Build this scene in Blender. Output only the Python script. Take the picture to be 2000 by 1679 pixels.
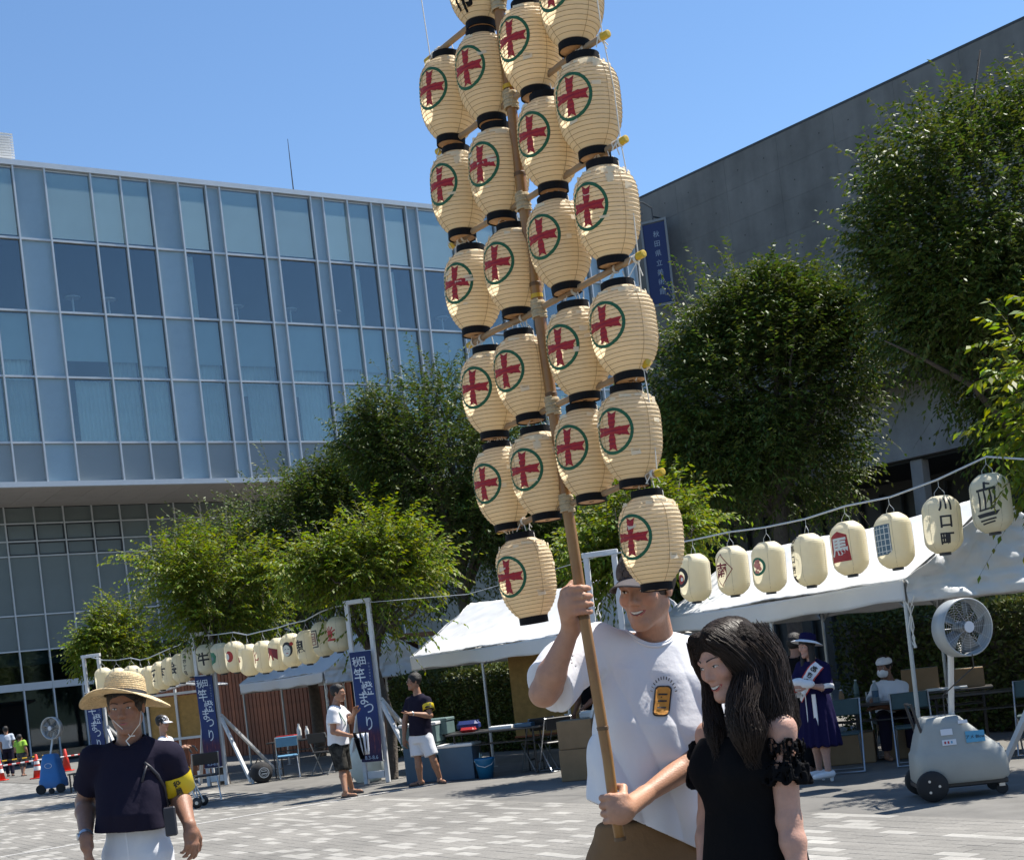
# Festival square with a bamboo pole of paper lanterns, tents, trees and two large buildings.
import bpy, bmesh, math, random
import numpy as np

for o in list(bpy.data.objects):
    bpy.data.objects.remove(o)
scene = bpy.context.scene
R_ = math.radians

# ------------------------------------------------------------------ camera
FOC, IMW, IMH, PPX, PPY, ROLL, CAMH = 2600.0, 2000.0, 1679.0, 1000.0, 1310.0, R_(6.5), 1.55
cam_data = bpy.data.cameras.new('camera')
cam = bpy.data.objects.new('camera', cam_data)
scene.collection.objects.link(cam)
cam.rotation_mode = 'QUATERNION'
from mathutils import Euler, Quaternion, Vector, Matrix
cam.location = (0, 0, CAMH)
cam.rotation_quaternion = Euler((R_(90), 0, 0)).to_quaternion() @ Quaternion((0, 0, 1), -ROLL)
cam_data.sensor_fit = 'HORIZONTAL'
cam_data.sensor_width = 36.0
cam_data.lens = 36.0 * FOC / IMW
cam_data.shift_y = (PPY - IMH / 2) / IMW
cam_data.clip_start = 0.05
cam_data.clip_end = 3000
scene.camera = cam

# ------------------------------------------------------------------ light
SUN_EL, SUN_AZ = R_(60), R_(63)          # azimuth measured from +Y (view) towards +X (right)
world = bpy.data.worlds.new('World')
scene.world = world
world.use_nodes = True
wn = world.node_tree
bg = wn.nodes['Background']
sky = wn.nodes.new('ShaderNodeTexSky')
sky.sky_type = 'NISHITA'
sky.sun_disc = False
sky.sun_elevation = SUN_EL
sky.sun_rotation = SUN_AZ
sky.altitude = 0
sky.air_density = 1.0
sky.dust_density = 0.0
sky.ozone_density = 3.0
hs_ = wn.nodes.new('ShaderNodeHueSaturation')
hs_.inputs['Saturation'].default_value = 1.08
wn.links.new(sky.outputs[0], hs_.inputs['Color'])
wn.links.new(hs_.outputs[0], bg.inputs[0])
bg.inputs[1].default_value = 0.092
sun_data = bpy.data.lights.new('sun', 'SUN')
sun_data.energy = 5.0
sun_data.angle = R_(0.53)
sun_data.color = (1.0, 0.945, 0.855)
sun = bpy.data.objects.new('sun', sun_data)
scene.collection.objects.link(sun)
sdir = Vector((math.sin(SUN_AZ) * math.cos(SUN_EL), math.cos(SUN_AZ) * math.cos(SUN_EL), math.sin(SUN_EL)))
sun.rotation_euler = sdir.to_track_quat('Z', 'Y').to_euler()
sun.location = sdir * 60
scene.view_settings.view_transform = 'Standard'
scene.view_settings.look = 'None'
scene.view_settings.exposure = 0.98
scene.view_settings.gamma = 1.0
scene.render.engine = 'CYCLES'
scene.cycles.use_denoising = True
scene.cycles.max_bounces = 8
scene.cycles.transparent_max_bounces = 12
scene.cycles.caustics_reflective = False
scene.cycles.caustics_refractive = False

CR, SR = math.cos(ROLL), math.sin(ROLL)
A3 = np.array


def at(px, py, d):
    """place on the square seen at picture point (px, py) when it stands d metres away"""
    dx, dy = px - PPX, py - PPY
    return A3([(dx * CR - dy * SR) / FOC * d, d, CAMH + (-dx * SR - dy * CR) / FOC * d])


def onground(px, py):
    dx, dy = px - PPX, py - PPY
    v = -dx * SR - dy * CR
    return at(px, py, -CAMH * FOC / v)


# plan directions: AV along the tent row (towards the right and near), BV away across it
AV = A3([0.545, -0.8384, 0.0])
BV = A3([0.8384, 0.545, 0.0])
UP = A3([0.0, 0.0, 1.0])


def unit(v):
    v = np.asarray(v, float)
    return v / max(np.linalg.norm(v), 1e-9)


# ------------------------------------------------------------------ object helpers
COL = scene.collection


def tag(o, label=None, cat=None, group=None, kind=None):
    if label: o['label'] = label
    if cat: o['category'] = cat
    if group: o['group'] = group
    if kind: o['kind'] = kind
    return o


def thing(name, label, cat, loc=(0, 0, 0), rotz=0.0, group=None):
    o = bpy.data.objects.new(name, None)
    COL.objects.link(o)
    o.location = tuple(float(c) for c in loc)
    o.rotation_euler = (0, 0, rotz)
    o.empty_display_size = 0.2
    return tag(o, label, cat, group)


def link(name, me, parent=None, loc=None, rot=None):
    o = bpy.data.objects.new(name, me)
    COL.objects.link(o)
    if parent: o.parent = parent
    if loc is not None: o.location = tuple(float(c) for c in loc)
    if rot is not None: o.rotation_euler = rot
    return o


def copy_tree(o, parent=None):
    c = o.copy()
    COL.objects.link(c)
    c.parent = parent
    for ch in list(o.children):
        copy_tree(ch, c)
    return c


def mesh_np(name, verts, faces, mats, midx=None, smooth=False, cols=None):
    """faces: (n,k) int array or list of lists"""
    me = bpy.data.meshes.new(name)
    verts = np.asarray(verts, np.float32)
    if isinstance(faces, np.ndarray):
        n, k = faces.shape
        me.vertices.add(len(verts))
        me.vertices.foreach_set('co', verts.ravel())
        me.loops.add(n * k)
        me.loops.foreach_set('vertex_index', faces.astype(np.int32).ravel())
        me.polygons.add(n)
        me.polygons.foreach_set('loop_start', np.arange(0, n * k, k, dtype=np.int32))
        me.polygons.foreach_set('loop_total', np.full(n, k, np.int32))
    else:
        me.from_pydata([tuple(map(float, v)) for v in verts], [], [list(map(int, f)) for f in faces])
    if not isinstance(mats, (list, tuple)): mats = [mats]
    for m in mats: me.materials.append(m)
    if midx is not None:
        me.polygons.foreach_set('material_index', np.asarray(midx, np.int32))
    if smooth:
        me.polygons.foreach_set('use_smooth', np.ones(len(me.polygons), bool))
    if cols is not None:
        at_ = me.color_attributes.new('Col', 'FLOAT_COLOR', 'POINT')
        c4 = np.ones((len(verts), 4), np.float32); c4[:, :3] = cols
        at_.data.foreach_set('color', c4.ravel())
    me.update()
    me.validate()
    return me


class MB:
    """collects simple solids in one mesh"""

    def __init__(s):
        s.v, s.f, s.m = [], [], []
        s.cur = 0

    def add(s, vs, fs):
        n = len(s.v)
        s.v.extend([tuple(map(float, p)) for p in vs])
        s.f.extend([[i + n for i in f] for f in fs])
        s.m.extend([s.cur] * len(fs))
        return s

    def box(s, c, sz, X=None, Y=None, Z=None):
        X = A3([1., 0, 0]) if X is None else np.asarray(X, float)
        Z = UP if Z is None else np.asarray(Z, float)
        Y = np.cross(Z, X) if Y is None else np.asarray(Y, float)
        c = np.asarray(c, float)
        hx, hy, hz = sz[0] / 2, sz[1] / 2, sz[2] / 2
        vs = [c + X * hx * i + Y * hy * j + Z * hz * k for k in (-1, 1) for j in (-1, 1) for i in (-1, 1)]
        return s.add(vs, [[0, 2, 3, 1], [4, 5, 7, 6], [0, 1, 5, 4], [2, 6, 7, 3], [0, 4, 6, 2], [1, 3, 7, 5]])

    def bar(s, a, b, w, h=None, up=UP):
        """square bar from a to b"""
        a, b = np.asarray(a, float), np.asarray(b, float)
        h = w if h is None else h
        X = unit(b - a)
        if abs(np.dot(X, up)) > 0.98: up = A3([1., 0, 0])
        Y = unit(np.cross(up, X)); Z = np.cross(X, Y)
        return s.box((a + b) / 2, (np.linalg.norm(b - a), w, h), X, Y, Z)

    def tube(s, pts, r, n=8, cap=True):
        pts = [np.asarray(p, float) for p in pts]
        rs = r if isinstance(r, (list, tuple, np.ndarray)) else [r] * len(pts)
        vs, fs = [], []
        prev = None
        for i, p in enumerate(pts):
            t = unit(pts[min(i + 1, len(pts) - 1)] - pts[max(i - 1, 0)])
            if prev is None:
                ref = UP if abs(t[2]) < 0.9 else A3([1., 0, 0])
                x = unit(np.cross(ref, t))
            else:
                x = unit(prev - t * np.dot(prev, t))
            prev = x
            y = np.cross(t, x)
            for k in range(n):
                a = 2 * math.pi * k / n
                vs.append(p + (x * math.cos(a) + y * math.sin(a)) * rs[i])
        for i in range(len(pts) - 1):
            for k in range(n):
                k2 = (k + 1) % n
                fs.append([i * n + k, i * n + k2, (i + 1) * n + k2, (i + 1) * n + k])
        if cap:
            fs.append(list(range(n))[::-1])
            fs.append([(len(pts) - 1) * n + k for k in range(n)])
        return s.add(vs, fs)

    def lathe(s, prof, n=24, c=(0, 0, 0), X=None, Z=None, cap=True):
        X = A3([1., 0, 0]) if X is None else np.asarray(X, float)
        Z = UP if Z is None else np.asarray(Z, float)
        Y = np.cross(Z, X)
        c = np.asarray(c, float)
        vs, fs = [], []
        for (r, z) in prof:
            for k in range(n):
                a = 2 * math.pi * k / n
                vs.append(c + (X * math.cos(a) + Y * math.sin(a)) * r + Z * z)
        for i in range(len(prof) - 1):
            for k in range(n):
                k2 = (k + 1) % n
                fs.append([i * n + k, i * n + k2, (i + 1) * n + k2, (i + 1) * n + k])
        if cap:
            fs.append(list(range(n))[::-1])
            fs.append([(len(prof) - 1) * n + k for k in range(n)])
        return s.add(vs, fs)

    def prism(s, poly, thick, c, X, Y):
        """flat polygon (2D list) in plane X,Y at c, extruded by thick along X x Y (centred)"""
        X, Y, c = np.asarray(X, float), np.asarray(Y, float), np.asarray(c, float)
        N = np.cross(X, Y)
        n = len(poly)
        vs = [c + X * p[0] + Y * p[1] - N * thick / 2 for p in poly] + [c + X * p[0] + Y * p[1] + N * thick / 2 for p in poly]
        fs = [list(range(n))[::-1], list(range(n, 2 * n))] + [[i, (i + 1) % n, n + (i + 1) % n, n + i] for i in range(n)]
        return s.add(vs, fs)

    def grid(s, P):
        """P: (n,m,3) array of points"""
        n, m = P.shape[:2]
        fs = [[i * m + j, i * m + j + 1, (i + 1) * m + j + 1, (i + 1) * m + j] for i in range(n - 1) for j in range(m - 1)]
        return s.add(P.reshape(-1, 3), fs)

    def mesh(s, name, mats, org=None, smooth=False, bev=0.0, seg=1, solid=0.0):
        v = np.asarray(s.v, float)
        if org is not None: v = v - np.asarray(org, float)
        me = mesh_np(name, v, s.f, mats, s.m, smooth)
        if bev or solid:
            bm = bmesh.new(); bm.from_mesh(me)
            bmesh.ops.remove_doubles(bm, verts=bm.verts, dist=1e-5)
            if solid:
                bmesh.ops.solidify(bm, geom=bm.faces[:], thickness=solid)
            if bev:
                es = [e for e in bm.edges if len(e.link_faces) == 2 and e.calc_face_angle(0) > 0.6]
                bmesh.ops.bevel(bm, geom=es, offset=bev, segments=seg, profile=0.5, affect='EDGES', clamp_overlap=True)
            bm.to_mesh(me); bm.free()
            if smooth: me.polygons.foreach_set('use_smooth', np.ones(len(me.polygons), bool))
        return me

    def build(s, name, mats, parent=None, org=None, **kw):
        """vertices are in world space; org (or the parent's place) becomes the origin"""
        if org is None and parent is not None: org = world_loc(parent)
        return link(name, s.mesh(name, mats, org, **kw), parent, None if parent is not None else org)


def world_loc(o):
    p = A3(o.location)
    while o.parent is not None:
        o = o.parent
        p = p + A3(o.location)
    return p


def frame2(z):
    """any two axes square to z"""
    z = unit(z)
    x = unit(np.cross(UP if abs(z[2]) < 0.9 else A3([1., 0, 0]), z))
    return x, np.cross(z, x), z


rng = np.random.default_rng(7)
random.seed(7)


class SNoise:
    """smooth numpy noise made of random sines"""

    def __init__(s, seed, n=9, lo=1.0, hi=3.0):
        g = np.random.default_rng(seed)
        d = g.normal(size=(n, 3)); d /= np.linalg.norm(d, axis=1)[:, None]
        s.k = d * g.uniform(lo, hi, n)[:, None]
        s.ph = g.uniform(0, 6.28, n)
        s.k32 = s.k.astype(np.float32); s.ph32 = s.ph.astype(np.float32)

    def __call__(s, p):
        p = np.asarray(p)
        if p.dtype == np.float32: return np.sin(p @ s.k32.T + s.ph32).mean(axis=1) * np.float32(1.7)
        return np.sin(p @ s.k.T + s.ph).mean(axis=1) * 1.7


# ------------------------------------------------------------------ materials
MATS = {}


def mat(name, col, rough=0.6, metal=0.0, var=0.0, vscale=8.0, bump=0.0, bscale=40.0, spec=0.5, trans=0.0, objvar=0.0,
        var2=None, sheen=0.0, attr=False, coat=0.0, wave=None, stain=0.0):
    """principled material with procedural tone variation and fine relief"""
    m = bpy.data.materials.new(name)
    m.use_nodes = True
    nt = m.node_tree
    p = nt.nodes['Principled BSDF']
    p.inputs['Roughness'].default_value = rough
    p.inputs['Metallic'].default_value = metal
    p.inputs['Specular IOR Level'].default_value = spec
    if sheen: p.inputs['Sheen Weight'].default_value = sheen
    if coat: p.inputs['Coat Weight'].default_value = coat
    L = nt.links.new
    tc = nt.nodes.new('ShaderNodeTexCoord')
    src = None
    if attr:
        a = nt.nodes.new('ShaderNodeAttribute'); a.attribute_name = 'Col'
        src = a.outputs['Color']
    else:
        rgb = nt.nodes.new('ShaderNodeRGB'); rgb.outputs[0].default_value = (*col, 1)
        src = rgb.outputs[0]
    if var or var2:
        nz = nt.nodes.new('ShaderNodeTexNoise')
        nz.inputs['Scale'].default_value = vscale
        nz.inputs['Detail'].default_value = 6
        nz.inputs['Roughness'].default_value = 0.62
        L(tc.outputs['Object'], nz.inputs['Vector'])
        if var2:
            mx = nt.nodes.new('ShaderNodeMix'); mx.data_type = 'RGBA'
            rp = nt.nodes.new('ShaderNodeValToRGB')
            rp.color_ramp.elements[0].position = 0.38; rp.color_ramp.elements[1].position = 0.62
            L(nz.outputs[0], rp.inputs[0]); L(rp.outputs[0], mx.inputs[0])
            L(src, mx.inputs[6]); mx.inputs[7].default_value = (*var2, 1)
            src = mx.outputs[2]
        if var:
            mr = nt.nodes.new('ShaderNodeMapRange')
            mr.inputs[1].default_value = 0.25; mr.inputs[2].default_value = 0.75
            mr.inputs[3].default_value = 1 - var; mr.inputs[4].default_value = 1 + var
            L(nz.outputs[0], mr.inputs[0])
            h = nt.nodes.new('ShaderNodeHueSaturation')
            L(mr.outputs[0], h.inputs['Value']); L(src, h.inputs['Color'])
            src = h.outputs[0]
    if stain:
        ge = nt.nodes.new('ShaderNodeNewGeometry')
        ns = nt.nodes.new('ShaderNodeTexNoise'); ns.inputs['Scale'].default_value = 0.55; ns.inputs['Detail'].default_value = 9; ns.inputs['Roughness'].default_value = 0.68
        L(ge.outputs['Position'], ns.inputs['Vector'])
        mr = nt.nodes.new('ShaderNodeMapRange'); mr.inputs[1].default_value = 0.3; mr.inputs[2].default_value = 0.7
        mr.inputs[3].default_value = 1 - stain; mr.inputs[4].default_value = 1 + stain
        L(ns.outputs[0], mr.inputs[0])
        h = nt.nodes.new('ShaderNodeHueSaturation'); L(mr.outputs[0], h.inputs['Value']); L(src, h.inputs['Color'])
        src = h.outputs[0]
    if objvar:
        oi = nt.nodes.new('ShaderNodeObjectInfo')
        mr = nt.nodes.new('ShaderNodeMapRange')
        mr.inputs[3].default_value = 1 - objvar; mr.inputs[4].default_value = 1 + objvar
        L(oi.outputs['Random'], mr.inputs[0])
        h = nt.nodes.new('ShaderNodeHueSaturation')
        L(mr.outputs[0], h.inputs['Value']); L(src, h.inputs['Color'])
        src = h.outputs[0]
    L(src, p.inputs['Base Color'])
    if bump or wave:
        bp = nt.nodes.new('ShaderNodeBump')
        bp.inputs['Strength'].default_value = bump if bump else wave[1]
        bp.inputs['Distance'].default_value = 0.02
        if wave:
            wv = nt.nodes.new('ShaderNodeTexWave')
            wv.bands_direction = wave[2] if len(wave) > 2 else 'X'
            wv.inputs['Scale'].default_value = wave[0]
            wv.inputs['Distortion'].default_value = wave[3] if len(wave) > 3 else 0.0
            L(tc.outputs['Object'], wv.inputs['Vector'])
            L(wv.outputs['Fac'], bp.inputs['Height'])
        else:
            nb = nt.nodes.new('ShaderNodeTexNoise')
            nb.inputs['Scale'].default_value = bscale
            nb.inputs['Detail'].default_value = 5
            L(tc.outputs['Object'], nb.inputs['Vector'])
            L(nb.outputs[0], bp.inputs['Height'])
        L(bp.outputs[0], p.inputs['Normal'])
    if trans:
        tr = nt.nodes.new('ShaderNodeBsdfTranslucent')
        L(src, tr.inputs['Color'])
        ms = nt.nodes.new('ShaderNodeMixShader')
        ms.inputs[0].default_value = trans
        L(p.outputs[0], ms.inputs[1]); L(tr.outputs[0], ms.inputs[2])
        L(ms.outputs[0], nt.nodes['Material Output'].inputs[0])
    MATS[name] = m
    return m


def glass_mat(name, tint, base=0.06, rough=0.02):
    """thin clear pane: tinted see-through plus mirror reflection growing at grazing angles"""
    m = bpy.data.materials.new(name)
    m.use_nodes = True
    nt = m.node_tree
    for n in list(nt.nodes):
        if n.type == 'BSDF_PRINCIPLED': nt.nodes.remove(n)
    t = nt.nodes.new('ShaderNodeBsdfTransparent'); t.inputs[0].default_value = (*tint, 1)
    g = nt.nodes.new('ShaderNodeBsdfGlossy'); g.inputs['Roughness'].default_value = rough
    g.inputs['Color'].default_value = (0.93, 0.97, 1.0, 1)
    fr = nt.nodes.new('ShaderNodeLayerWeight'); fr.inputs['Blend'].default_value = 0.32
    mr = nt.nodes.new('ShaderNodeMapRange'); mr.inputs[3].default_value = base; mr.inputs[4].default_value = 1.0
    nt.links.new(fr.outputs['Fresnel'], mr.inputs[0])
    ms = nt.nodes.new('ShaderNodeMixShader')
    nt.links.new(mr.outputs[0], ms.inputs[0])
    nt.links.new(t.outputs[0], ms.inputs[1]); nt.links.new(g.outputs[0], ms.inputs[2])
    nt.links.new(ms.outputs[0], nt.nodes['Material Output'].inputs[0])
    MATS[name] = m
    return m


def text_mesh2d(body, size=1.0, bold=0.02, vertical=False, gap=1.0):
    """triangulated outline of the characters as (verts Nx2, faces), centred; built-in font"""
    allv, allf, n = [], [], 0
    lines = list(body) if vertical else [body]
    for i, ch in enumerate(lines):
        cu = bpy.data.curves.new('lettering', 'FONT')
        cu.body = ch; cu.size = 1.0; cu.offset = bold
        cu.align_x = 'CENTER'; cu.align_y = 'CENTER'
        cu.resolution_u = 3
        ob = bpy.data.objects.new('lettering', cu)
        COL.objects.link(ob)
        dg = bpy.context.evaluated_depsgraph_get()
        me = bpy.data.meshes.new_from_object(ob.evaluated_get(dg))
        v = A3([list(p.co)[:2] for p in me.vertices]).reshape(-1, 2)
        fs = [list(p.vertices) for p in me.polygons]
        bpy.data.objects.remove(ob); bpy.data.curves.remove(cu); bpy.data.meshes.remove(me)
        if len(v) == 0: continue
        if vertical:
            c = (v.max(0) + v.min(0)) / 2
            v = v - c
            v[:, 1] += (len(lines) / 2 - 0.5 - i) * gap
        else:
            v = v - (v.max(0) + v.min(0)) / 2
        allv.append(v * size); allf += [[a + n for a in f] for f in fs]; n += len(v)
    if not allv: return np.zeros((0, 2)), []
    return np.concatenate(allv), allf


def slice2d(v, f, step):
    """cut a flat mesh along a grid so that it can be bent"""
    bm = bmesh.new()
    vs = [bm.verts.new((float(p[0]), float(p[1]), 0)) for p in v]
    for q in f:
        try: bm.faces.new([vs[i] for i in q])
        except ValueError: pass
    lo, hi = v.min(0), v.max(0)
    for ax in (0, 1):
        st = step if not isinstance(step, tuple) else step[ax]
        x = lo[ax] + st
        while x < hi[ax]:
            co = [0, 0, 0]; no = [0, 0, 0]; co[ax] = x; no[ax] = 1
            bmesh.ops.bisect_plane(bm, geom=bm.verts[:] + bm.edges[:] + bm.faces[:], plane_co=co, plane_no=no)
            x += st
    bm.verts.index_update()
    V = A3([[p.co.x, p.co.y] for p in bm.verts]); F = [[q.index for q in fc.verts] for fc in bm.faces]
    bm.free()
    return V, F
# ------------------------------------------------------------------ ground
M_grey = mat('paver_grey', (0.180, 0.172, 0.156), 0.85, var=0.25, vscale=30, stain=0.28, objvar=0.10, bump=0.35, bscale=160)
M_white = mat('paver_white', (0.285, 0.275, 0.252), 0.8, var=0.16, vscale=22, stain=0.22, objvar=0.10, bump=0.25, bscale=160)
M_asphalt = mat('path_asphalt', (0.135, 0.130, 0.120), 0.9, var=0.2, vscale=3.0, stain=0.25, bump=0.4, bscale=120)
M_line = mat('line_paint', (0.40, 0.39, 0.37), 0.75, var=0.2, vscale=14, stain=0.2)


def brick_ground(name):
    m = bpy.data.materials.new(name); m.use_nodes = True
    nt = m.node_tree; p = nt.nodes['Principled BSDF']; L = nt.links.new
    p.inputs['Roughness'].default_value = 0.88
    tc = nt.nodes.new('ShaderNodeTexCoord')
    mp = nt.nodes.new('ShaderNodeMapping'); mp.inputs['Rotation'].default_value = (0, 0, math.atan2(0.8384, 0.545))
    L(tc.outputs['Object'], mp.inputs['Vector'])
    br = nt.nodes.new('ShaderNodeTexBrick')
    br.inputs['Color1'].default_value = (0.15, 0.147, 0.138, 1); br.inputs['Color2'].default_value = (0.29, 0.285, 0.27, 1)
    br.inputs['Mortar'].default_value = (0.10, 0.097, 0.092, 1)
    br.inputs['Scale'].default_value = 1.0; br.inputs['Mortar Size'].default_value = 0.005
    br.inputs['Bias'].default_value = -0.35
    br.inputs['Brick Width'].default_value = 0.3; br.inputs['Row Height'].default_value = 0.13
    L(mp.outputs[0], br.inputs['Vector'])
    nz = nt.nodes.new('ShaderNodeTexNoise'); nz.inputs['Scale'].default_value = 1.3; nz.inputs['Detail'].default_value = 7
    L(tc.outputs['Object'], nz.inputs['Vector'])
    mr = nt.nodes.new('ShaderNodeMapRange'); mr.inputs[3].default_value = 0.75; mr.inputs[4].default_value = 1.25
    L(nz.outputs[0], mr.inputs[0])
    h = nt.nodes.new('ShaderNodeHueSaturation'); L(mr.outputs[0], h.inputs['Value']); L(br.outputs[0], h.inputs['Color'])
    L(h.outputs[0], p.inputs['Base Color'])
    return m


M_ground = brick_ground('ground_paving')
gs = 900.0
g = MB()
g.add([(-gs, -gs, 0), (gs, -gs, 0), (gs, gs, 0), (-gs, gs, 0)], [[0, 1, 2, 3]])
ground = g.build('ground', M_ground, org=(0, 0, 0))
ground.location.z = -0.014
tag(ground, 'grey paved festival square with scattered pale pavers', kind='structure')

PB0 = A3([-2.26, 19.2, 0.0])                       # a point of the edge between pavers and the smooth path
pv_l, pv_w, pv_h = 0.30, 0.13, 0.05
cells = []
gp = np.random.default_rng(11)
for j in range(-170, 20):
    off = 0.0 if j % 2 == 0 else 0.15
    run = 0
    for i in range(-130, 130):
        c = PB0 + AV * ((i + 0.5) * pv_l + off) + BV * ((j + 0.5) * pv_w - 0.0)
        rr = gp.random()
        if c[1] < 5.6 or c[1] > 27 or abs(c[0]) > 0.43 * c[1] + 0.7 or j >= 0:
            continue
        white = (rr < (0.14 if run else 0.23))
        run = (0 if run >= 1 or not white else run + 1)
        cells.append((c, white))
cells.sort(key=lambda q: q[0][1])


def paver_solid(mb, c, jit):
    w2, l2 = pv_w / 2 - 0.0018, pv_l / 2 - 0.0018
    tz = 0.0 + jit
    vs = []
    for (a, b, z, k) in ((-1, -1, -pv_h, 1), (1, -1, -pv_h, 1), (1, 1, -pv_h, 1), (-1, 1, -pv_h, 1),
                         (-1, -1, tz - 0.002, 1), (1, -1, tz - 0.002, 1), (1, 1, tz - 0.002, 1), (-1, 1, tz - 0.002, 1),
                         (-1, -1, tz, 0), (1, -1, tz, 0), (1, 1, tz, 0), (-1, 1, tz, 0)):
        l, w = (l2, w2) if k else (l2 - 0.0022, w2 - 0.0022)
        vs.append(c + AV * a * l + BV * b * w + A3([0, 0, z]))
    fs = [[8, 9, 10, 11]]
    for q in ((0, 4), (4, 8)):
        for t in range(4):
            t2 = (t + 1) % 4
            fs.append([q[0] + t, q[0] + t2, q[1] + t2, q[1] + t])
    return mb.add(vs, fs)


pm = [MB(), MB()]
for w_ in (0, 1): paver_solid(pm[w_], A3([0., 0, 0]), 0)
pmesh = [pm[0].mesh('paver', M_grey), pm[1].mesh('paver', M_white)]
vis = [q for q in cells if abs(q[0][0]) < 0.385 * q[0][1] + 0.1 and q[0][1] > 8.6]
vis_ids = set(id(q) for q in vis[:300])
rest = MB()
for q in cells:
    jit = float(gp.uniform(-0.0012, 0.0012))
    if id(q) in vis_ids:
        p = link('paver', pmesh[1 if q[1] else 0], ground, q[0] + A3([0, 0, 0.014 + jit]))
    else:
        rest.cur = 1 if q[1] else 0
        paver_solid(rest, q[0], jit)
o = rest.build('paver_field', [M_grey, M_white], ground, org=(0, 0, 0))
o.location.z = 0.014
tag(o, kind='stuff')

# smooth path in front of and below the tents
mb = MB()
P_ = [PB0 + AV * s_ + BV * t_ for s_, t_ in ((-42, 0.004), (30, 0.004), (30, 22), (-42, 22))]
mb.add(P_, [[0, 1, 2, 3]])
path = mb.build('path', M_asphalt, org=(0, 0, 0)); path.location.z = -0.004
tag(path, 'smooth grey asphalt strip in front of the tents', kind='structure')
# pale line of long paving strips running across the square
mb = MB()
w0 = onground(0, 1673); w1 = onground(720, 1552)
dirw = unit(w1 - w0); nw = np.cross(UP, dirw)
tot = np.linalg.norm(w1 - w0) + 1.0
k = -3.0
while k < tot:
    a_ = w0 + dirw * k; b_ = w0 + dirw * (k + 0.592)
    mb.box((a_ + b_) / 2 + A3([0, 0, -0.008]), (0.59, 0.085, 0.024), dirw, nw)
    k += 0.6
o = mb.build('line', M_line, ground, org=(0, 0, 0)); o.location.z = 0.014
# low hills added out of view behind the viewer, for the glass to mirror
M_hill = mat('hill_green', (0.05, 0.075, 0.05), 0.9, var=0.3, vscale=0.03)
n = 60
vs, fs = [], []
hn = SNoise(5, 8, 0.02, 0.07)
for i in range(n + 1):
    a = R_(-150 + 200 * i / n)
    x, y = 520 * math.cos(a), 520 * math.sin(a)
    hh = 55 + 28 * float(hn(A3([[x * 0.35, y * 0.35, 0]]))[0])
    vs += [(x, y, -1), (x * 1.04, y * 1.04, hh * 0.7), (x * 1.12, y * 1.12, hh), (x * 1.3, y * 1.3, -1)]
for i in range(n):
    for k in range(3):
        fs.append([i * 4 + k, i * 4 + k + 4, i * 4 + k + 5, i * 4 + k + 1])
hills = link('hills', mesh_np('hills', A3(vs), fs, M_hill, smooth=True))
tag(hills, 'added low wooded hills out of view, mirrored in the glass hall', kind='structure')

# ------------------------------------------------------------------ glass building
M_glass = glass_mat('pane_glass', (0.88, 0.95, 0.95), 0.065)
M_glassd = glass_mat('pane_dark_glass', (0.50, 0.60, 0.64), 0.05)
M_rib = mat('pane_ribbed', (0.29, 0.40, 0.47), 0.25, var=0.05, vscale=2, spec=0.6, objvar=0.12, wave=(9.5, 0.35, 'X'))
M_mull = mat('aluminium_white', (0.55, 0.58, 0.60), 0.45, metal=0.2, var=0.05, vscale=3)
M_blind = mat('roller_blind', (0.56, 0.68, 0.71), 0.85, var=0.08, vscale=0.8, objvar=0.13)
M_curt = mat('curtain_cloth', (0.60, 0.68, 0.68), 0.9, var=0.12, vscale=1.2, objvar=0.20)
M_span = mat('pane_spandrel', (0.24, 0.28, 0.30), 0.22, spec=0.6, var=0.05, vscale=1.0, objvar=0.08)
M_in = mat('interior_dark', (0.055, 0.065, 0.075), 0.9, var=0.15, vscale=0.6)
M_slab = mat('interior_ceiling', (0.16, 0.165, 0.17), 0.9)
M_soff = mat('soffit_panel', (0.40, 0.375, 0.35), 0.7, var=0.08, vscale=1.5, objvar=0.04)
M_low = mat('pane_frosted', (0.15, 0.18, 0.18), 0.3, spec=0.6, var=0.08, vscale=1.0, objvar=0.10)
M_louv = mat('louvre_white', (0.72, 0.72, 0.71), 0.5, var=0.05, vscale=2)
M_whitein = mat('white_laminate', (0.7, 0.72, 0.74), 0.5)

FD = A3([0.8427, 0.5384, 0.0]); FN = A3([-0.5384, 0.8427, 0.0])     # along the facade / inwards
F0 = A3([-16.96, 50.0, 0.0])
gb = thing('glass_building', 'blue glass curtain-wall hall with white mullions and overhanging upper floors', 'building', F0)
gb.rotation_euler = (0, 0, math.atan2(FD[1], FD[0]))
# local frame of the building: x along facade, y inwards, z up


class LB(MB):
    def put(s, name, mats, parent, **kw):
        return link(name, s.mesh(name, mats, **kw), parent)


wid = [('R', 1.16), ('W', 1.74), ('B', 1.17), ('B', 1.17), ('R', 1.16), ('B', 1.17), ('N', 0.58), ('W', 1.75), ('N', 0.57), ('W', 1.74),
       ('N', 0.58), ('B', 1.15), ('B', 1.16), ('N', 0.57), ('B', 1.15), ('N', 0.58), ('W', 1.81), ('N', 0.57), ('W', 1.74), ('N', 0.58),
       ('B', 1.16), ('N', 0.58), ('B', 1.16), ('W', 1.74), ('N', 0.58), ('W', 1.74), ('N', 0.58)]
cols = []
x = 0.42 - 1.16 - 1.75 - 1.16
for kd, w_ in [('B', 1.16), ('W', 1.75), ('B', 1.16)] + wid:
    cols.append((kd, x, x + w_)); x += w_
XL, XR = cols[0][1], cols[-1][2]
ROWZ = [22.6, 19.85, 17.1, 14.6, 12.1, 10.62]
gr = np.random.default_rng(21)
pcache = {}


def pane(name, w, h, m, th=0.02):
    key = (name, round(w, 3), round(h, 3), m.name)
    if key not in pcache:
        pcache[key] = LB().box((0, 0, 0), (w, th, h)).mesh(name, m)
    return pcache[key]


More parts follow.
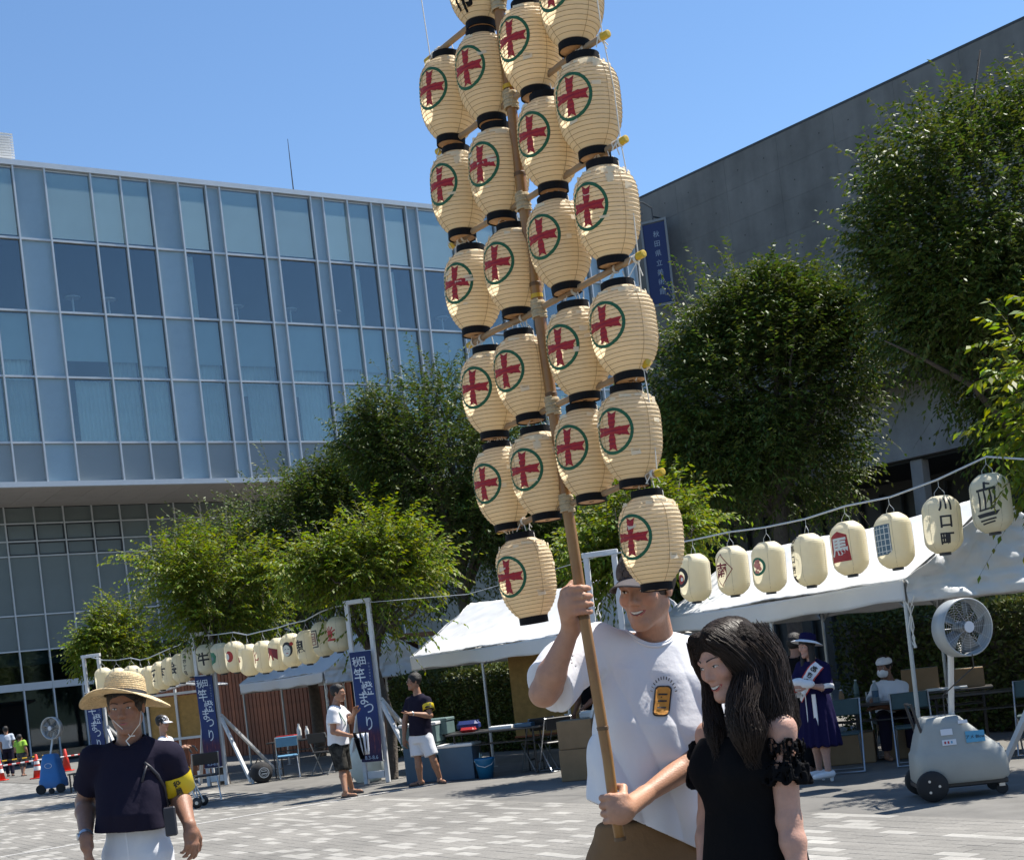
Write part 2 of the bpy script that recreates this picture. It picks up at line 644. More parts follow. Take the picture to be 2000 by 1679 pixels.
def curtain_mesh(w, h, seed):
    key = ('curtain', round(w, 2), round(h, 2), seed % 4)
    if key not in pcache:
        n = max(8, int(w / 0.035))
        xs = np.linspace(-w / 2, w / 2, n)
        ph = np.random.default_rng(seed % 4 + 3).uniform(0, 6)
        ys = 0.035 * np.sin(xs * 38 + ph) + 0.018 * np.sin(xs * 67 + 1.3 * ph)
        P = np.zeros((2, n, 3)); P[0, :, 0] = xs; P[1, :, 0] = xs; P[:, :, 1] = ys; P[0, :, 2] = -h / 2; P[1, :, 2] = h / 2
        pcache[key] = LB().grid(P).mesh('curtain', M_curt, smooth=True)
    return pcache[key]


for ci, (kd, x0, x1) in enumerate(cols):
    w_ = x1 - x0 - 0.06; xc = (x0 + x1) / 2
    for ri in range(5):
        z1, z0 = ROWZ[ri], ROWZ[ri + 1]
        h_ = z1 - z0 - 0.07; zc = (z0 + z1) / 2
        if kd in 'RN':
            link('pane', pane('pane', w_, h_, M_rib), gb, (xc, 0.035, zc)); continue
        if ri == 4:
            link('pane', pane('pane', w_, h_, M_span), gb, (xc, 0.035, zc)); continue
        link('pane', pane('pane', w_, h_, M_glass), gb, (xc, 0.03, zc))
        if ri == 0:
            link('blind', pane('blind', w_ + 0.04, h_ - 0.17, M_blind, 0.01), gb, (xc, 0.24, zc + 0.09))
        elif ri == 2:
            hb = h_ * (0.72 + 0.05 * (ci % 3 == 0))
            link('blind', pane('blind', w_ + 0.04, hb, M_blind, 0.01), gb, (xc, 0.24, z1 - 0.04 - hb / 2))
            if ci not in (4,):
                link('curtain', curtain_mesh(w_, 2.5, ci), gb, (xc, 0.42, z0 + 1.0 - 0.25))
        elif ri == 3:
            if kd == 'W' and ci % 2 == 0:
                link('curtain', curtain_mesh(w_ * 0.78, h_, ci), gb, (xc + w_ * 0.11, 0.36, zc))
            elif ci in (0, 9):
                link('curtain', curtain_mesh(w_ * 0.3, h_, ci), gb, (xc + w_ * 0.2, 0.36, zc))
            else:
                link('curtain', curtain_mesh(w_, h_, ci), gb, (xc, 0.36, zc))
        elif ri == 1 and ci in (8, 15, 17, 23):
            link('curtain', curtain_mesh(w_ * 0.32, h_, ci), gb, (xc - w_ * 0.22, 0.5, zc))
# mullions and transoms
mcache = {}
edges = [cols[0][1]] + [c[2] for c in cols]
mm = LB().box((0, 0, 0), (0.062, 0.16, ROWZ[0] - ROWZ[-1])).mesh('mullion', M_mull)
for e in edges:
    link('mullion', mm, gb, (e, -0.045, (ROWZ[0] + ROWZ[-1]) / 2))
for ri, z in enumerate(ROWZ):
    hh = 0.075 if 0 < ri < 5 else 0.2
    zz = z if 0 < ri < 5 else (z + 0.1 if ri == 0 else z - 0.1)
    LB().box(((XL + XR) / 2, -0.02 if 0 < ri < 5 else -0.05, zz), (XR - XL + 0.1, 0.12 if 0 < ri < 5 else 0.22, hh)).put('transom', M_mull, gb)
# floors and back walls of the rooms behind the glass
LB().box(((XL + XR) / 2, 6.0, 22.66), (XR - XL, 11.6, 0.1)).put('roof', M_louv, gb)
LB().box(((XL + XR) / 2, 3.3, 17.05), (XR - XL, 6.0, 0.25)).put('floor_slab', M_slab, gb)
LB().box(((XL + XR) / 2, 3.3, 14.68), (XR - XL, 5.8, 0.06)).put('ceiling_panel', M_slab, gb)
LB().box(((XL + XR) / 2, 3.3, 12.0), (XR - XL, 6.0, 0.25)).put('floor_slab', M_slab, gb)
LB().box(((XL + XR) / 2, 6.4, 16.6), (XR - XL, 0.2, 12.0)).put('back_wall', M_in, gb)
for e in (XL - 0.13, XR + 0.13):
    LB().box((e, 6.0, 16.6), (0.2, 12.0, 12.0)).put('side_wall', M_mull, gb)
# high tables behind the second row of panes
for ti, sx in enumerate((0.9, 2.35, 3.75, 9.1, 11.5, 13.6, 19.0)):
    t = thing('bar_table', '%s tall white table from the left behind the upper dark windows' % ('first', 'second', 'third', 'fourth', 'fifth', 'sixth', 'seventh')[ti], 'table', F0 + FD * sx + FN * 0.75 + A3([0, 0, 17.18]),
              math.atan2(FD[1], FD[0]), 'tables behind the upper windows')
    LB().lathe([(0.3, 0.74), (0.3, 0.77)], 16).put('table_top', M_whitein, t)
    LB().lathe([(0.2, 0), (0.2, 0.02), (0.04, 0.03), (0.035, 0.74)], 12).put('leg', M_whitein, t)
# soffit of the overhang, laid in panels
RC = 5.0
xx = XL
while xx < XR - 0.5:
    link('soffit_panel', pane('soffit_panel', 1.188, 0.02, M_soff, 2.49), gb, (xx + 0.6, 1.25, 10.49))
    link('soffit_panel', pane('soffit_panel', 1.188, 0.02, M_soff, 2.49), gb, (xx + 0.6, 3.75, 10.49))
    xx += 1.2
# recessed lower facade
LZ = [10.48, 9.8, 9.07, 8.46, 6.05, 4.61, 3.15, 0.0]
lx = [-0.19 + 1.18 * k for k in range(-4, 16)]
for i in range(len(lx) - 1):
    for ri in range(7):
        z1, z0 = LZ[ri], LZ[ri + 1]
        if ri == 1 and i >= 8: continue
        if i >= 8 and ri == 2: z1 = 9.8
        w_, h_ = 1.18 - 0.05, z1 - z0 - 0.05
        clear = ri >= 5
        link('pane', pane('pane', w_, h_, M_glassd if clear else M_low), gb, ((lx[i] + lx[i + 1]) / 2, RC + 0.03, (z0 + z1) / 2))
        if ri in (1, 2) and 4 <= i < 8:          # dark casement frames
            f = LB(); f.box((0, 0, h_ / 2 - 0.03), (w_, 0.05, 0.05)); f.box((0, 0, -h_ / 2 + 0.03), (w_, 0.05, 0.05))
            f.box((w_ / 2 - 0.03, 0, 0), (0.05, 0.05, h_ - 0.1)); f.box((-w_ / 2 + 0.03, 0, 0), (0.05, 0.05, h_ - 0.1))
            o = f.put('casement', M_in, gb); o.location = ((lx[i] + lx[i + 1]) / 2, RC - 0.01, (z0 + z1) / 2)
        if ri == 5:
            link('blind', pane('blind', w_, 0.55, M_low, 0.01), gb, ((lx[i] + lx[i + 1]) / 2, RC + 0.25, 4.3))
mm2 = LB().box((0, 0, 0), (0.055, 0.12, 10.48)).mesh('mullion', M_mull)
for e in lx:
    link('mullion', mm2, gb, (e, RC - 0.03, 5.24))
for ri, z in enumerate(LZ[1:-1]):
    LB().box(((lx[0] + lx[-1]) / 2, RC - 0.02, z), (lx[-1] - lx[0], 0.09, 0.055 if z > 3.5 else 0.30)).put('transom', M_mull, gb)
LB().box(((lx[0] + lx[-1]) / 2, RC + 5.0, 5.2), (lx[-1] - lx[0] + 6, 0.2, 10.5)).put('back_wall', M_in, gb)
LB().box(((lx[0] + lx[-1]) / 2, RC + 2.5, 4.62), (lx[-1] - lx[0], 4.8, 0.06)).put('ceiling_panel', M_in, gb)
LB().box((XR * 0.75, RC + 0.3, 5.2), (XR * 0.6, 0.3, 10.4)).put('lower_wall', M_low, gb)
M_glow = bpy.data.materials.new('downlight_glow'); M_glow.use_nodes = True
pn = M_glow.node_tree.nodes['Principled BSDF']
pn.inputs['Emission Color'].default_value = (1, 0.97, 0.9, 1); pn.inputs['Emission Strength'].default_value = 3.0
dl = LB().lathe([(0.09, -0.01), (0.09, 0.01)], 12).mesh('downlight', M_glow)
for (lx_, ly_, lz_) in ((-0.9, RC + 1.6, 4.56), (0.9, RC + 1.7, 4.56), (2.9, RC + 1.2, 4.56), (4.6, RC + 2.4, 4.56)):
    link('downlight', dl, gb, (lx_, ly_, lz_))
# roof plant with white louvres, aerial
lv = thing('rooftop_louvre', 'white slatted plant screen on the glass hall roof', 'louvre', F0 + FD * -3.2 + A3([0, 0, 22.7]))
lv.rotation_euler = gb.rotation_euler
sl = LB().box((0, 0, 0), (8, 0.12, 0.075), Y=A3([0, 0.9, 0.35]), Z=A3([0, -0.35, 0.9])).mesh('slat', M_louv)
for k in range(15):
    link('slat', sl, lv, (0, 0.9, 0.10 + k * 0.1))
LB().box((0, 1.4, 0.78), (7.9, 0.6, 1.5)).put('housing', M_louv, lv)
an = MB().tube([(0, 0, 0), (0, 0, 1.4), (0.0, 0, 2.5)], [0.03, 0.022, 0.012], 6)
o = link('roof_aerial', an.mesh('roof_aerial', M_in), None, F0 + FD * 12.13 + FN * 0.4 + A3([0, 0, 22.7]))
tag(o, 'thin dark rod aerial on the glass hall roof', 'aerial')
lv2 = thing('rooftop_louvre', 'small white slatted roof box seen behind the lantern pole', 'louvre', F0 + FD * 24.2 + FN * 3 + A3([0, 0, 22.7]))
lv2.rotation_euler = gb.rotation_euler
sl2 = LB().box((0, 0, 0), (1.5, 0.1, 0.1)).mesh('slat', M_louv)
for k in range(9): link('slat', sl2, lv2, (0, 0, 0.1 + k * 0.16))
LB().box((0, 0.4, 0.75), (1.4, 0.5, 1.45)).put('housing', M_louv, lv2)

# ------------------------------------------------------------------ concrete building
def concrete(name, col, holes=True):
    m = mat(name, col, 0.82, bump=0.12, bscale=12, objvar=0.045, spec=0.3, stain=0.24)
    nt = m.node_tree; L = nt.links.new
    p = nt.nodes['Principled BSDF']
    src = p.inputs['Base Color'].links[0].from_socket
    tc = nt.nodes.new('ShaderNodeNewGeometry')
    mp = nt.nodes.new('ShaderNodeMapping'); mp.inputs['Scale'].default_value = (1.6, 1.6, 0.25)
    L(tc.outputs['Position'], mp.inputs['Vector'])
    nz = nt.nodes.new('ShaderNodeTexNoise'); nz.inputs['Scale'].default_value = 1.4; nz.inputs['Detail'].default_value = 8
    L(mp.outputs[0], nz.inputs['Vector'])
    mr = nt.nodes.new('ShaderNodeMapRange'); mr.inputs[1].default_value = 0.3; mr.inputs[2].default_value = 0.7
    mr.inputs[3].default_value = 0.86; mr.inputs[4].default_value = 1.14
    L(nz.outputs[0], mr.inputs[0])
    h = nt.nodes.new('ShaderNodeHueSaturation'); L(mr.outputs[0], h.inputs['Value']); L(src, h.inputs['Color'])
    L(h.outputs[0], p.inputs['Base Color'])
    return m


M_conc = concrete('fair_faced_concrete', (0.150, 0.152, 0.148))
M_conc_lit = concrete('fair_faced_concrete_lit', (0.30, 0.295, 0.285))  # lighter copy for band and columns; the band's ground-bounce light is painted in
M_hole = mat('tie_hole', (0.06, 0.06, 0.06), 0.9)
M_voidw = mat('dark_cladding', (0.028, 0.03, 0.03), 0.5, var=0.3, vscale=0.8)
CD_ = A3([0.6606, -0.7507, 0.0]); CN_ = A3([0.7507, 0.6606, 0.0])      # along the wall / inwards
C0 = A3([3.94, 41.0, 0.0])
cb = thing('concrete_building', 'windowless grey fair-faced concrete museum block above a dark recessed ground floor', 'building', C0)
cb.rotation_euler = (0, 0, math.atan2(CD_[1], CD_[0]))
# local: x along wall (towards the right), y = outwards (left normal of x) so inwards is -y... keep sign explicit
IN = 1.0 if np.dot(np.cross(UP, CD_), CN_) > 0 else -1.0
PW, PH, TOPZ, BOTZ = 1.8, 0.9, 15.0, 8.2
pb = LB()
pb.box((0, 0, 0), (PW - 0.003, 0.20, PH - 0.003))
cpm = pb.mesh('concrete_panel', M_conc, bev=0.0015)
hole = LB().lathe([(0.022, 0), (0.022, 0.012)], 8, Z=A3([0, -IN, 0])).mesh('tie_hole', M_hole)
nrow = 8
xx0 = 1.7
for r_ in range(nrow):
    hrow = PH if r_ < nrow - 1 else TOPZ - BOTZ - PH * (nrow - 1)
    zc = TOPZ - PH * r_ - hrow / 2
    me_ = cpm if r_ < nrow - 1 else LB().box((0, 0, 0), (PW - 0.003, 0.20, hrow - 0.003)).mesh('concrete_panel', M_conc, bev=0.0015)
    for c_ in range(13):
        link('concrete_panel', me_, cb, (xx0 + PW * (c_ + 0.5), IN * 0.10, zc))
hb = LB()
for r_ in range(nrow - 1):
    for c_ in range(13):
        for hx in (-0.45, 0.45):
            hb.lathe([(0.02, 0), (0.02, 0.004)], 6, c=(xx0 + PW * (c_ + 0.5) + hx, 0.0, TOPZ - PH * (r_ + 0.5)), Z=A3([0, -IN, 0]))
o = hb.put('tie_holes', M_hole, cb); tag(o, kind='stuff')
XW = xx0 + PW * 13
LB().box(((xx0 + XW) / 2, IN * 0.16, TOPZ + 0.03), (XW - xx0 + 0.06, 0.34, 0.06)).put('coping', M_in, cb)
LB().box(((xx0 + XW) / 2, IN * 6.2, 11.5), (XW - xx0, 11.9, 6.7)).put('core', M_conc, cb)
LB().box(((xx0 + XW) / 2, IN * 1.3, BOTZ - 0.1), (XW - xx0, 2.2, 0.16)).put('soffit', M_conc, cb)
LB().box(((xx0 + XW) / 2 + 2.0, IN * 2.4, 7.1), (XW - xx0 - 4.0, 0.35, 2.1)).put('lower_band', M_conc_lit, cb)
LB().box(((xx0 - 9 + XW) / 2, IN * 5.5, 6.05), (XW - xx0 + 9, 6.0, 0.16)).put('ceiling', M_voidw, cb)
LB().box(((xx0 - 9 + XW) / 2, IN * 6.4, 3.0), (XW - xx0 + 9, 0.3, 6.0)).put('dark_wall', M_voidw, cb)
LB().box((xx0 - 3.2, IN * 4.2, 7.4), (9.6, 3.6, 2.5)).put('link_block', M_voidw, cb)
fin = LB().box((0, 0, 0), (0.06, 0.12, 5.6)).mesh('fin', M_in)
k = xx0 - 8.6
while k < XW:
    link('fin', fin, cb, (k, IN * 6.15, 2.9)); k += 0.75
colm = LB().box((0, 0, 0), (0.36, 0.36, 6.0)).mesh('column', M_conc_lit, bev=0.02)
for k in (8.7, 15.0, 21.0):
    link('column', colm, cb, (k, IN * 2.6, 3.0))
# hanging vertical sign at the corner of the concrete block
M_blue = mat('banner_blue', (0.008, 0.022, 0.10), 0.6, var=0.12, vscale=2)
M_ltext = mat('sign_lettering', (0.30, 0.36, 0.45), 0.6)
sp = C0 + CD_ * 3.0 - CN_ * 0.55
sg = thing('museum_sign', 'tall dark blue hanging banner in a grey frame at the concrete corner', 'sign', sp + A3([0, 0, 11.2]))
yaw = A3([0.93, -0.37, 0])
mb = MB(); mb.box(sp + A3([0, 0, 12.75]), (0.66, 0.03, 2.3), yaw); mb.build('panel', M_blue, sg)
mb = MB()
for sx_ in (-0.36, 0.36): mb.box(sp + yaw * sx_ + A3([0, 0, 12.75]), (0.06, 0.08, 2.5), yaw)
mb.box(sp + A3([0, 0, 13.96]), (0.66, 0.08, 0.07), yaw); mb.box(sp + A3([0, 0, 11.54]), (0.66, 0.08, 0.07), yaw)
mb.build('frame', mat('sign_frame', (0.20, 0.21, 0.22), 0.5), sg)
mb = MB(); mb.tube([sp + A3([0, 0, 13.95]), sp + A3([0, 0, 14.35]), sp + A3([-0.25, -0.1, 14.5]), sp + CN_ * -0.2 + A3([-0.75, -0.35, 14.45])], 0.022, 6)
mb.tube([sp + A3([0, 0, 14.1]), sp + CN_ * 0.56 + A3([0, 0, 14.1])], 0.025, 6)
mb.build('bracket', M_in, sg)
v2, f2 = text_mesh2d('秋田県立美術館', 0.19, 0.0, True, 1.45)
mb = MB(); mb.add([sp + yaw * (p[0] + 0.05) + np.cross(yaw, UP) * 0.02 + A3([0, 0, 12.75 + p[1]]) for p in v2], f2)
mb.build('lettering', M_ltext, sg)
# ------------------------------------------------------------------ trees and hedge
def leaf_mat(name, col, trans=0.42, spec=0.5, rough=0.42, hv=0.05):
    m = bpy.data.materials.new(name); m.use_nodes = True
    nt = m.node_tree; p = nt.nodes['Principled BSDF']; L = nt.links.new
    p.inputs['Roughness'].default_value = rough
    p.inputs['Specular IOR Level'].default_value = spec
    a = nt.nodes.new('ShaderNodeAttribute'); a.attribute_name = 'Col'
    h = nt.nodes.new('ShaderNodeHueSaturation'); h.inputs['Color'].default_value = (*col, 1)
    s = nt.nodes.new('ShaderNodeSeparateColor'); L(a.outputs['Color'], s.inputs[0])
    mr = nt.nodes.new('ShaderNodeMapRange'); mr.inputs[3].default_value = 0.5 - hv; mr.inputs[4].default_value = 0.5 + hv * 0.6
    L(s.outputs[0], mr.inputs[0]); L(mr.outputs[0], h.inputs['Hue'])
    mv = nt.nodes.new('ShaderNodeMapRange'); mv.inputs[3].default_value = 0.65; mv.inputs[4].default_value = 1.4
    L(s.outputs[1], mv.inputs[0]); L(mv.outputs[0], h.inputs['Value'])
    L(h.outputs[0], p.inputs['Base Color'])
    tr = nt.nodes.new('ShaderNodeBsdfTranslucent')
    h2 = nt.nodes.new('ShaderNodeHueSaturation'); h2.inputs['Hue'].default_value = 0.485; h2.inputs['Saturation'].default_value = 1.15
    h2.inputs['Value'].default_value = 1.35
    L(h.outputs[0], h2.inputs['Color']); L(h2.outputs[0], tr.inputs['Color'])
    ms = nt.nodes.new('ShaderNodeMixShader'); ms.inputs[0].default_value = trans
    L(p.outputs[0], ms.inputs[1]); L(tr.outputs[0], ms.inputs[2])
    L(ms.outputs[0], nt.nodes['Material Output'].inputs[0])
    return m


M_leafd = leaf_mat('leaf_dark', (0.060, 0.100, 0.019), 0.25, 0.30, 0.55)
M_leafy = leaf_mat('leaf_young', (0.122, 0.180, 0.022), 0.36, 0.30, 0.55)
M_leafh = leaf_mat('leaf_hedge', (0.065, 0.09, 0.022), 0.22, 0.30, 0.55)
M_bark = mat('bark', (0.085, 0.07, 0.058), 0.9, var=0.35, vscale=14, bump=0.8, bscale=30)
M_twig = mat('twig_bark', (0.10, 0.085, 0.055), 0.85, var=0.2, vscale=9)


def leaf_quads(base, dirv, nrm, ln, wd):
    """one folded leaf per row"""
    side = np.cross(dirv, nrm); side /= np.linalg.norm(side, axis=1)[:, None] + 1e-9
    up = np.cross(side, dirv)
    ln = ln[:, None]; wd = wd[:, None]
    mid = base + dirv * ln * 0.42 - up * ln * 0.05
    tip = base + dirv * ln - up * ln * 0.16
    v = np.stack([base, mid + side * wd, tip, mid - side * wd], 1).reshape(-1, 3)
    f = np.arange(len(base) * 4).reshape(-1, 4)
    return v, f


def twig_leaves(org, dirs, length, nl, leaf, g, droop=0.35, fold=0.5):
    """leaves set alternately along arching twigs"""
    n = len(org)
    t = (np.arange(nl) + 0.7) / nl
    T = t[None, :, None]
    ln = length[:, None, None]
    path = org[:, None, :] + dirs[:, None, :] * ln * T + A3([0, 0, -1.0])[None, None] * (ln * droop * T ** 2.2)
    tang = dirs[:, None, :] - A3([0, 0, 1.0]) * (2.2 * droop * T ** 1.2)
    tang /= np.linalg.norm(tang, axis=2)[:, :, None]
    sidev = np.cross(tang, A3([0, 0, 1.0])[None, None]); sidev /= np.linalg.norm(sidev, axis=2)[:, :, None] + 1e-6
    sgn = np.where(np.arange(nl) % 2 == 0, 1.0, -1.0)[None, :, None]
    ld = tang * 0.75 + sidev * sgn * 0.85 + g.normal(0, 0.28, (n, nl, 3)) - A3([0, 0, 0.38])
    ld /= np.linalg.norm(ld, axis=2)[:, :, None]
    nr = A3([0, 0, 1.0])[None, None] + sidev * sgn * fold + g.normal(0, 0.4, (n, nl, 3))
    L_ = leaf * g.uniform(0.7, 1.2, n * nl)
    v, f = leaf_quads(path.reshape(-1, 3), ld.reshape(-1, 3), nr.reshape(-1, 3), L_, L_ * 0.2)
    return v, f, path


def tree(name, label, base, lobes, ntwig, nl, leaf, mleaf, seed, trunk_r=0.12, fork=0.45, group=None, tw_len=(0.5, 1.0), droop=0.30, gap=0.02,
         spread=0.55, updir=0.45, shell=0.42, shoots=420, sh_len=(0.8, 1.5), sh_up=0.75, sh_droop=0.22):
    g = np.random.default_rng(seed)
    base = A3([base[0], base[1], 0.0])
    root = thing(name, label, 'tree', base, group=group)
    lob = [(A3(c), A3(r)) for c, r in lobes]
    vol = A3([np.prod(r) for c, r in lob]) ** 0.75; vol /= vol.sum()
    cm = sum(c * w for (c, r), w in zip(lob, vol))
    zmin = min(c[2] - r[2] for c, r in lob)
    nz = SNoise(seed + 5, 8, 1.0, 3.2)
    nzw = SNoise(seed + 77, 8, 0.8, 2.2)
    pts, outs = [], []
    need = ntwig
    while need > 0:
        k = g.choice(len(lob), need * 2, p=vol)
        d = g.normal(size=(need * 2, 3)); d /= np.linalg.norm(d, axis=1)[:, None]
        rad = g.uniform(shell ** 2, 1.0, need * 2) ** 0.5
        C = A3([lob[i][0] for i in k]); R = A3([lob[i][1] for i in k])
        p = C + d * R * (rad * (1.04 + 0.30 * nzw(d * 2.6 + C * 0.7)))[:, None]
        keep = (nz(p) > gap + g.normal(0, 0.15, len(p))) | (g.random(len(p)) < 0.12)
        p, d = p[keep][:need], d[keep][:need]
        pts.append(p); outs.append(d); need -= len(p)
    P = np.concatenate(pts); D = np.concatenate(outs)
    dirs = D * spread + (P - cm) / (np.linalg.norm(P - cm, axis=1)[:, None] + 1e-6) * 0.35 + A3([0, 0, updir]) + g.normal(0, 0.33, P.shape)
    dirs /= np.linalg.norm(dirs, axis=1)[:, None]
    ln = g.uniform(tw_len[0], tw_len[1], len(P)) * np.where(g.random(len(P)) < 0.13, 1.9, 1.0)
    v, f, path = twig_leaves(P - dirs * ln[:, None] * 0.5, dirs, ln, nl, leaf, g, droop)
    # long free shoots that break the outline
    k = g.choice(len(lob), shoots, p=vol)
    d = g.normal(size=(shoots, 3)); d[:, 2] = np.abs(d[:, 2]) * 0.8 - 0.15; d /= np.linalg.norm(d, axis=1)[:, None]
    sp_ = A3([lob[i][0] for i in k]) + d * A3([lob[i][1] for i in k]) * (g.uniform(0.8, 1.0, shoots) * (1.02 + 0.30 * nzw(d * 2.6 + A3([lob[i][0] for i in k]) * 0.7)))[:, None]
    sd_ = d * 0.8 + A3([0, 0, sh_up]) + g.normal(0, 0.22, (shoots, 3)); sd_ /= np.linalg.norm(sd_, axis=1)[:, None]
    sl_ = g.uniform(sh_len[0], sh_len[1], shoots)
    nl2 = nl + 5
    v2, f2, path2 = twig_leaves(sp_ - sd_ * sl_[:, None] * 0.25, sd_, sl_, nl2, leaf * 0.95, g, sh_droop)
    f = np.concatenate([f, f2 + len(v)]); v = np.concatenate([v, v2])
    nleaf = len(f)
    cols = np.repeat(np.stack([g.random(nleaf), np.clip(np.concatenate([np.repeat(g.random(len(P)), nl), np.repeat(g.random(shoots), nl2)]) * 0.6 + g.random(nleaf) * 0.4, 0, 1), np.zeros(nleaf)], 1), 4, axis=0)
    link('crown', mesh_np('crown', v - base, f, mleaf, cols=cols), root)
    # trunk, limbs and twigs
    mb = MB()
    fk = base + A3([0, 0, zmin + (cm[2] - zmin) * fork])
    j = g.normal(0, 0.03, (4, 3)); j[:, 2] = 0; j[0] = 0
    tp = [base + (fk - base) * t + j[i] * 2 for i, t in enumerate((0, 0.35, 0.7, 1.0))]
    mb.tube([base - UP * 0.05] + tp, [trunk_r * 1.35, trunk_r * 1.1, trunk_r * 0.95, trunk_r * 0.9, trunk_r * 0.8], 10)
    mb.build('trunk', M_bark, root, smooth=True)
    mb = MB()
    for i in range(int(9 + 3 * len(lob))):
        c, r = lob[i % len(lob)]
        e = c + g.normal(0, 0.42, 3) * r
        s0 = tp[2] + (tp[3] - tp[2]) * g.uniform(0.1, 1.0)
        m1 = s0 + (e - s0) * 0.4 + A3([0, 0, 0.12 * np.linalg.norm(e - s0)]) + g.normal(0, 0.1, 3)
        m2 = s0 + (e - s0) * 0.75 + A3([0, 0, 0.08 * np.linalg.norm(e - s0)]) + g.normal(0, 0.12, 3)
        mb.tube([s0, m1, m2, e], [trunk_r * 0.5, trunk_r * 0.3, trunk_r * 0.17, trunk_r * 0.06], 6)
    mb.build('limbs', M_bark, root, smooth=True)
    tv = np.concatenate([path[:, 0], path2[:, 0], path[:, nl // 2], path2[:, nl2 // 2], path[:, -1], path2[:, -1]], 0)
    n = len(P) + shoots
    w = 0.0025
    off = A3([w, w, 0])
    V = np.concatenate([tv - off, tv + off], 0)
    a, b, c = np.arange(n), np.arange(n) + n, np.arange(n) + 2 * n
    F = np.concatenate([np.stack([a, b, b + 3 * n, a + 3 * n], 1), np.stack([b, c, c + 3 * n, b + 3 * n], 1)], 0)
    link('twigs', mesh_np('twigs', V - base, F, M_twig), root)
    return root


G_old = 'tall dark trees in front of the concrete building'
G_new = 'young bright trees along the tent row'
c1 = at(1915, 520, 22.0)
tree('zelkova_tree', 'tall dark green tree rising highest at the right edge', (c1[0] + 0.6, c1[1] + 0.3),
     [(c1 + A3([0.5, 0, 0.2]), (2.2, 2.2, 2.5)), (c1 + A3([-0.8, -0.3, -0.2]), (1.35, 1.4, 1.9)), (c1 + A3([1.3, 0, 1.0]), (1.6, 1.8, 2.0)),
      (c1 + A3([1.0, 0.3, -2.1]), (1.5, 1.6, 1.0)), (c1 + A3([2.2, 0.5, -1.0]), (1.6, 1.8, 2.0))],
     9000, 14, 0.112, M_leafd, 31, 0.17, group=G_old, tw_len=(0.5, 1.05))
c2 = at(1490, 755, 25.0)
tree('zelkova_tree', 'broad dark green tree between the lantern pole and the concrete wall', (c2[0], c2[1]),
     [(c2 + A3([0, 0, 0.1]), (2.0, 2.0, 2.0)), (c2 + A3([-1.2, 0, -0.3]), (1.15, 1.3, 1.5)), (c2 + A3([1.35, -0.2, 0.25]), (1.05, 1.3, 1.2)), (c2 + A3([0.1, 0, -1.5]), (1.9, 1.8, 1.0)),
      (c2 + A3([0.3, 0, 1.1]), (1.5, 1.4, 1.0))],
     8200, 14, 0.110, M_leafd, 32, 0.15, group=G_old)
c3 = at(880, 930, 30.0)
tree('zelkova_tree', 'tall dark tree behind the lantern pole, just left of it', (c3[0], c3[1]),
     [(c3 + A3([0, 0, 0.4]), (2.2, 2.0, 2.0)), (c3 + A3([-1.1, 0, 0.9]), (1.3, 1.3, 1.2)), (c3 + A3([-0.6, 0, -1.4]), (2.3, 2.0, 1.3)), (c3 + A3([1.5, 0, -0.7]), (1.6, 1.5, 1.9)),
      (c3 + A3([-0.3, 0, 1.8]), (0.8, 0.8, 0.8))],
     7600, 13, 0.112, M_leafd, 33, 0.16, group=G_old)
c4 = at(575, 1020, 33.0)
tree('zelkova_tree', 'dark green tree behind the two young trees on the left', (c4[0], c4[1]),
     [(c4 + A3([0.3, 0, 0]), (1.9, 1.8, 1.5)), (c4 + A3([-1.7, 0, -0.6]), (1.3, 1.3, 1.1)), (c4 + A3([1.6, 0, 0.5]), (1.5, 1.4, 1.4)), (c4 + A3([0, 0, -1.5]), (2.0, 1.6, 0.9))],
     6200, 13, 0.112, M_leafd, 34, 0.14, group=G_old)
c5 = at(1150, 1010, 36.0)
tree('zelkova_tree', 'dark shaded tree filling the gap behind the lowest lanterns', (c5[0], c5[1]),
     [(c5 + A3([0, 0, 0.6]), (2.4, 2.0, 2.2)), (c5 + A3([0.6, 0, -1.6]), (2.8, 2.0, 1.6))],
     4600, 11, 0.14, M_leafd, 39, 0.15, group=G_old)
b1 = onground(768, 1520); k1 = at(722, 1130, b1[1])
tree('young_tree', 'young bright green tree beside the festival banner in the middle', b1,
     [(k1 + A3([0.0, 0, 0.1]), (1.1, 1.0, 0.75)), (k1 + A3([-0.75, 0, 0.3]), (0.65, 0.7, 0.4)), (k1 + A3([0.85, 0, 0.25]), (0.55, 0.6, 0.5)), (k1 + A3([0.2, 0, 0.75]), (0.75, 0.7, 0.42)),
      (k1 + A3([0.2, 0, -0.7]), (0.75, 0.6, 0.45))],
     1350, 14, 0.10, M_leafy, 35, 0.085, 0.35, group=G_new, tw_len=(0.4, 0.8), droop=0.16, shoots=150, sh_len=(0.5, 1.0), sh_up=0.25, sh_droop=0.2, gap=0.12, spread=0.75, updir=0.22, shell=0.2)
b2 = onground(440, 1530); k2 = at(412, 1135, b2[1])
tree('young_tree', 'young bright green tree behind the straw-hatted man\'s shoulder', b2,
     [(k2 + A3([0, 0, 0]), (1.15, 1.0, 0.8)), (k2 + A3([-0.85, 0, 0.5]), (0.65, 0.7, 0.6)), (k2 + A3([0.85, 0, 0.1]), (0.65, 0.7, 0.5)), (k2 + A3([0.1, 0, -0.65]), (1.1, 0.9, 0.5))],
     1350, 14, 0.10, M_leafy, 36, 0.1, 0.4, group=G_new, tw_len=(0.4, 0.8), droop=0.16, shoots=150, sh_len=(0.5, 1.0), sh_up=0.25, sh_droop=0.2, gap=0.12, spread=0.75, updir=0.22, shell=0.2)
b3 = at(232, 1245, 31.0)
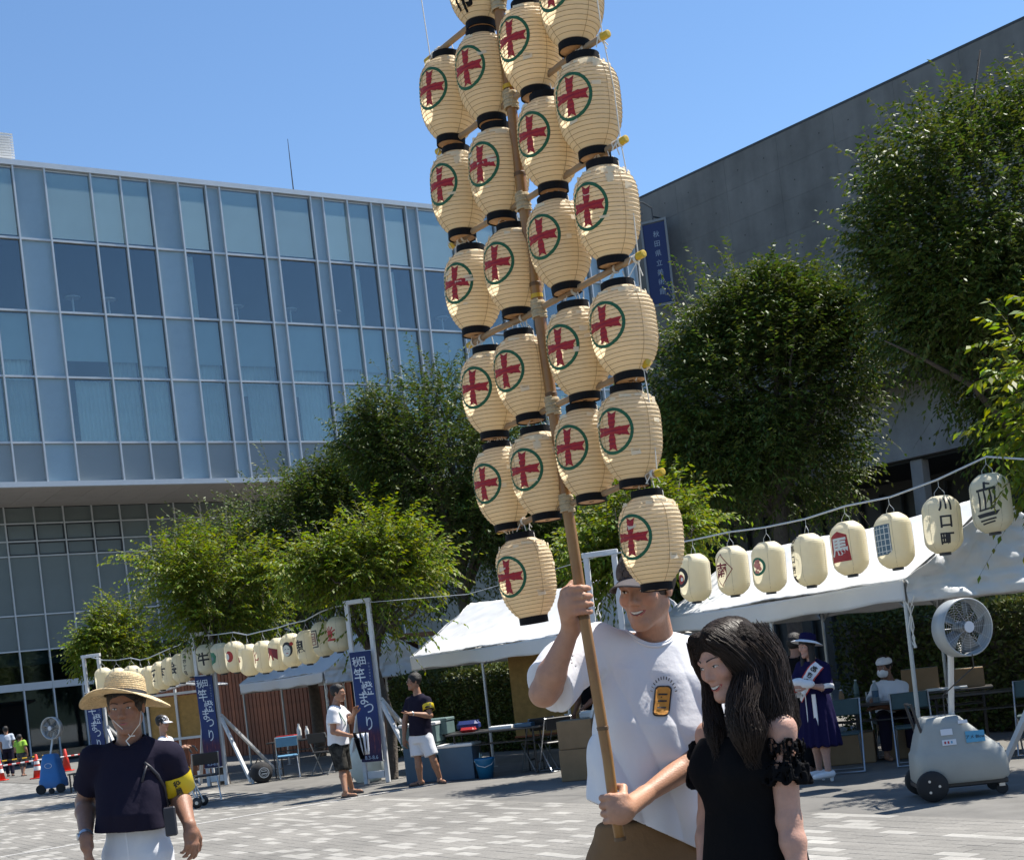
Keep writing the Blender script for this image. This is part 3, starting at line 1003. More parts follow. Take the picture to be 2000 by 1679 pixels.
tree('young_tree', 'small round young tree at the far left by the glass hall', b3,
     [(b3 + A3([0, 0, 0.0]), (0.95, 0.9, 0.8)), (b3 + A3([-0.6, 0, -0.2]), (0.55, 0.6, 0.5)), (b3 + A3([0.45, 0, -0.35]), (0.7, 0.7, 0.55)), (b3 + A3([0.2, 0, 0.55]), (0.55, 0.5, 0.45))],
     1350, 14, 0.10, M_leafy, 37, 0.08, 0.4, group=G_new, tw_len=(0.35, 0.7), droop=0.16, shoots=110, sh_len=(0.45, 0.9), sh_up=0.25, sh_droop=0.2, gap=0.0, spread=0.7, updir=0.22, shell=0.15)
b4 = at(1262, 1040, 18.6)
tree('young_tree', 'young bright green tree behind the holder\'s raised hand', b4,
     [(b4 + A3([0, 0, 0]), (0.8, 0.75, 0.65)), (b4 + A3([0.5, 0, 0.1]), (0.45, 0.5, 0.45)), (b4 + A3([-0.5, 0, -0.3]), (0.6, 0.6, 0.5)), (b4 + A3([0.2, 0, 0.5]), (0.5, 0.5, 0.35))],
     1100, 14, 0.10, M_leafy, 38, 0.085, 0.4, group=G_new, tw_len=(0.4, 0.8), droop=0.16, shoots=110, sh_len=(0.45, 0.9), sh_up=0.25, sh_droop=0.2, spread=0.75, updir=0.25, shell=0.2)
b5 = at(2070, 800, 13.4)
tree('young_tree', 'bright yellow-green branches reaching in at the right edge', (b5[0] + 0.3, b5[1]),
     [(b5 + A3([0.15, 0, 0.2]), (0.75, 0.8, 0.85)), (b5 + A3([-0.1, 0, -0.45]), (0.6, 0.7, 0.5)), (b5 + A3([0.5, 0, 0.6]), (0.6, 0.7, 0.6))],
     700, 13, 0.12, M_leafy, 40, 0.08, 0.4, group=G_new, tw_len=(0.4, 0.75), droop=0.25, shoots=90, sh_len=(0.5, 0.9), sh_up=0.1, sh_droop=0.3, spread=0.75, updir=0.15, shell=0.2)


def hedge(name, label, a, b, h, th, nleaf, seed, group):
    g = np.random.default_rng(seed)
    a, b = A3(a), A3(b)
    L_ = np.linalg.norm((b - a)[:2]); X = unit(b - a); Y = np.cross(UP, X)
    root = thing(name, label, 'hedge', (a + b) / 2, group=group)
    mb = MB()
    mb.box((a + b) / 2 + UP * (h / 2 - 0.08), (L_ - 0.2, th - 0.3, h - 0.2), X, Y); mb.build('core', M_bark, root)
    # leaves over the top and both faces
    pos = g.uniform(-0.5, 0.5, nleaf) * L_
    nz = SNoise(seed, 8, 1.5, 5)
    top = g.random(nleaf) < 0.3
    z = np.where(top, h + g.normal(0, 0.05, nleaf), g.uniform(0.02, h, nleaf))
    y = np.where(top, g.uniform(-th / 2, th / 2, nleaf), np.where(g.random(nleaf) < 0.8, -th / 2, th / 2) + g.normal(0, 0.06, nleaf))
    p = (a + b) / 2 + X[None] * pos[:, None] + Y[None] * y[:, None] * np.where(np.dot(Y, BV) > 0, 1, -1); p[:, 2] = z
    p += (nz(p) * 0.09)[:, None] * np.where(top[:, None], UP[None], -BV[None])
    d = np.where(top[:, None], UP[None] * 0.8, -BV[None] * 0.7 + UP[None] * 0.3) + g.normal(0, 0.5, (nleaf, 3)); d /= np.linalg.norm(d, axis=1)[:, None]
    nr = UP[None] * 0.6 - BV[None] * 0.5 + g.normal(0, 0.5, (nleaf, 3))
    ln = g.uniform(0.05, 0.095, nleaf)
    v, f = leaf_quads(p, d, nr, ln, ln * 0.27)
    cols = np.repeat(np.stack([g.random(nleaf), g.random(nleaf), np.zeros(nleaf)], 1), 4, axis=0)
    link('foliage', mesh_np('foliage', v - world_loc(root), f, M_leafh, cols=cols), root)
    return root


h0 = A3([4.27, 14.2, 0]) + BV * 4.3
hedge('clipped_hedge', 'clipped hedge behind the tent on the right', h0 - AV * 4.6, h0 + AV * 6.0, 1.75, 1.0, 52000, 51, 'clipped hedges behind the tents')
ha, hb2 = at(800, 1400, 28.8), at(1135, 1400, 25.6)
hedge('clipped_hedge', 'clipped hedge behind the tables of the middle tent', ha * A3([1, 1, 0]), hb2 * A3([1, 1, 0]), 1.66, 1.0, 36000, 52, 'clipped hedges behind the tents')
# ------------------------------------------------------------------ tents
M_tent = mat('tent_cloth', (0.70, 0.71, 0.715), 0.62, var=0.05, vscale=1.5, trans=0.09, bump=0.3, bscale=5)
M_steel = mat('steel_pole', (0.42, 0.44, 0.45), 0.42, metal=0.7, var=0.12, vscale=6)
M_black = mat('black_plastic', (0.018, 0.018, 0.02), 0.45, var=0.2, vscale=8)
M_rope = mat('white_rope', (0.72, 0.69, 0.62), 0.85, var=0.1, vscale=40)
M_concb = mat('weight_block', (0.16, 0.17, 0.17), 0.9, var=0.2, vscale=10, bump=0.3)


def cloth_part(name, P, parent, m=M_tent, solid=0.006):
    return MB().grid(P).build(name, m, parent, smooth=True, solid=solid)


def tent(label, near, far, W, eave, ridge, seed, vh=0.23, group='white event tents'):
    near, far = A3([near[0], near[1], 0.]), A3([far[0], far[1], 0.])
    dv = unit(far - near); L_ = np.linalg.norm(far - near)
    bv = A3([-dv[1], dv[0], 0]);  bv = bv if bv[1] * 0.5 + bv[0] > 0 else -bv
    t = thing('event_tent', label, 'tent', (near + far) / 2, group=group)
    nz = SNoise(seed, 10, 2.0, 7.0); nz2 = SNoise(seed + 1, 8, 6, 16)

    def wr(P, amp, nrm):
        q = P.reshape(-1, 3)
        return (q + nrm[None] * ((nz(q) * amp + nz2(q) * amp * 0.35)[:, None])).reshape(P.shape)
    ns, nt_ = 90, 34
    S = np.linspace(0, 1, ns)[:, None, None]; T = np.linspace(0, 1, nt_)[None, :, None]
    for side, nm in ((0, 'canopy_slope'), (1, 'canopy_slope')):
        e0 = near + UP * eave + bv * (W * side); rg = near + UP * ridge + bv * W / 2
        P = e0 * (1 - T) + rg * T + dv * L_ * S
        sag = 0.05 * np.sin(math.pi * T) * (0.6 + 0.4 * np.sin(math.pi * S * 2) ** 2) + 0.05 * np.sin(math.pi * S) * T
        P = P - UP * sag
        P = wr(P, 0.018, UP); P = P - UP * (np.abs(nz2(P.reshape(-1, 3) * 1.3)).reshape(P.shape[:2])[:, :, None] * 0.014)
        cloth_part(nm, P, t)
    # valance strips on the long sides
    nv = 7
    T2 = np.linspace(0, 1, nv)[None, :, None]
    for side in (0, 1):
        e0 = near + UP * (eave - 0.012) + bv * (W * side + (-0.02 if side == 0 else 0.02))
        P = e0 - UP * vh * T2 + dv * L_ * S
        bell = np.sin(S * math.pi * 5 + seed) * 0.018 * T2 + np.sin(S * 41 + seed) * 0.006 * T2
        P = P + bv * bell - UP * (0.018 * np.sin(math.pi * S) ** 2 + 0.012 * np.sin(S * 23 + seed) * T2)
        cloth_part('valance', P, t)
    # gable cloths with their valances
    for end, off in ((0, -0.015), (1, 0.015)):
        p0 = near + dv * (L_ * end + off)
        Sg = np.linspace(0, 1, 70)[:, None, None]; Tg = np.linspace(0, 1, 40)[None, :, None]
        roof = eave + (ridge - eave) * (1 - np.abs(Sg * 2 - 1))
        zz = (eave - vh * 1.15) * (1 - Tg) + (roof - 0.008) * Tg
        P = p0 + bv * W * Sg + UP * zz
        q = P.reshape(-1, 3)
        f_ = nz(q * A3([1.4, 1.4, 2.6])) * 0.06 + nz2(q) * 0.035 + np.abs(nz2(q * 1.7 + 3.1)) * 0.05 + np.abs(nz(q * 2.3 + 1.7)) * 0.05 - np.abs(nz2(q * 3.6 + 0.7)) * 0.022
        f_ = f_.reshape(P.shape[:2])[:, :, None]
        fold = 0.03 * np.maximum(0, 1 - np.abs(zz - eave) / 0.06)
        P = P + dv * ((f_ - fold) * (1 if end == 0 else -1) * -1)
        cloth_part('gable_cloth', P, t)
    # frame
    pole = MB()
    for s_ in (0.012, 0.5, 0.988):
        for w_ in (0.03, W - 0.03):
            b = near + dv * L_ * s_ + bv * w_
            m_ = MB(); m_.tube([b, b + UP * (eave - 0.02)], 0.024, 8); m_.lathe([(0.07, 0.0), (0.07, 0.012)], 10, c=b)
            m_.build('pole', M_steel, t)
    m_ = MB()
    for w_ in (0.03, W - 0.03):
        m_.tube([near + bv * w_ + UP * (eave - 0.04), far + bv * w_ + UP * (eave - 0.04)], 0.02, 6)
    m_.tube([near + bv * W / 2 + UP * (ridge - 0.11), far + bv * W / 2 + UP * (ridge - 0.11)], 0.02, 6)
    for s_ in (0.012, 0.5, 0.988):
        b = near + dv * L_ * s_
        m_.tube([b + UP * (eave - 0.04) + bv * 0.03, b + UP * (ridge - 0.13) + bv * W / 2, b + UP * (eave - 0.04) + bv * (W - 0.03)], 0.018, 6)
        for w_, sg_ in ((0.03, 1), (W - 0.03, -1)):
            for e_ in (-1, 1):
                if (s_ < 0.1 and e_ < 0) or (s_ > 0.9 and e_ > 0): continue
                m_.tube([b + bv * w_ + UP * (eave - 0.32), b + bv * w_ + dv * 0.3 * e_ + UP * (eave - 0.06)], 0.012, 6)
    m_.build('roof_frame', M_steel, t)
    # tie cords at the near corner
    c = near + UP * (eave - 0.2) + bv * 0.03
    m_ = MB(); g = np.random.default_rng(seed)
    for k in range(4):
        pts = [c + A3([g.normal(0, 0.02), g.normal(0, 0.02), -0.11 * i]) for i in range(6)]
        m_.tube(pts, 0.006, 5)
    m_.build('tie_cord', M_rope, t)
    return t, near, dv, bv, L_


tr_, trn, trd, trb, trl = tent('white tent on the right with the fan at its corner', (4.27, 14.2), (2.18, 18.7), 2.75, 2.06, 2.88, 3)
tm_, tmn, tmd, tmb, tml = tent('white tent in the middle behind the lowest lantern', (0.80, 20.1), (-1.80, 24.3), 2.75, 2.02, 2.9, 4)
tl_, tln, tld, tlb, tll = tent('white tent on the left in front of the plank shed', (-4.0, 28.4), (-6.65, 32.6), 2.75, 2.0, 2.85, 5)
w_ = MB(); w_.box(trn * 0 + tmn + A3([0.02, -0.12, 0.09]), (0.3, 0.3, 0.18)); o = w_.build('weight_block', M_concb, None, org=tmn + A3([0, -0.12, 0]), bev=0.02)
tag(o, 'dark weight block at the foot of the middle tent pole', 'weight')

# ------------------------------------------------------------------ lantern posts, banners and strings
M_wpost = mat('white_painted_wood', (0.58, 0.59, 0.60), 0.55, var=0.10, vscale=5, bump=0.15, bscale=20)
M_cable = mat('pale_cable', (0.50, 0.52, 0.52), 0.6)
PD = unit(A3([0.95, -0.30, 0])); PN = A3([PD[1], -PD[0], 0]) * 1.0
PN = PN if PN[1] < 0 else -PN                      # faces the viewer
posts = [A3([-9.3, 29.7, 0]), A3([-5.88, 25.7, 0]), A3([-2.36, 21.5, 0]), A3([1.32, 17.5, 0]), A3([5.35, 12.5, 0])]
POSTZ = 2.92
pl = ['white lantern post at the far left, behind the straw hat', 'white lantern post with a blue banner, nearest the plank shed',
      'white lantern post with a blue banner between the two talking men', 'white lantern post behind the pole holder\'s raised hand',
      'white lantern post past the right edge by the fan']
for i, p in enumerate(posts):
    t = thing('lantern_post', pl[i], 'post', p, group='white wooden lantern posts')
    for sx in (-0.19, 0.19):
        m_ = MB(); m_.box(p + PD * sx + UP * POSTZ / 2, (0.068, 0.068, POSTZ), PD); m_.build('upright', M_wpost, t, bev=0.006)
    m_ = MB(); m_.box(p + UP * (POSTZ + 0.03), (0.48, 0.078, 0.07), PD); m_.build('top_rail', M_wpost, t, bev=0.006)
    m_ = MB(); m_.box(p + UP * 0.14, (0.295, 0.06, 0.12), PD); m_.build('foot_rail', M_wpost, t, bev=0.006)
    for a_, b_ in ((PD * 0.22 + UP * 1.3, A3([0.75, -0.55, 0.03])), (PD * 0.22 + UP * 1.35, A3([0.95, 1.3, 0.03])), (-PD * 0.22 + PN * -0.05 + UP * 1.2, A3([-0.55, 0.9, 0.03]))):
        m_ = MB(); m_.bar(p + a_, p + b_, 0.06, 0.05); m_.build('brace', M_wpost, t)
        m_ = MB(); m_.box(p + b_ + unit(b_ * A3([1, 1, 0])) * 0.045 + UP * 0.10, (0.05, 0.05, 0.3)); m_.build('stake', M_wpost, t)


def banner_mat():
    m = bpy.data.materials.new('festival_banner'); m.use_nodes = True
    nt = m.node_tree; p = nt.nodes['Principled BSDF']; L = nt.links.new
    p.inputs['Roughness'].default_value = 0.75
    tc = nt.nodes.new('ShaderNodeTexCoord'); sx = nt.nodes.new('ShaderNodeSeparateXYZ'); L(tc.outputs['Object'], sx.inputs[0])
    rp = nt.nodes.new('ShaderNodeValToRGB'); e = rp.color_ramp.elements
    e[0].position = 0.0; e[0].color = (0.012, 0.012, 0.05, 1)
    e[1].position = 1.0; e[1].color = (0.008, 0.022, 0.10, 1)
    for pos, c in ((0.16, (0.05, 0.02, 0.06, 1)), (0.24, (0.06, 0.02, 0.055, 1)), (0.33, (0.018, 0.033, 0.12, 1)), (0.6, (0.018, 0.042, 0.16, 1))):
        q = e.new(pos); q.color = c
    mr = nt.nodes.new('ShaderNodeMapRange'); mr.inputs[1].default_value = 0; mr.inputs[2].default_value = 1.78
    L(sx.outputs[2], mr.inputs[0]); L(mr.outputs[0], rp.inputs[0])
    mp = nt.nodes.new('ShaderNodeMapping'); mp.inputs['Scale'].default_value = (16, 16, 3); L(tc.outputs['Object'], mp.inputs['Vector'])
    nz = nt.nodes.new('ShaderNodeTexNoise'); nz.inputs['Scale'].default_value = 1.6; nz.inputs['Detail'].default_value = 4; L(mp.outputs[0], nz.inputs['Vector'])
    r2 = nt.nodes.new('ShaderNodeValToRGB'); r2.color_ramp.elements[0].position = 0.5; r2.color_ramp.elements[1].position = 0.68; L(nz.outputs[0], r2.inputs[0])
    band = nt.nodes.new('ShaderNodeMapRange'); band.inputs[1].default_value = 0.62; band.inputs[2].default_value = 0.35; L(sx.outputs[2], band.inputs[0])
    low = nt.nodes.new('ShaderNodeMapRange'); low.inputs[1].default_value = 0.12; low.inputs[2].default_value = 0.22; L(sx.outputs[2], low.inputs[0])
    mu = nt.nodes.new('ShaderNodeMath'); mu.operation = 'MULTIPLY'; L(r2.outputs[0], mu.inputs[0]); L(band.outputs[0], mu.inputs[1])
    mu2 = nt.nodes.new('ShaderNodeMath'); mu2.operation = 'MULTIPLY'; L(mu.outputs[0], mu2.inputs[0]); L(low.outputs[0], mu2.inputs[1])
    mx = nt.nodes.new('ShaderNodeMix'); mx.data_type = 'RGBA'; L(mu2.outputs[0], mx.inputs[0]); L(rp.outputs[0], mx.inputs[6]); mx.inputs[7].default_value = (0.24, 0.06, 0.06, 1)
    L(mx.outputs[2], p.inputs['Base Color'])
    return m


M_ban = banner_mat()
M_bantext = mat('banner_lettering', (0.62, 0.68, 0.74), 0.8)
M_bantext2 = mat('banner_small_print', (0.30, 0.36, 0.46), 0.8)


def banner(p, label, seed, top=2.14, h=1.78, w=0.37):
    org = p + PN * 0.10 + UP * (top - h)
    t = thing('festival_banner', label, 'banner', org, group='blue festival banners on the lantern posts')
    def surf(x, z):
        return org + PD * x + UP * z + PN * (0.014 * np.sin(z * 4 + seed + x * 5) + 0.006 * np.sin(z * 11 + seed))
    P = A3([[surf(x, z) for z in np.linspace(0, h, 40)] for x in np.linspace(-w / 2, w / 2, 8)])
    o = MB().grid(P).build('cloth', M_ban, t, smooth=True)
    m_ = MB()
    for zz in (0, h): MB().tube([org + PD * -0.2 + UP * zz, org + PD * 0.2 + UP * zz], 0.011, 6).build('rod', M_wpost, t)
    m_ = MB()
    items = [('秋', -0.085, 1.62, 0.145), ('田', 0.03, 1.63, 0.125), ('竿', -0.055, 1.40, 0.21), ('燈', 0.055, 1.18, 0.21), ('ま', -0.035, 1.03, 0.20), ('つ', 0.035, 0.86, 0.19), ('り', 0.02, 0.62, 0.17)]
    for ch, x, z, s_ in items:
        v2, f2 = text_mesh2d(ch, s_, 0.006)
        v2 = v2 * A3([1.0, 1.5 if ch == 'り' else 1.18]) @ A3([[1, 0.0], [-0.06, 1]])
        v2, f2 = slice2d(v2 + A3([x, z]), f2, 0.08)
        m_.add([surf(q[0], q[1]) + PN * 0.004 for q in v2], f2)
    m_.build('lettering', M_bantext, t)
    m_ = MB()
    v2, f2 = text_mesh2d('秋田の夏祭り', 0.034, 0.0, True, 1.5)
    m_.add([surf(q[0] + 0.13, q[1] + 1.45) + PN * 0.004 for q in v2], f2)
    v2, f2 = text_mesh2d('8.3-8.6', 0.085, 0.02)
    m_.add([surf(q[0], q[1] + 0.07) + PN * 0.004 for q in v2], f2)
    m_.build('small_print', M_bantext2, t)


banner(posts[2], 'blue festival banner hanging between the two talking men', 1.0)
banner(posts[1], 'blue festival banner hanging in front of the plank shed\'s bamboo stall', 2.2)
banner(posts[0], 'blue festival banner half hidden behind the straw-hatted man', 3.1)

# --- vinyl street lanterns on the strings
M_vinyl = mat('lantern_vinyl', (0.84, 0.775, 0.58), 0.5, var=0.05, vscale=5, trans=0.40, spec=0.4)
M_mblack = mat('print_black', (0.02, 0.02, 0.022), 0.6)
M_mred = mat('print_red', (0.42, 0.035, 0.03), 0.6, var=0.15, vscale=30)
M_mdred = mat('print_dark_red', (0.22, 0.025, 0.03), 0.6)
M_mgreen = mat('print_green', (0.02, 0.16, 0.08), 0.6)
M_mpink = mat('print_pink', (0.62, 0.22, 0.16), 0.6, var=0.3, vscale=30)
M_mgrey = mat('print_slate', (0.10, 0.16, 0.19), 0.6, var=0.2, vscale=40)
M_mwhite = mat('print_white', (0.75, 0.72, 0.62), 0.6)
LR, LH = 0.192, 0.575


def lant_r(z):
    """vinyl lantern radius at height z (0..LH)"""
    t = np.clip(z / LH, 0, 1)
    e = np.abs(t - 0.5) * 2
    return LR * np.clip(1 - np.clip((e - 0.50) / 0.50, 0, 1) ** 2.4 * 0.52 - 0.03 * e ** 2, 0.2, 1)


prof = [(0.0001, 0.0)] + [(float(lant_r(z)) + 0.0012 * math.sin(i * 2.1), float(z)) for i, z in enumerate(np.linspace(0, LH, 74))]
lbm = MB().lathe(prof, 28, cap=False)
lant_body = lbm.mesh('vinyl_shell', M_vinyl, smooth=True)
capm = MB().lathe([(0.06, -0.026), (0.06, 0.004)], 16).mesh('bottom_cap', M_black)
seam = MB()
for a in (40, 130, 220, 310):
    seam.tube([(math.cos(R_(a)) * (float(lant_r(z)) + 0.001), math.sin(R_(a)) * (float(lant_r(z)) + 0.001), float(z)) for z in np.linspace(0.01, LH - 0.01, 14)], 0.0016, 4)
M_seam = mat('lantern_seam', (0.42, 0.37, 0.27), 0.7)
seam_m = seam.mesh('seam', M_seam)
hang = MB(); hang.tube([(-0.05, 0, LH - 0.03), (-0.05, 0, LH + 0.04), (0, 0, LH + 0.1), (0.05, 0, LH + 0.04), (0.05, 0, LH - 0.03)], 0.003, 5)
hang.tube([(0, 0, LH + 0.1), (0, 0, LH + 0.17)], 0.003, 5)
hang_m = hang.mesh('hanger', M_cable)


def wrap(v2, f2, rfun, m_, off, step=0.03, z0=0.0, rref=LR):
    """print flat artwork round a lantern (front = -Y)"""
    if len(v2) == 0: return
    V, F = slice2d(np.asarray(v2, float), f2, step)
    pts = []
    for x, z in V:
        zz = z + z0
        r = float(rfun(zz)) + off
        a = -math.pi / 2 + x / rref
        pts.append((r * math.cos(a), r * math.sin(a), zz))
    m_.add(pts, F)


def ring2d(r0, r1, n=36, c=(0, 0), sx=1.0):
    v = [(c[0] + sx * r * math.cos(2 * math.pi * k / n), c[1] + r * math.sin(2 * math.pi * k / n)) for r in (r0, r1) for k in range(n)]
    return A3(v), [[k, (k + 1) % n, n + (k + 1) % n, n + k] for k in range(n)]


def disc2d(r, c=(0, 0), n=20, sx=1.0):
    return A3([(c[0] + sx * r * math.cos(2 * math.pi * k / n), c[1] + r * math.sin(2 * math.pi * k / n)) for k in range(n)]), [list(range(n))]


def poly2d(p): return A3(p, dtype=float), [list(range(len(p)))]


def stroke2d(pts, w):
    V, F = [], []
    for a, b in zip(pts[:-1], pts[1:]):
        a, b = A3(a, dtype=float), A3(b, dtype=float); d = unit(b - a); n_ = A3([-d[1], d[0]]) * w / 2
        k = len(V); V += [a - n_ - d * w * 0.3, b - n_ + d * w * 0.3, b + n_ + d * w * 0.3, a + n_ - d * w * 0.3]; F.append([k, k + 1, k + 2, k + 3])
    return A3(V), F


def mark_mesh(kind):
    m_ = MB(); mats = [M_mblack, M_mred, M_mgreen, M_mpink, M_mgrey, M_mwhite, M_mdred]
    zc = LH * 0.52
    def put(vf, mi, layer=0):
        m_.cur = mi; wrap(np.asarray(vf[0], float) * 1.22, vf[1], lant_r, m_, 0.0022 + 0.0012 * layer, z0=zc)
    if kind.startswith('T:'):
        txt = kind[2:]; n_ = len(txt)
        s_ = {1: 0.21, 2: 0.17, 3: 0.118, 4: 0.09, 5: 0.075}[n_]
        v, f = text_mesh2d(txt, s_, 0.03, True, 1.22 if n_ > 1 else 1)
        put((v, f), 0)
    elif kind == 'ship':
        put(poly2d([(-0.09, -0.10), (0.10, -0.08), (0.07, -0.115), (-0.07, -0.13)]), 0)
        for x in (-0.06, -0.015, 0.03):
            put(poly2d([(x, -0.07), (x + 0.012, -0.07), (x + 0.02, 0.02), (x + 0.012, 0.09), (x, 0.09), (x + 0.004, 0.02)]), 0)
        put(poly2d([(0.06, -0.06), (0.075, -0.02), (0.082, 0.09), (0.068, 0.09), (0.062, -0.01)]), 0)
        put(stroke2d([(-0.065, 0.09), (0.08, 0.10)], 0.02), 0); put(stroke2d([(-0.06, -0.07), (0.06, -0.055)], 0.014), 0)
        put(stroke2d([(0.0, 0.10), (0.0, 0.15)], 0.02), 0); put(stroke2d([(0.0, 0.145), (0.04, 0.135)], 0.014), 0)
        put(stroke2d([(-0.06, -0.155), (0.06, -0.14)], 0.014), 0); put(stroke2d([(-0.05, -0.18), (0.05, -0.165)], 0.012), 0)
    elif kind == 'shogi':
        put(poly2d([(-0.105, -0.13), (0.105, -0.13), (0.085, 0.10), (0.0, 0.14), (-0.085, 0.10)]), 1)
        put(text_mesh2d('馬', 0.175, 0.03), 5, 1)
    elif kind == 'diamond':
        for w_, mi in ((0.008, 6),):
            put(stroke2d([(0, 0.155), (0.12, 0), (0, -0.155), (-0.12, 0), (0, 0.155)], w_), mi)
        put(text_mesh2d('南', 0.145, 0.03), 6)
    elif kind == 'flower':
        put(ring2d(0.06, 0.085), 2)
        g = np.random.default_rng(3)
        for k in range(16):
            a, r = g.uniform(0, 6.28), g.uniform(0, 0.06); put(disc2d(g.uniform(0.014, 0.024), (r * math.cos(a), r * math.sin(a)), 8), 3, 1)
    elif kind == 'lattice':
        put(poly2d([(-0.09, -0.13), (0.05, -0.13), (0.09, -0.10), (0.09, 0.13), (-0.09, 0.13)]), 4)
        for k in range(5):
            put(stroke2d([(-0.08 + 0.04 * k, -0.12), (-0.08 + 0.04 * k, 0.12)], 0.007), 5, 1)
            put(stroke2d([(-0.085, -0.1 + 0.05 * k), (0.085, -0.1 + 0.05 * k)], 0.006), 5, 1)
    elif kind == 'basket':
        put(disc2d(0.05, (0.0, -0.02)), 1, 1)
        put(ring2d(0.06, 0.10, 24), 0); put(disc2d(0.022, (0.02, -0.02), 8), 5, 2)
    elif kind == 'reddisc':
        put(disc2d(0.085, sx=0.75), 1); put(disc2d(0.05, (-0.03, 0), sx=0.6), 5, 1)
    elif kind == 'greenfan':
        put(poly2d([(-0.06, -0.10), (0.06, -0.06), (0.085, 0.03), (0.05, 0.09), (-0.06, 0.10)]), 2); put(disc2d(0.03, (0, 0)), 4, 1)
    elif kind == 'redbranch':
        put(stroke2d([(-0.04, 0.10), (0.0, 0.0), (0.0, -0.09)], 0.02), 1); put(stroke2d([(0.0, -0.04), (0.06, -0.05), (0.07, -0.02)], 0.018), 1); put(stroke2d([(0, 0.0), (0.04, 0.06)], 0.012), 1)
    elif kind == 'redpatch':
        put(poly2d([(-0.05, -0.05), (0.05, -0.02), (0.02, 0.05), (-0.05, 0.04)]), 1)
    elif kind == 'gate':
        put(poly2d([(-0.10, 0.02), (0.10, -0.09), (0.10, 0.06), (-0.10, 0.10)]), 6); put(poly2d([(-0.09, -0.10), (-0.07, -0.1), (-0.02, 0.0), (0.02, -0.1), (0.04, -0.09), (0.0, 0.06), (-0.05, 0.05)]), 1, 1)
    elif kind == 'oval':
        put(disc2d(0.105, (0, 0.0), sx=0.78), 0); put(disc2d(0.082, (-0.012, -0.018), sx=0.72), 5, 1); put(disc2d(0.028, (0.07, 0.07), 10), 1, 1)
        put(stroke2d([(-0.04, 0.0), (-0.015, 0.004)], 0.008), 0, 2); put(stroke2d([(0.01, 0.004), (0.035, 0.0)], 0.008), 0, 2); put(stroke2d([(-0.02, -0.055), (0.012, -0.055)], 0.009), 1, 2)
    elif kind == 'square':
        put(stroke2d([(-0.08, -0.11), (0.08, -0.11), (0.08, 0.11), (-0.08, 0.11), (-0.08, -0.11)], 0.016), 0)
        put(stroke2d([(-0.05, -0.075), (0.05, -0.075), (0.05, 0.075), (-0.05, 0.075), (-0.05, -0.075)], 0.012), 6); put(text_mesh2d('田', 0.09, 0.01), 6)
    elif kind == 'redhand':
        put(disc2d(0.055, (0, -0.01)), 1)
        for k in range(5):
            a = R_(30 + 30 * k); put(stroke2d([(0.03 * math.cos(a), 0.03 * math.sin(a)), (0.1 * math.cos(a), 0.1 * math.sin(a))], 0.018), 1)
        put(stroke2d([(-0.06, -0.08), (0.08, -0.08)], 0.03), 1)
    me = m_.mesh('print', mats)
    return me


strings = [
    (3, [(1356, 1128, 'basket', 62, 'with a red and black basket print, beside the holder\'s cap'), (1431, 1114, 'diamond', 45, 'with a dark red character in a diamond'),
         (1501, 1107, 'flower', 42, 'with a round pink flower print'), (1580, 1093, 'T:西馬口労町', 66, 'with five small black characters down its left side'),
         (1660, 1070, 'shogi', 35, 'with a white character on a red five-sided tile'), (1748, 1055, 'lattice', 42, 'with a slate-blue lattice print'),
         (1840, 1024, 'T:川口町', -12, 'with three large black characters down its front'), (1937, 982, 'ship', 14, 'with a black sailing ship, last before the right edge')]),
    (1, [(405, 1287, 'T:牛', 22, 'with one black character, beside the left banner post'), (434, 1285, 'greenfan', 60, 'with a green fan print'), (460, 1282, 'reddisc', 35, 'with a large red disc'),
         (488, 1288, 'redpatch', 78, 'almost blank, next after the red disc'), (516, 1282, 'redbranch', 62, 'with a thin red branch'), (544, 1277, 'gate', 45, 'with a dark red gable print'),
         (571, 1269, 'oval', 25, 'with a black-haired oval face print'), (602, 1263, 'T:鬼', 55, 'with one bold black character above the left tent'), (633, 1247, 'square', 62, 'with nested black and red squares'),
         (661, 1238, 'redhand', 50, 'with a red hand print, beside the middle banner post')]),
    (0, [(205, 1329, '', 0, 'plain, at the far left end of its string'), (232, 1330, '', 0, 'plain, hidden behind the crown of the straw hat'), (259, 1326, '', 0, 'plain, half hidden by the straw hat crown'), (278, 1331, 'greenfan', 75, 'with a green sliver, first right of the straw hat'),
         (296, 1327, 'redhand', 75, 'with a small red print, second right of the straw hat'), (315, 1319, 'T:坂', 68, 'with one black character, third right of the straw hat'), (334, 1311, 'T:本', 72, 'with one black character, fourth right of the straw hat'),
         (354, 1304, 'T:会', 65, 'grey-white with one black character, two before the left banner post'), (373, 1292, 'T:川反四丁目', 45, 'with a column of small characters, beside the left banner post')]),
]
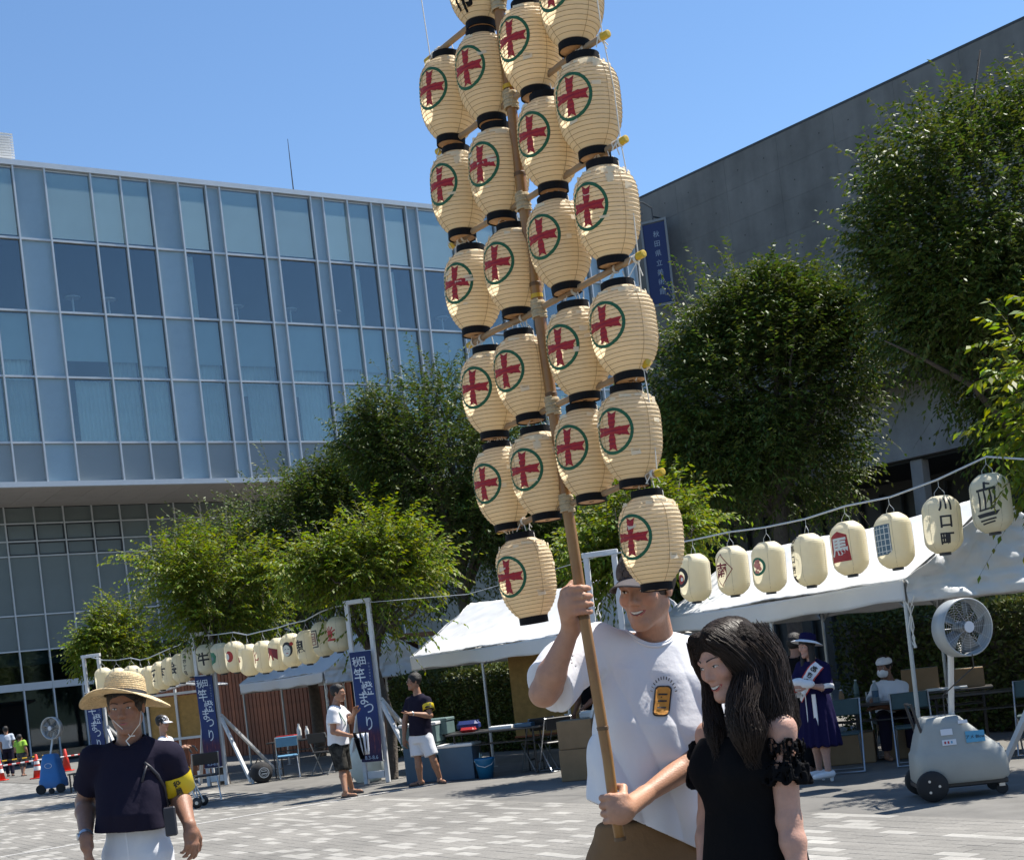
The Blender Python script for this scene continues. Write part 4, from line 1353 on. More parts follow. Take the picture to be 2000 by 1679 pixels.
for pi, items in strings:
    pa, pb = posts[pi] + UP * POSTZ, posts[pi + 1] + UP * POSTZ
    d_ = (pb - pa)[:2]
    hooks = []
    for (px, py, kd, yaw, lab) in items:
        dx, dy = px - PPX, py - PPY
        q = (dx * CR - dy * SR) / FOC
        t_ = (q * pa[1] - pa[0]) / (d_[0] - q * d_[1])
        dist = pa[1] + d_[1] * t_
        c = at(px, py, dist)
        b = c - UP * LH / 2
        face = math.atan2(-c[0], c[1])            # yaw that turns the print to the viewer
        o = thing('street_lantern', 'cream vinyl lantern ' + lab, 'lantern', b, face - R_(yaw) + 0.0, 'cream lanterns hung on strings between the posts')
        link('vinyl_shell', lant_body, o); link('bottom_cap', capm, o); link('seam', seam_m, o); link('hanger', hang_m, o)
        if kd: link('print', mark_mesh(kd), o)
        o.rotation_euler = (R_(gp.uniform(-2, 2)), R_(gp.uniform(-2.5, 2.5)), o.rotation_euler[2])
        hooks.append((t_, b + UP * (LH + 0.17)))
    hooks.sort(key=lambda h: h[0])
    pts = [pa] + [h[1] for h in hooks] + [pb]
    m_ = MB(); m_.tube(pts, 0.011, 6)
    m_.build('string_cable', M_cable, None, org=pa)
    c_ = COL.objects[-1] if False else bpy.data.objects[-1]
for o in bpy.data.objects:
    if o.name.startswith('string_cable'): o['category'] = 'cable'
cab = sorted([o for o in bpy.data.objects if o.name.startswith('string_cable')], key=lambda o: o.location.x)
for o, l_ in zip(cab, ('lantern string behind the straw hat', 'lantern string above the left tent', 'lantern string above the right tent')):
    o['label'] = 'pale sagging ' + l_; o['group'] = 'lantern strings'
m_ = MB(); m_.tube([posts[2] + UP * POSTZ, (posts[2] + posts[3]) / 2 + UP * (POSTZ - 0.18), posts[3] + UP * POSTZ], 0.005, 5)
o = m_.build('bare_wire', M_cable, None, org=posts[2] + UP * POSTZ)
tag(o, 'thin bare wire between the middle posts without lanterns', 'wire')
# ------------------------------------------------------------------ plank shed and bamboo stall
M_plank = mat('cedar_plank', (0.23, 0.072, 0.030), 0.75, var=0.25, vscale=5, objvar=0.22, bump=0.2, bscale=18)
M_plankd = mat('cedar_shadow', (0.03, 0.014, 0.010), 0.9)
M_bamb = mat('bamboo_blind', (0.42, 0.25, 0.075), 0.7, var=0.22, vscale=10, wave=(26, 0.5, 'Z', 1.2))
s0 = at(690, 1420, 34.6) * A3([1, 1, 0]); s1 = at(300, 1420, 42.5) * A3([1, 1, 0])
shed = thing('plank_shed', 'long reddish cedar plank shed behind the left tent', 'shed', (s0 + s1) / 2)
sd = unit(s1 - s0); sl_ = np.linalg.norm(s1 - s0); sb = A3([-sd[1], sd[0], 0]); sb = sb if sb[1] > 0 else -sb
shed.rotation_euler = (0, 0, math.atan2(sd[1], sd[0]))
iy = 1.0 if np.dot(np.cross(UP, sd), sb) > 0 else -1.0
pk = LB().box((0, 0, 0), (0.165, 0.03, 2.72)).mesh('plank', M_plank, bev=0.004)
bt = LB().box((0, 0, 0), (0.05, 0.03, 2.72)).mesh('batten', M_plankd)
k = -sl_ / 2
while k < sl_ / 2:
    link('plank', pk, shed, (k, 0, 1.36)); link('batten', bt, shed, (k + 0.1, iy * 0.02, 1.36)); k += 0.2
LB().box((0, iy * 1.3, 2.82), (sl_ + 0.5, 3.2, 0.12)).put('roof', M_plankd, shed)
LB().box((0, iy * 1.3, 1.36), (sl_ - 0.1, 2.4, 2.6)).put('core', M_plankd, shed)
# stall with bamboo blinds and a white roof frame
st = at(352, 1480, 29.5) * A3([1, 1, 0])
sx_ = unit(A3([1.0, -0.12, 0])); sy_ = A3([0.12, 0.99, 0])
stall = thing('bamboo_stall', 'small white-framed stall closed with bamboo blinds beside the plank shed', 'stall', st)
for i in (-0.62, 0.05, 0.72):
    MB().box(st + sx_ * i + UP * 1.0, (0.05, 0.05, 2.0), sx_).build('post', M_wpost, stall)
for i in (-0.285, 0.385):
    MB().box(st + sx_ * i + UP * 1.38 + sy_ * 0.03, (0.61, 0.02, 0.92), sx_).build('bamboo_blind', M_bamb, stall)
for z in (0.9, 1.9):
    MB().box(st + sx_ * 0.05 + UP * z - sy_ * 0.005, (1.34, 0.06, 0.055), sx_).build('rail', M_wpost, stall)
for i in range(8):
    MB().box(st + sx_ * (-0.54 + 0.168 * i) + UP * 0.44, (0.155, 0.025, 0.86), sx_).build('plank', M_plank, stall)
m_ = MB()
for y_ in (0, 1.2):
    m_.tube([st + sx_ * -0.75 + UP * 2.0 + sy_ * y_, st + sx_ * 0.05 + UP * 2.14 + sy_ * y_, st + sx_ * 0.85 + UP * 2.0 + sy_ * y_], 0.03, 6)
for i in (-0.75, 0.05, 0.85):
    m_.tube([st + sx_ * i + UP * (2.14 if i == 0.05 else 2.0), st + sx_ * i + UP * (2.14 if i == 0.05 else 2.0) + sy_ * 1.2], 0.025, 6)
m_.build('roof_frame', M_wpost, stall)

# bamboo blind leaning behind the middle tent's tables
bb = at(1062, 1345, 22.6)
o = thing('bamboo_screen', 'large hanging bamboo blind behind the middle tent\'s tables', 'blind', bb * A3([1, 1, 0]))
bdir = unit(A3([0.95, -0.3, 0]))
g_ = MB().box(bb * A3([1, 1, 0]) + UP * 1.3, (1.15, 0.015, 1.75), bdir); g_.build('slats', M_bamb, o)
for z in (0.42, 2.18):
    MB().tube([bb * A3([1, 1, 0]) + bdir * -0.6 + UP * z, bb * A3([1, 1, 0]) + bdir * 0.6 + UP * z], 0.02, 6).build('rod', M_plank, o)

# ------------------------------------------------------------------ tables, chairs and the things on them
M_tabt = mat('table_top', (0.030, 0.028, 0.027), 0.4, var=0.2, vscale=6)
M_tabl = mat('table_light', (0.30, 0.30, 0.29), 0.5, var=0.1, vscale=6)
M_chr = mat('chair_chrome', (0.48, 0.50, 0.52), 0.3, metal=0.8)
M_seat = mat('chair_seat', (0.028, 0.062, 0.068), 0.55, var=0.15, vscale=10)
M_seatb = mat('chair_seat_blue', (0.10, 0.26, 0.42), 0.5, var=0.1, vscale=10)
M_card = mat('cardboard', (0.25, 0.16, 0.085), 0.85, var=0.12, vscale=6)
M_cool = mat('cooler_blue', (0.035, 0.09, 0.15), 0.5, var=0.1, vscale=5)
M_buck = mat('bucket_blue', (0.015, 0.14, 0.30), 0.4, var=0.08, vscale=6)
M_pap = mat('white_paper', (0.68, 0.68, 0.66), 0.8, var=0.06, vscale=8)
M_crate = mat('crate_green', (0.10, 0.16, 0.155), 0.6, var=0.15, vscale=6)
M_fab = mat('bag_black', (0.016, 0.016, 0.018), 0.85, var=0.2, vscale=14, bump=0.3)
M_pet = mat('bottle_plastic', (0.45, 0.52, 0.56), 0.15, var=0.1, vscale=10, trans=0.5)


def ftable(label, c, X, L_=1.8, W=0.45, h=0.70, m=None, group='black folding tables'):
    c = A3([c[0], c[1], 0.]); X = unit(X); Y = np.cross(UP, X)
    t = thing('folding_table', label, 'table', c, group=group)
    MB().box(c + UP * (h - 0.014), (L_, W, 0.028), X).build('table_top', m or M_tabt, t, bev=0.005)
    for s_ in (-1, 1):
        for w_ in (-1, 1):
            a = c + X * s_ * (L_ / 2 - 0.12) + Y * w_ * (W / 2 - 0.05)
            MB().tube([a + UP * (h - 0.03), a], 0.014, 6).build('leg', M_black, t)
        a = c + X * s_ * (L_ / 2 - 0.12)
        MB().tube([a + Y * (W / 2 - 0.05) + UP * 0.16, a - Y * (W / 2 - 0.05) + UP * 0.16], 0.012, 6).build('stretcher', M_black, t)
    MB().box(c + UP * (h - 0.2), (L_ - 0.25, W - 0.12, 0.012), X).build('shelf', M_black, t)
    return t, c, X, Y, h


def fchair(label, c, X, ms=None, group='folding chairs'):
    """X = sideways axis of the chair, it faces cross(UP, X)"""
    c = A3([c[0], c[1], 0.]); X = unit(X); Y = np.cross(UP, X)
    t = thing('folding_chair', label, 'chair', c, group=group)
    MB().box(c + UP * 0.43 + Y * 0.03, (0.38, 0.36, 0.03), X).build('seat', ms or M_seat, t, bev=0.01)
    MB().box(c + UP * 0.71 - Y * 0.21, (0.40, 0.025, 0.19), X, Z=unit(UP - Y * 0.15), Y=unit(Y + UP * 0.15)).build('backrest', ms or M_seat, t, bev=0.01)
    m_ = MB(); m_.tube([c + X * -0.21 + Y * 0.22 + UP * 0.012, c + X * -0.21 - Y * 0.22 + UP * 0.8, c + X * 0.21 - Y * 0.22 + UP * 0.8, c + X * 0.21 + Y * 0.22 + UP * 0.012, c + X * -0.21 + Y * 0.22 + UP * 0.012], 0.011, 6)
    m_.build('back_frame', M_chr, t)
    m_ = MB(); m_.tube([c + X * -0.185 + Y * 0.19 + UP * 0.42, c + X * -0.185 - Y * 0.22 + UP * 0.012, c + X * 0.185 - Y * 0.22 + UP * 0.012, c + X * 0.185 + Y * 0.19 + UP * 0.42], 0.011, 6)
    m_.build('leg_frame', M_chr, t)
    return t


TX = -trd                                       # along the right tent, towards the near end
ra = onground(1700, 1500)
T1 = ftable('black folding table in front of the seated man in the cap', ra + A3([0.0, 0.75, 0]), A3([0.92, -0.39, 0]))
T2 = ftable('black folding table behind the grey mist fan at the right edge', ra + A3([1.75, 0.35, 0]), A3([0.95, -0.3, 0]))
T3 = ftable('black folding table behind the sash-wearing woman', ra + A3([-1.35, 1.4, 0]), A3([0.92, -0.39, 0]))
T4 = ftable('black folding table deeper in the right tent, by the seated man\'s elbow', ra + A3([1.2, 1.9, 0]), A3([0.95, -0.3, 0]))
fchair('dark green folding chair in front of the cap man\'s table', ra + A3([-0.28, -0.05, 0]), A3([-0.95, 0.3, 0]))
fchair('dark green folding chair beside the tent corner pole', ra + A3([0.5, -0.1, 0]), A3([-0.95, 0.25, 0]))
fchair('dark green folding chair at the right edge behind the grey mist fan', ra + A3([1.75, -0.45, 0]), A3([-0.9, 0.4, 0]))
rb = onground(960, 1518)
T5 = ftable('black folding table with papers in front of the middle tent', rb + A3([0.15, 0.25, 0]), A3([0.95, -0.3, 0]), 1.5)
T6 = ftable('black folding table with clutter under the middle tent, near the white-shirted man\'s elbow', rb + A3([1.15, 0.5, 0]), A3([0.95, -0.3, 0]), 1.3)
T7 = ftable('black folding table standing beside the blue cool boxes', rb + A3([-0.55, 0.9, 0]), A3([0.9, -0.43, 0]), 1.3)
fchair('chrome folding chair under the middle tent', rb + A3([0.75, 0.35, 0]), A3([0.9, 0.4, 0]), M_black)
fchair('chrome folding chair nearest the cardboard boxes', rb + A3([1.0, -0.05, 0]), A3([0.9, 0.35, 0]), M_black)
rc = onground(560, 1520)
T8 = ftable('folding table with red box and sprays in front of the plank shed', rc + A3([0.35, 0.6, 0]), A3([0.97, -0.25, 0]), 1.5)
fchair('pale blue folding chair at the plank shed table', rc + A3([0.05, 0.1, 0]), A3([0.95, 0.2, 0]), M_seatb)
fchair('chrome folding chair next to the man with the lanyard', rc + A3([0.75, 0.05, 0]), A3([0.9, -0.4, 0]), M_black)


def box_thing(name, label, cat, c, sz, m, X=A3([0.95, -0.3, 0]), bev=0.006, lid=None, group=None):
    c = A3(c, dtype=float); X = unit(X)
    t = thing(name, label, cat, c, group=group)
    MB().box(c + UP * sz[2] / 2, sz, X).build('body', m, t, bev=bev)
    if lid is not None:
        MB().box(c + UP * (sz[2] + 0.025), (sz[0] + 0.02, sz[1] + 0.02, 0.05), X).build('lid', lid, t, bev=0.01)
    else:
        MB().box(c + UP * (sz[2] + 0.002), (sz[0] * 0.98, 0.05, 0.004), X).build('tape', M_crate if m is M_card else m, t)
    return t


cb0 = onground(1140, 1520)
box_thing('cardboard_box', 'lower brown cardboard box behind the pole holder\'s shirt', 'box', cb0, (0.5, 0.4, 0.42), M_card, group='cardboard boxes')
box_thing('cardboard_box', 'upper brown cardboard box behind the pole holder\'s shirt', 'box', cb0 + UP * 0.426, (0.48, 0.4, 0.38), M_card, group='cardboard boxes')
box_thing('cardboard_box', 'wide brown cardboard box under the cap man\'s table', 'box', ra + A3([-0.05, 0.95, 0]), (0.75, 0.4, 0.36), M_card, group='cardboard boxes')
box_thing('cardboard_box', 'brown cardboard box under the table beside the tent corner pole', 'box', ra + A3([0.72, 0.85, 0]), (0.5, 0.4, 0.34), M_card, group='cardboard boxes')
box_thing('cardboard_box', 'cardboard box standing on the table behind the big round fan', 'box', T4[1] + A3([0.05, 0, T4[4] + 0.001]), (0.45, 0.3, 0.3), M_card, group='cardboard boxes')
box_thing('cardboard_box', 'smaller cardboard box on the table at the right edge', 'box', T4[1] + A3([0.62, -0.15, T4[4] + 0.001]), (0.35, 0.28, 0.24), M_card, group='cardboard boxes')
box_thing('cool_box', 'large pale blue cool box beside the blue bucket', 'cool box', rb + A3([-0.45, 0.45, 0]), (0.55, 0.42, 0.5), M_cool, lid=M_pap, group='cool boxes')
box_thing('cool_box', 'large dark blue cool box behind the man in white shorts', 'cool box', rb + A3([-1.0, 0.75, 0]), (0.55, 0.42, 0.55), M_cool, lid=M_crate, group='cool boxes')
box_thing('storage_crate', 'green storage crate with a pale lid stacked on the dark cool box', 'crate', rb + A3([-1.0, 0.75, 0.606]), (0.6, 0.44, 0.26), M_crate, lid=M_pap, group='storage crates')
box_thing('storage_crate', 'green storage crate on the table next to the cool boxes', 'crate', T7[1] + A3([-0.25, 0.0, T7[4] + 0.001]), (0.5, 0.36, 0.2), M_crate, lid=M_crate, group='storage crates')
bk = rb + A3([-0.08, 0.1, 0])
t = thing('bucket', 'bright blue plastic bucket on the ground under the middle tent table', 'bucket', bk)
MB().lathe([(0.11, 0), (0.15, 0.27), (0.158, 0.28), (0.158, 0.3), (0.146, 0.3), (0.105, 0.015)], 20, c=bk).build('tub', M_buck, t, smooth=True)
MB().tube([bk + A3([-0.155, 0, 0.27]), bk + A3([-0.1, -0.11, 0.2]), bk + A3([0.0, -0.16, 0.17]), bk + A3([0.1, -0.11, 0.2]), bk + A3([0.155, 0, 0.27])], 0.005, 5).build('handle', M_pap, t)
# black sports bag with a round emblem
bg_ = onground(512, 1527)
t = thing('sports_bag', 'round black bag with a white ring emblem by the plank shed', 'bag', bg_)
MB().lathe([(0.05, -0.24), (0.17, -0.22), (0.2, -0.1), (0.2, 0.1), (0.17, 0.22), (0.05, 0.24)], 20, c=bg_ + UP * 0.19, Z=unit(A3([0.4, -0.9, 0])), X=UP).build('body', M_fab, t, smooth=True)
m_ = MB(); e_ = bg_ + UP * 0.19 + unit(A3([0.4, -0.9, 0])) * 0.246; ex = unit(A3([0.9, 0.4, 0]))
for r0, r1 in ((0.085, 0.1), (0.06, 0.068)):
    v, f = ring2d(r0, r1); m_.add([e_ + ex * q[0] + UP * q[1] for q in v], f)
v, f = stroke2d([(-0.04, 0.03), (0.04, 0.03)], 0.015); m_.add([e_ + ex * q[0] + UP * q[1] for q in v], f)
v, f = stroke2d([(-0.035, -0.02), (0.045, -0.02)], 0.02); m_.add([e_ + ex * q[0] + UP * q[1] for q in v], f)
m_.build('emblem', M_pap, t)
MB().tube([bg_ + A3([-0.12, 0.05, 0.33]), bg_ + A3([-0.03, 0, 0.45]), bg_ + A3([0.08, -0.02, 0.34])], 0.012, 6).build('strap', M_fab, t)


def bottle(label, p, h=0.22, r=0.033, m=None, cap=None, group='plastic bottles on the tables', name='plastic_bottle'):
    p = A3(p, dtype=float)
    t = thing(name, label, 'bottle', p, group=group)
    MB().lathe([(r, 0), (r, h * 0.62), (r * 0.9, h * 0.7), (r * 0.42, h * 0.88), (r * 0.42, h * 0.93)], 14, c=p).build('body', m or M_pet, t, smooth=True)
    MB().lathe([(r * 0.46, h * 0.93), (r * 0.46, h)], 10, c=p).build('cap', cap or M_pap, t)
    MB().lathe([(r * 1.02, h * 0.25), (r * 1.02, h * 0.55)], 14, c=p, cap=False).build('wrapper', M_cool if m is None else m, t)
    return t


def onto(T, s_, w_):
    return T[1] + T[2] * s_ + T[3] * w_ + UP * (T[4] + 0.001)


bottle('water bottle beside the seated cap man\'s arm', onto(T1, 0.35, -0.05), 0.26, 0.04)
bottle('short drink bottle in front of the seated cap man', onto(T1, -0.05, 0.0), 0.19, 0.032, M_card)
bottle('slim green bottle on the table right of the tent pole', onto(T4, -0.75, 0.0), 0.24, 0.033, M_crate)
M_redp = mat('red_plastic', (0.42, 0.02, 0.02), 0.45, var=0.1, vscale=8)
bottle('white pump spray bottle on the plank shed table', onto(T8, -0.1, -0.05), 0.3, 0.045, M_pap)
bottle('second white pump bottle on the plank shed table', onto(T8, 0.02, 0.05), 0.24, 0.04, M_pap)
box_thing('red_box', 'red plastic box on the plank shed table', 'box', onto(T8, -0.38, 0.0), (0.38, 0.25, 0.1), M_redp)
box_thing('paper_stack', 'stack of white papers on the middle tent table', 'paper', onto(T5, 0.1, 0.0), (0.36, 0.26, 0.05), M_pap)
box_thing('tray', 'pale blue tray on the middle tent table', 'tray', onto(T5, 0.48, -0.08), (0.26, 0.2, 0.06), M_cool)
box_thing('bag', 'red and black pouch on the middle tent table', 'bag', onto(T5, -0.45, 0.0), (0.24, 0.16, 0.07), M_redp, bev=0.03)
box_thing('bag', 'blue carrier bag on the table beside the papers', 'bag', onto(T7, 0.3, 0.0), (0.36, 0.22, 0.16), mat('bag_blue', (0.015, 0.03, 0.14), 0.5, var=0.2, vscale=12), bev=0.05)
box_thing('flat_box', 'flat grey box on the cap man\'s table by the green chair', 'box', onto(T1, -0.3, -0.1), (0.3, 0.1, 0.03), M_tabl)
box_thing('paper_stack', 'pile of white sheets on the table at the right edge', 'paper', onto(T4, 0.35, -0.12), (0.5, 0.14, 0.03), M_pap)
t = thing('paper_cup', 'white paper cup on the cluttered middle tent table', 'cup', onto(T6, 0.1, 0))
MB().lathe([(0.03, 0), (0.04, 0.1), (0.043, 0.105), (0.036, 0.1)], 14, c=world_loc(t)).build('shell', M_pap, t, smooth=True)
MB().lathe([(0.0405, 0.05), (0.042, 0.085)], 14, c=world_loc(t), cap=False).build('band', M_crate, t)
box_thing('parcel', 'white paper parcel leaning on the cluttered middle tent table', 'parcel', onto(T6, 0.42, 0), (0.22, 0.15, 0.12), M_pap, bev=0.03)
box_thing('basin', 'bright blue basin under the table behind the sash-wearing woman', 'basin', ra + A3([-0.55, 1.0, 0.42]) * A3([1, 1, 0]), (0.36, 0.3, 0.5), M_buck, bev=0.03)
# translucent plastic sheet bundled behind the middle banner
pb_ = posts[2] + A3([-0.22, 0.75, 0])
t = thing('plastic_bag', 'large clear plastic rubbish bag behind the middle banner post', 'bag', pb_)
nzp = SNoise(8, 10, 6, 16)
pr = [(0.2, 0.0), (0.3, 0.15), (0.31, 0.4), (0.27, 0.65), (0.2, 0.85), (0.08, 0.95), (0.1, 1.02)]
mbp = MB().lathe(pr, 22, c=(0, 0, 0), cap=False); V = A3(mbp.v); V += V * (nzp(V)[:, None] * 0.06)
M_psheet = mat('plastic_film', (0.62, 0.68, 0.68), 0.25, var=0.1, vscale=6, trans=0.4)
mbp.v = [tuple(q + pb_) for q in V]; mbp.build('film', M_psheet, t, smooth=True)
MB().lathe([(0.1, 0.9), (0.1, 0.93)], 12, c=pb_).build('knot', M_rope, t)
# ------------------------------------------------------------------ bamboo pole with paper lanterns
def bamboo_mat():
    m = mat('bamboo_cane', (0.34, 0.185, 0.06), 0.42, var=0.25, vscale=7, var2=(0.21, 0.095, 0.032), spec=0.5)
    return m


M_cane = bamboo_mat()
M_cane2 = mat('crossbar_cane', (0.30, 0.20, 0.11), 0.6, var=0.25, vscale=12)
M_lash = mat('hemp_lashing', (0.46, 0.38, 0.25), 0.9, var=0.2, vscale=60)
M_node = mat('cane_node', (0.13, 0.07, 0.028), 0.6)
M_ytape = mat('yellow_tape', (0.55, 0.36, 0.02), 0.5)
M_paper = mat('lantern_paper', (0.86, 0.72, 0.49), 0.55, var=0.09, vscale=9, objvar=0.05, trans=0.50, spec=0.35, bump=0.15, bscale=70)
M_ribs = mat('lantern_hoop', (0.36, 0.24, 0.10), 0.7)
M_rim = mat('lantern_rim', (0.010, 0.010, 0.011), 0.7, var=0.3, vscale=20, spec=0.1)
M_wood = mat('lantern_base_wood', (0.50, 0.29, 0.14), 0.65, var=0.15, vscale=16, wave=(14, 0.15, 'X', 3))
M_slot = mat('lantern_slot', (0.05, 0.03, 0.02), 0.9)
M_cgreen = mat('crest_green', (0.006, 0.105, 0.045), 0.6, var=0.2, vscale=60)
M_cred = mat('crest_red', (0.34, 0.010, 0.018), 0.6, var=0.25, vscale=60)

KR, KH = 0.0915, 0.242                       # paper body: radius, height (between the rims)
NRIB = 21


def kan_r(z):
    t = np.clip(z / KH, 0, 1)
    up = np.clip((t - 0.60) / 0.40, 0, 1); dn = np.clip((0.60 - t) / 0.60, 0, 1)
    base = 1 - 0.50 * up ** 3.4 - 0.51 * dn ** 3.2
    return KR * base


def kan_r_rib(z):
    return kan_r(z) - 0.0021 * (np.sin(np.clip(z, 0, KH) / KH * math.pi * NRIB) ** 2) + 0.0010


nzk = 4 * NRIB + 1
prof = [(float(kan_r_rib(z)), float(z)) for z in np.linspace(0, KH, nzk)]
kbody = MB().lathe(prof, 40, cap=False).mesh('paper_shell', M_paper, smooth=True)
hm = MB()
for k in range(NRIB + 1):
    z = KH * k / NRIB
    r = float(kan_r(z)) + 0.0008
    pts = [(r * math.cos(a), r * math.sin(a), z) for a in np.linspace(0, 2 * math.pi, 33)]
    hm.tube(pts, 0.0009, 4, cap=False)
for a in (70, 160, 250, 340):
    hm.tube([((float(kan_r(z)) + 0.001) * math.cos(R_(a)), (float(kan_r(z)) + 0.001) * math.sin(R_(a)), float(z)) for z in np.linspace(0, KH, 16)], 0.0007, 4)
khoop = hm.mesh('hoops', M_ribs)
rb_, rt_ = float(kan_r(0)), float(kan_r(KH))
kbot = MB().lathe([(rb_ - 0.002, 0.004), (rb_ + 0.001, 0.002), (rb_ + 0.001, -0.022), (rb_ - 0.003, -0.022), (rb_ - 0.003, 0.004)], 32, cap=False).mesh('bottom_rim', M_rim)
ktop = MB().lathe([(rt_ - 0.003, KH - 0.004), (rt_ + 0.001, KH - 0.003), (rt_ + 0.001, KH + 0.021), (rt_ - 0.003, KH + 0.021), (rt_ - 0.003, KH - 0.004)], 32, cap=False).mesh('top_rim', M_rim)
kbase = MB().lathe([(0.0005, -0.019), (rb_ - 0.003, -0.019), (rb_ - 0.003, -0.010), (0.0005, -0.010)], 28, cap=False).mesh('base_disc', M_wood)
kslot = MB().box((0, 0, -0.0196), (0.014, 0.004, 0.002)).mesh('slot', M_slot)
# torn scraps of paper round the top rim
scr = MB(); gk = np.random.default_rng(4)
for k in range(16):
    a = gk.uniform(0, 6.28); z = KH - gk.uniform(0.006, 0.03); r = float(kan_r(z)) + 0.003
    da = gk.uniform(0.08, 0.28); dz = gk.uniform(0.004, 0.011)
    q = [(r * math.cos(a + s * da), r * math.sin(a + s * da), z + dz * s2 * gk.uniform(0.4, 1)) for s, s2 in ((-1, -1), (1, -0.7), (1, 0.8), (-1, 1))]
    scr.add(q, [[0, 1, 2, 3]])
M_scrap = mat('patched_paper', (0.86, 0.76, 0.56), 0.6, trans=0.35)
kscrs = [scr.mesh('paper_patches', M_scrap)]
for vr in range(3):
    sc2 = MB(); sc2.v, sc2.f, sc2.m = list(scr.v), [list(f) for f in scr.f], list(scr.m)
    for k in range(4 + 3 * vr):
        a = gk.uniform(-2.6, 0.2); z = gk.uniform(0.05, 0.21); r = float(kan_r(z)) + 0.0026
        da = gk.uniform(0.04, 0.16); dz = gk.uniform(0.003, 0.016)
        q = [(r * math.cos(a + s * da * gk.uniform(0.7, 1.2)), r * math.sin(a + s * da * gk.uniform(0.7, 1.2)), z + dz * s2 * gk.uniform(0.4, 1)) for s, s2 in ((-1, -1), (1, -0.7), (1, 0.8), (-1, 1))]
        sc2.add(q, [[0, 1, 2, 3]])
    kscrs.append(sc2.mesh('paper_patches', M_scrap))
# crest: green ring with a red cross of four ribbons
cm_ = MB()
ZC = KH * 0.535


def put_k(vf, mi, layer=0):
    cm_.cur = mi
    wrap(vf[0], vf[1], lambda z: kan_r_rib(z), cm_, 0.0016 + 0.0006 * layer, step=(0.012, KH / NRIB / 4), z0=ZC, rref=KR)


put_k(ring2d(0.0555, 0.0645, 48), 0)
for k in range(4):
    a = R_(90 * k - 4)
    c_, s_ = math.cos(a), math.sin(a)
    arm = [(-0.006, 0.006), (0.006, 0.006), (0.010, 0.022), (0.0085, 0.027), (0.0115, 0.047), (0.0, 0.041), (-0.0115, 0.049), (-0.0085, 0.027), (-0.010, 0.022)]
    L4 = [arm[0], arm[1], arm[2], arm[8]]; L5 = [arm[8], arm[2], arm[3], arm[7]]; L6 = [arm[7], arm[3], arm[4], arm[5]]; L7 = [arm[7], arm[5], arm[6]]
    for q in (L4, L5, L6, L7):
        put_k(poly2d([(1.25 * x * c_ - 1.14 * y * s_, 1.25 * x * s_ + 1.14 * y * c_) for x, y in q]), 1)
put_k(disc2d(0.0115), 1, 1)
kcrest = cm_.mesh('crest', [M_cgreen, M_cred])
hg = MB()
for s_ in (-1, 1):
    hg.tube([(0.030 * s_, 0.0, KH + 0.01), (0.026 * s_, 0, KH + 0.034), (0.02 * s_, 0.004, KH + 0.05)], 0.0016, 5)
hg.tube([(0.03, 0.01, KH + 0.03), (0.045, 0.015, KH + 0.012), (0.05, 0.01, KH - 0.02)], 0.0015, 5)
kcord = hg.mesh('cord', M_rope)
kt = MB(); wtx = text_mesh2d('元', 0.075, 0.03)
wrap(text_mesh2d('市', 0.092, 0.03)[0] + A3([0, -0.072]), text_mesh2d('市', 0.092, 0.03)[1], lambda z: kan_r_rib(z), kt, 0.002, step=(0.012, KH / NRIB / 4), z0=ZC, rref=KR)
wrap(text_mesh2d('川', 0.092, 0.03)[0] + A3([0, 0.032]), text_mesh2d('川', 0.092, 0.03)[1], lambda z: kan_r_rib(z), kt, 0.002, step=(0.012, KH / NRIB / 4), z0=ZC, rref=KR)
kchar = kt.mesh('characters', M_rim)

KD = unit(A3([0.64, -0.77, 0.0]))            # crossbar direction, right end nearer
POLE = [(1212, 1640), (1200, 1580), (1187, 1480), (1162, 1330), (1140, 1200), (1122, 1080), (1108, 990), (1085, 830), (1060, 660), (1038, 500), (1022, 395), (1003, 240), (990, 140), (972, 0), (955, -140), (942, -260)]
PDEP = 3.98


def pole_at_y(py):
    for (x0, y0), (x1, y1) in zip(POLE[:-1], POLE[1:]):
        if y1 <= py <= y0:
            t = (py - y0) / (y1 - y0)
            return at(x0 + (x1 - x0) * t, py, PDEP)
    return at(POLE[-1][0], POLE[-1][1], PDEP)


ppts = [at(x, y, PDEP) for x, y in POLE]
bp = thing('bamboo_pole', 'long bamboo pole with crossbars held upright by the man in the white shirt', 'pole', ppts[0])
m_ = MB(); m_.tube(ppts, [0.0165] * 3 + [0.0170] * 3 + [0.0172] * 5 + [0.0160] * 5, 14); m_.build('cane', M_cane, bp, smooth=True)
def plen(i): return ppts[i]
allp = []
for a, b in zip(ppts[:-1], ppts[1:]):
    allp += [a + (b - a) * t for t in np.linspace(0, 1, 24)[:-1]]
acc = 0; last = -1
for i in range(1, len(allp)):
    acc += np.linalg.norm(allp[i] - allp[i - 1])
    if int(acc / 0.335) != last:
        last = int(acc / 0.335)
        ax = unit(allp[i] - allp[i - 1]); X_, Y_, Z_ = frame2(ax)
        rr = 0.0176 if acc < 0.9 else 0.0182
        MB().lathe([(rr - 0.001, -0.006), (rr + 0.0008, -0.002), (rr - 0.0006, 0.0), (rr + 0.0012, 0.003), (rr - 0.001, 0.006)], 16, c=allp[i], X=X_, Z=Z_, cap=False).build('node', M_node, bp, smooth=True)

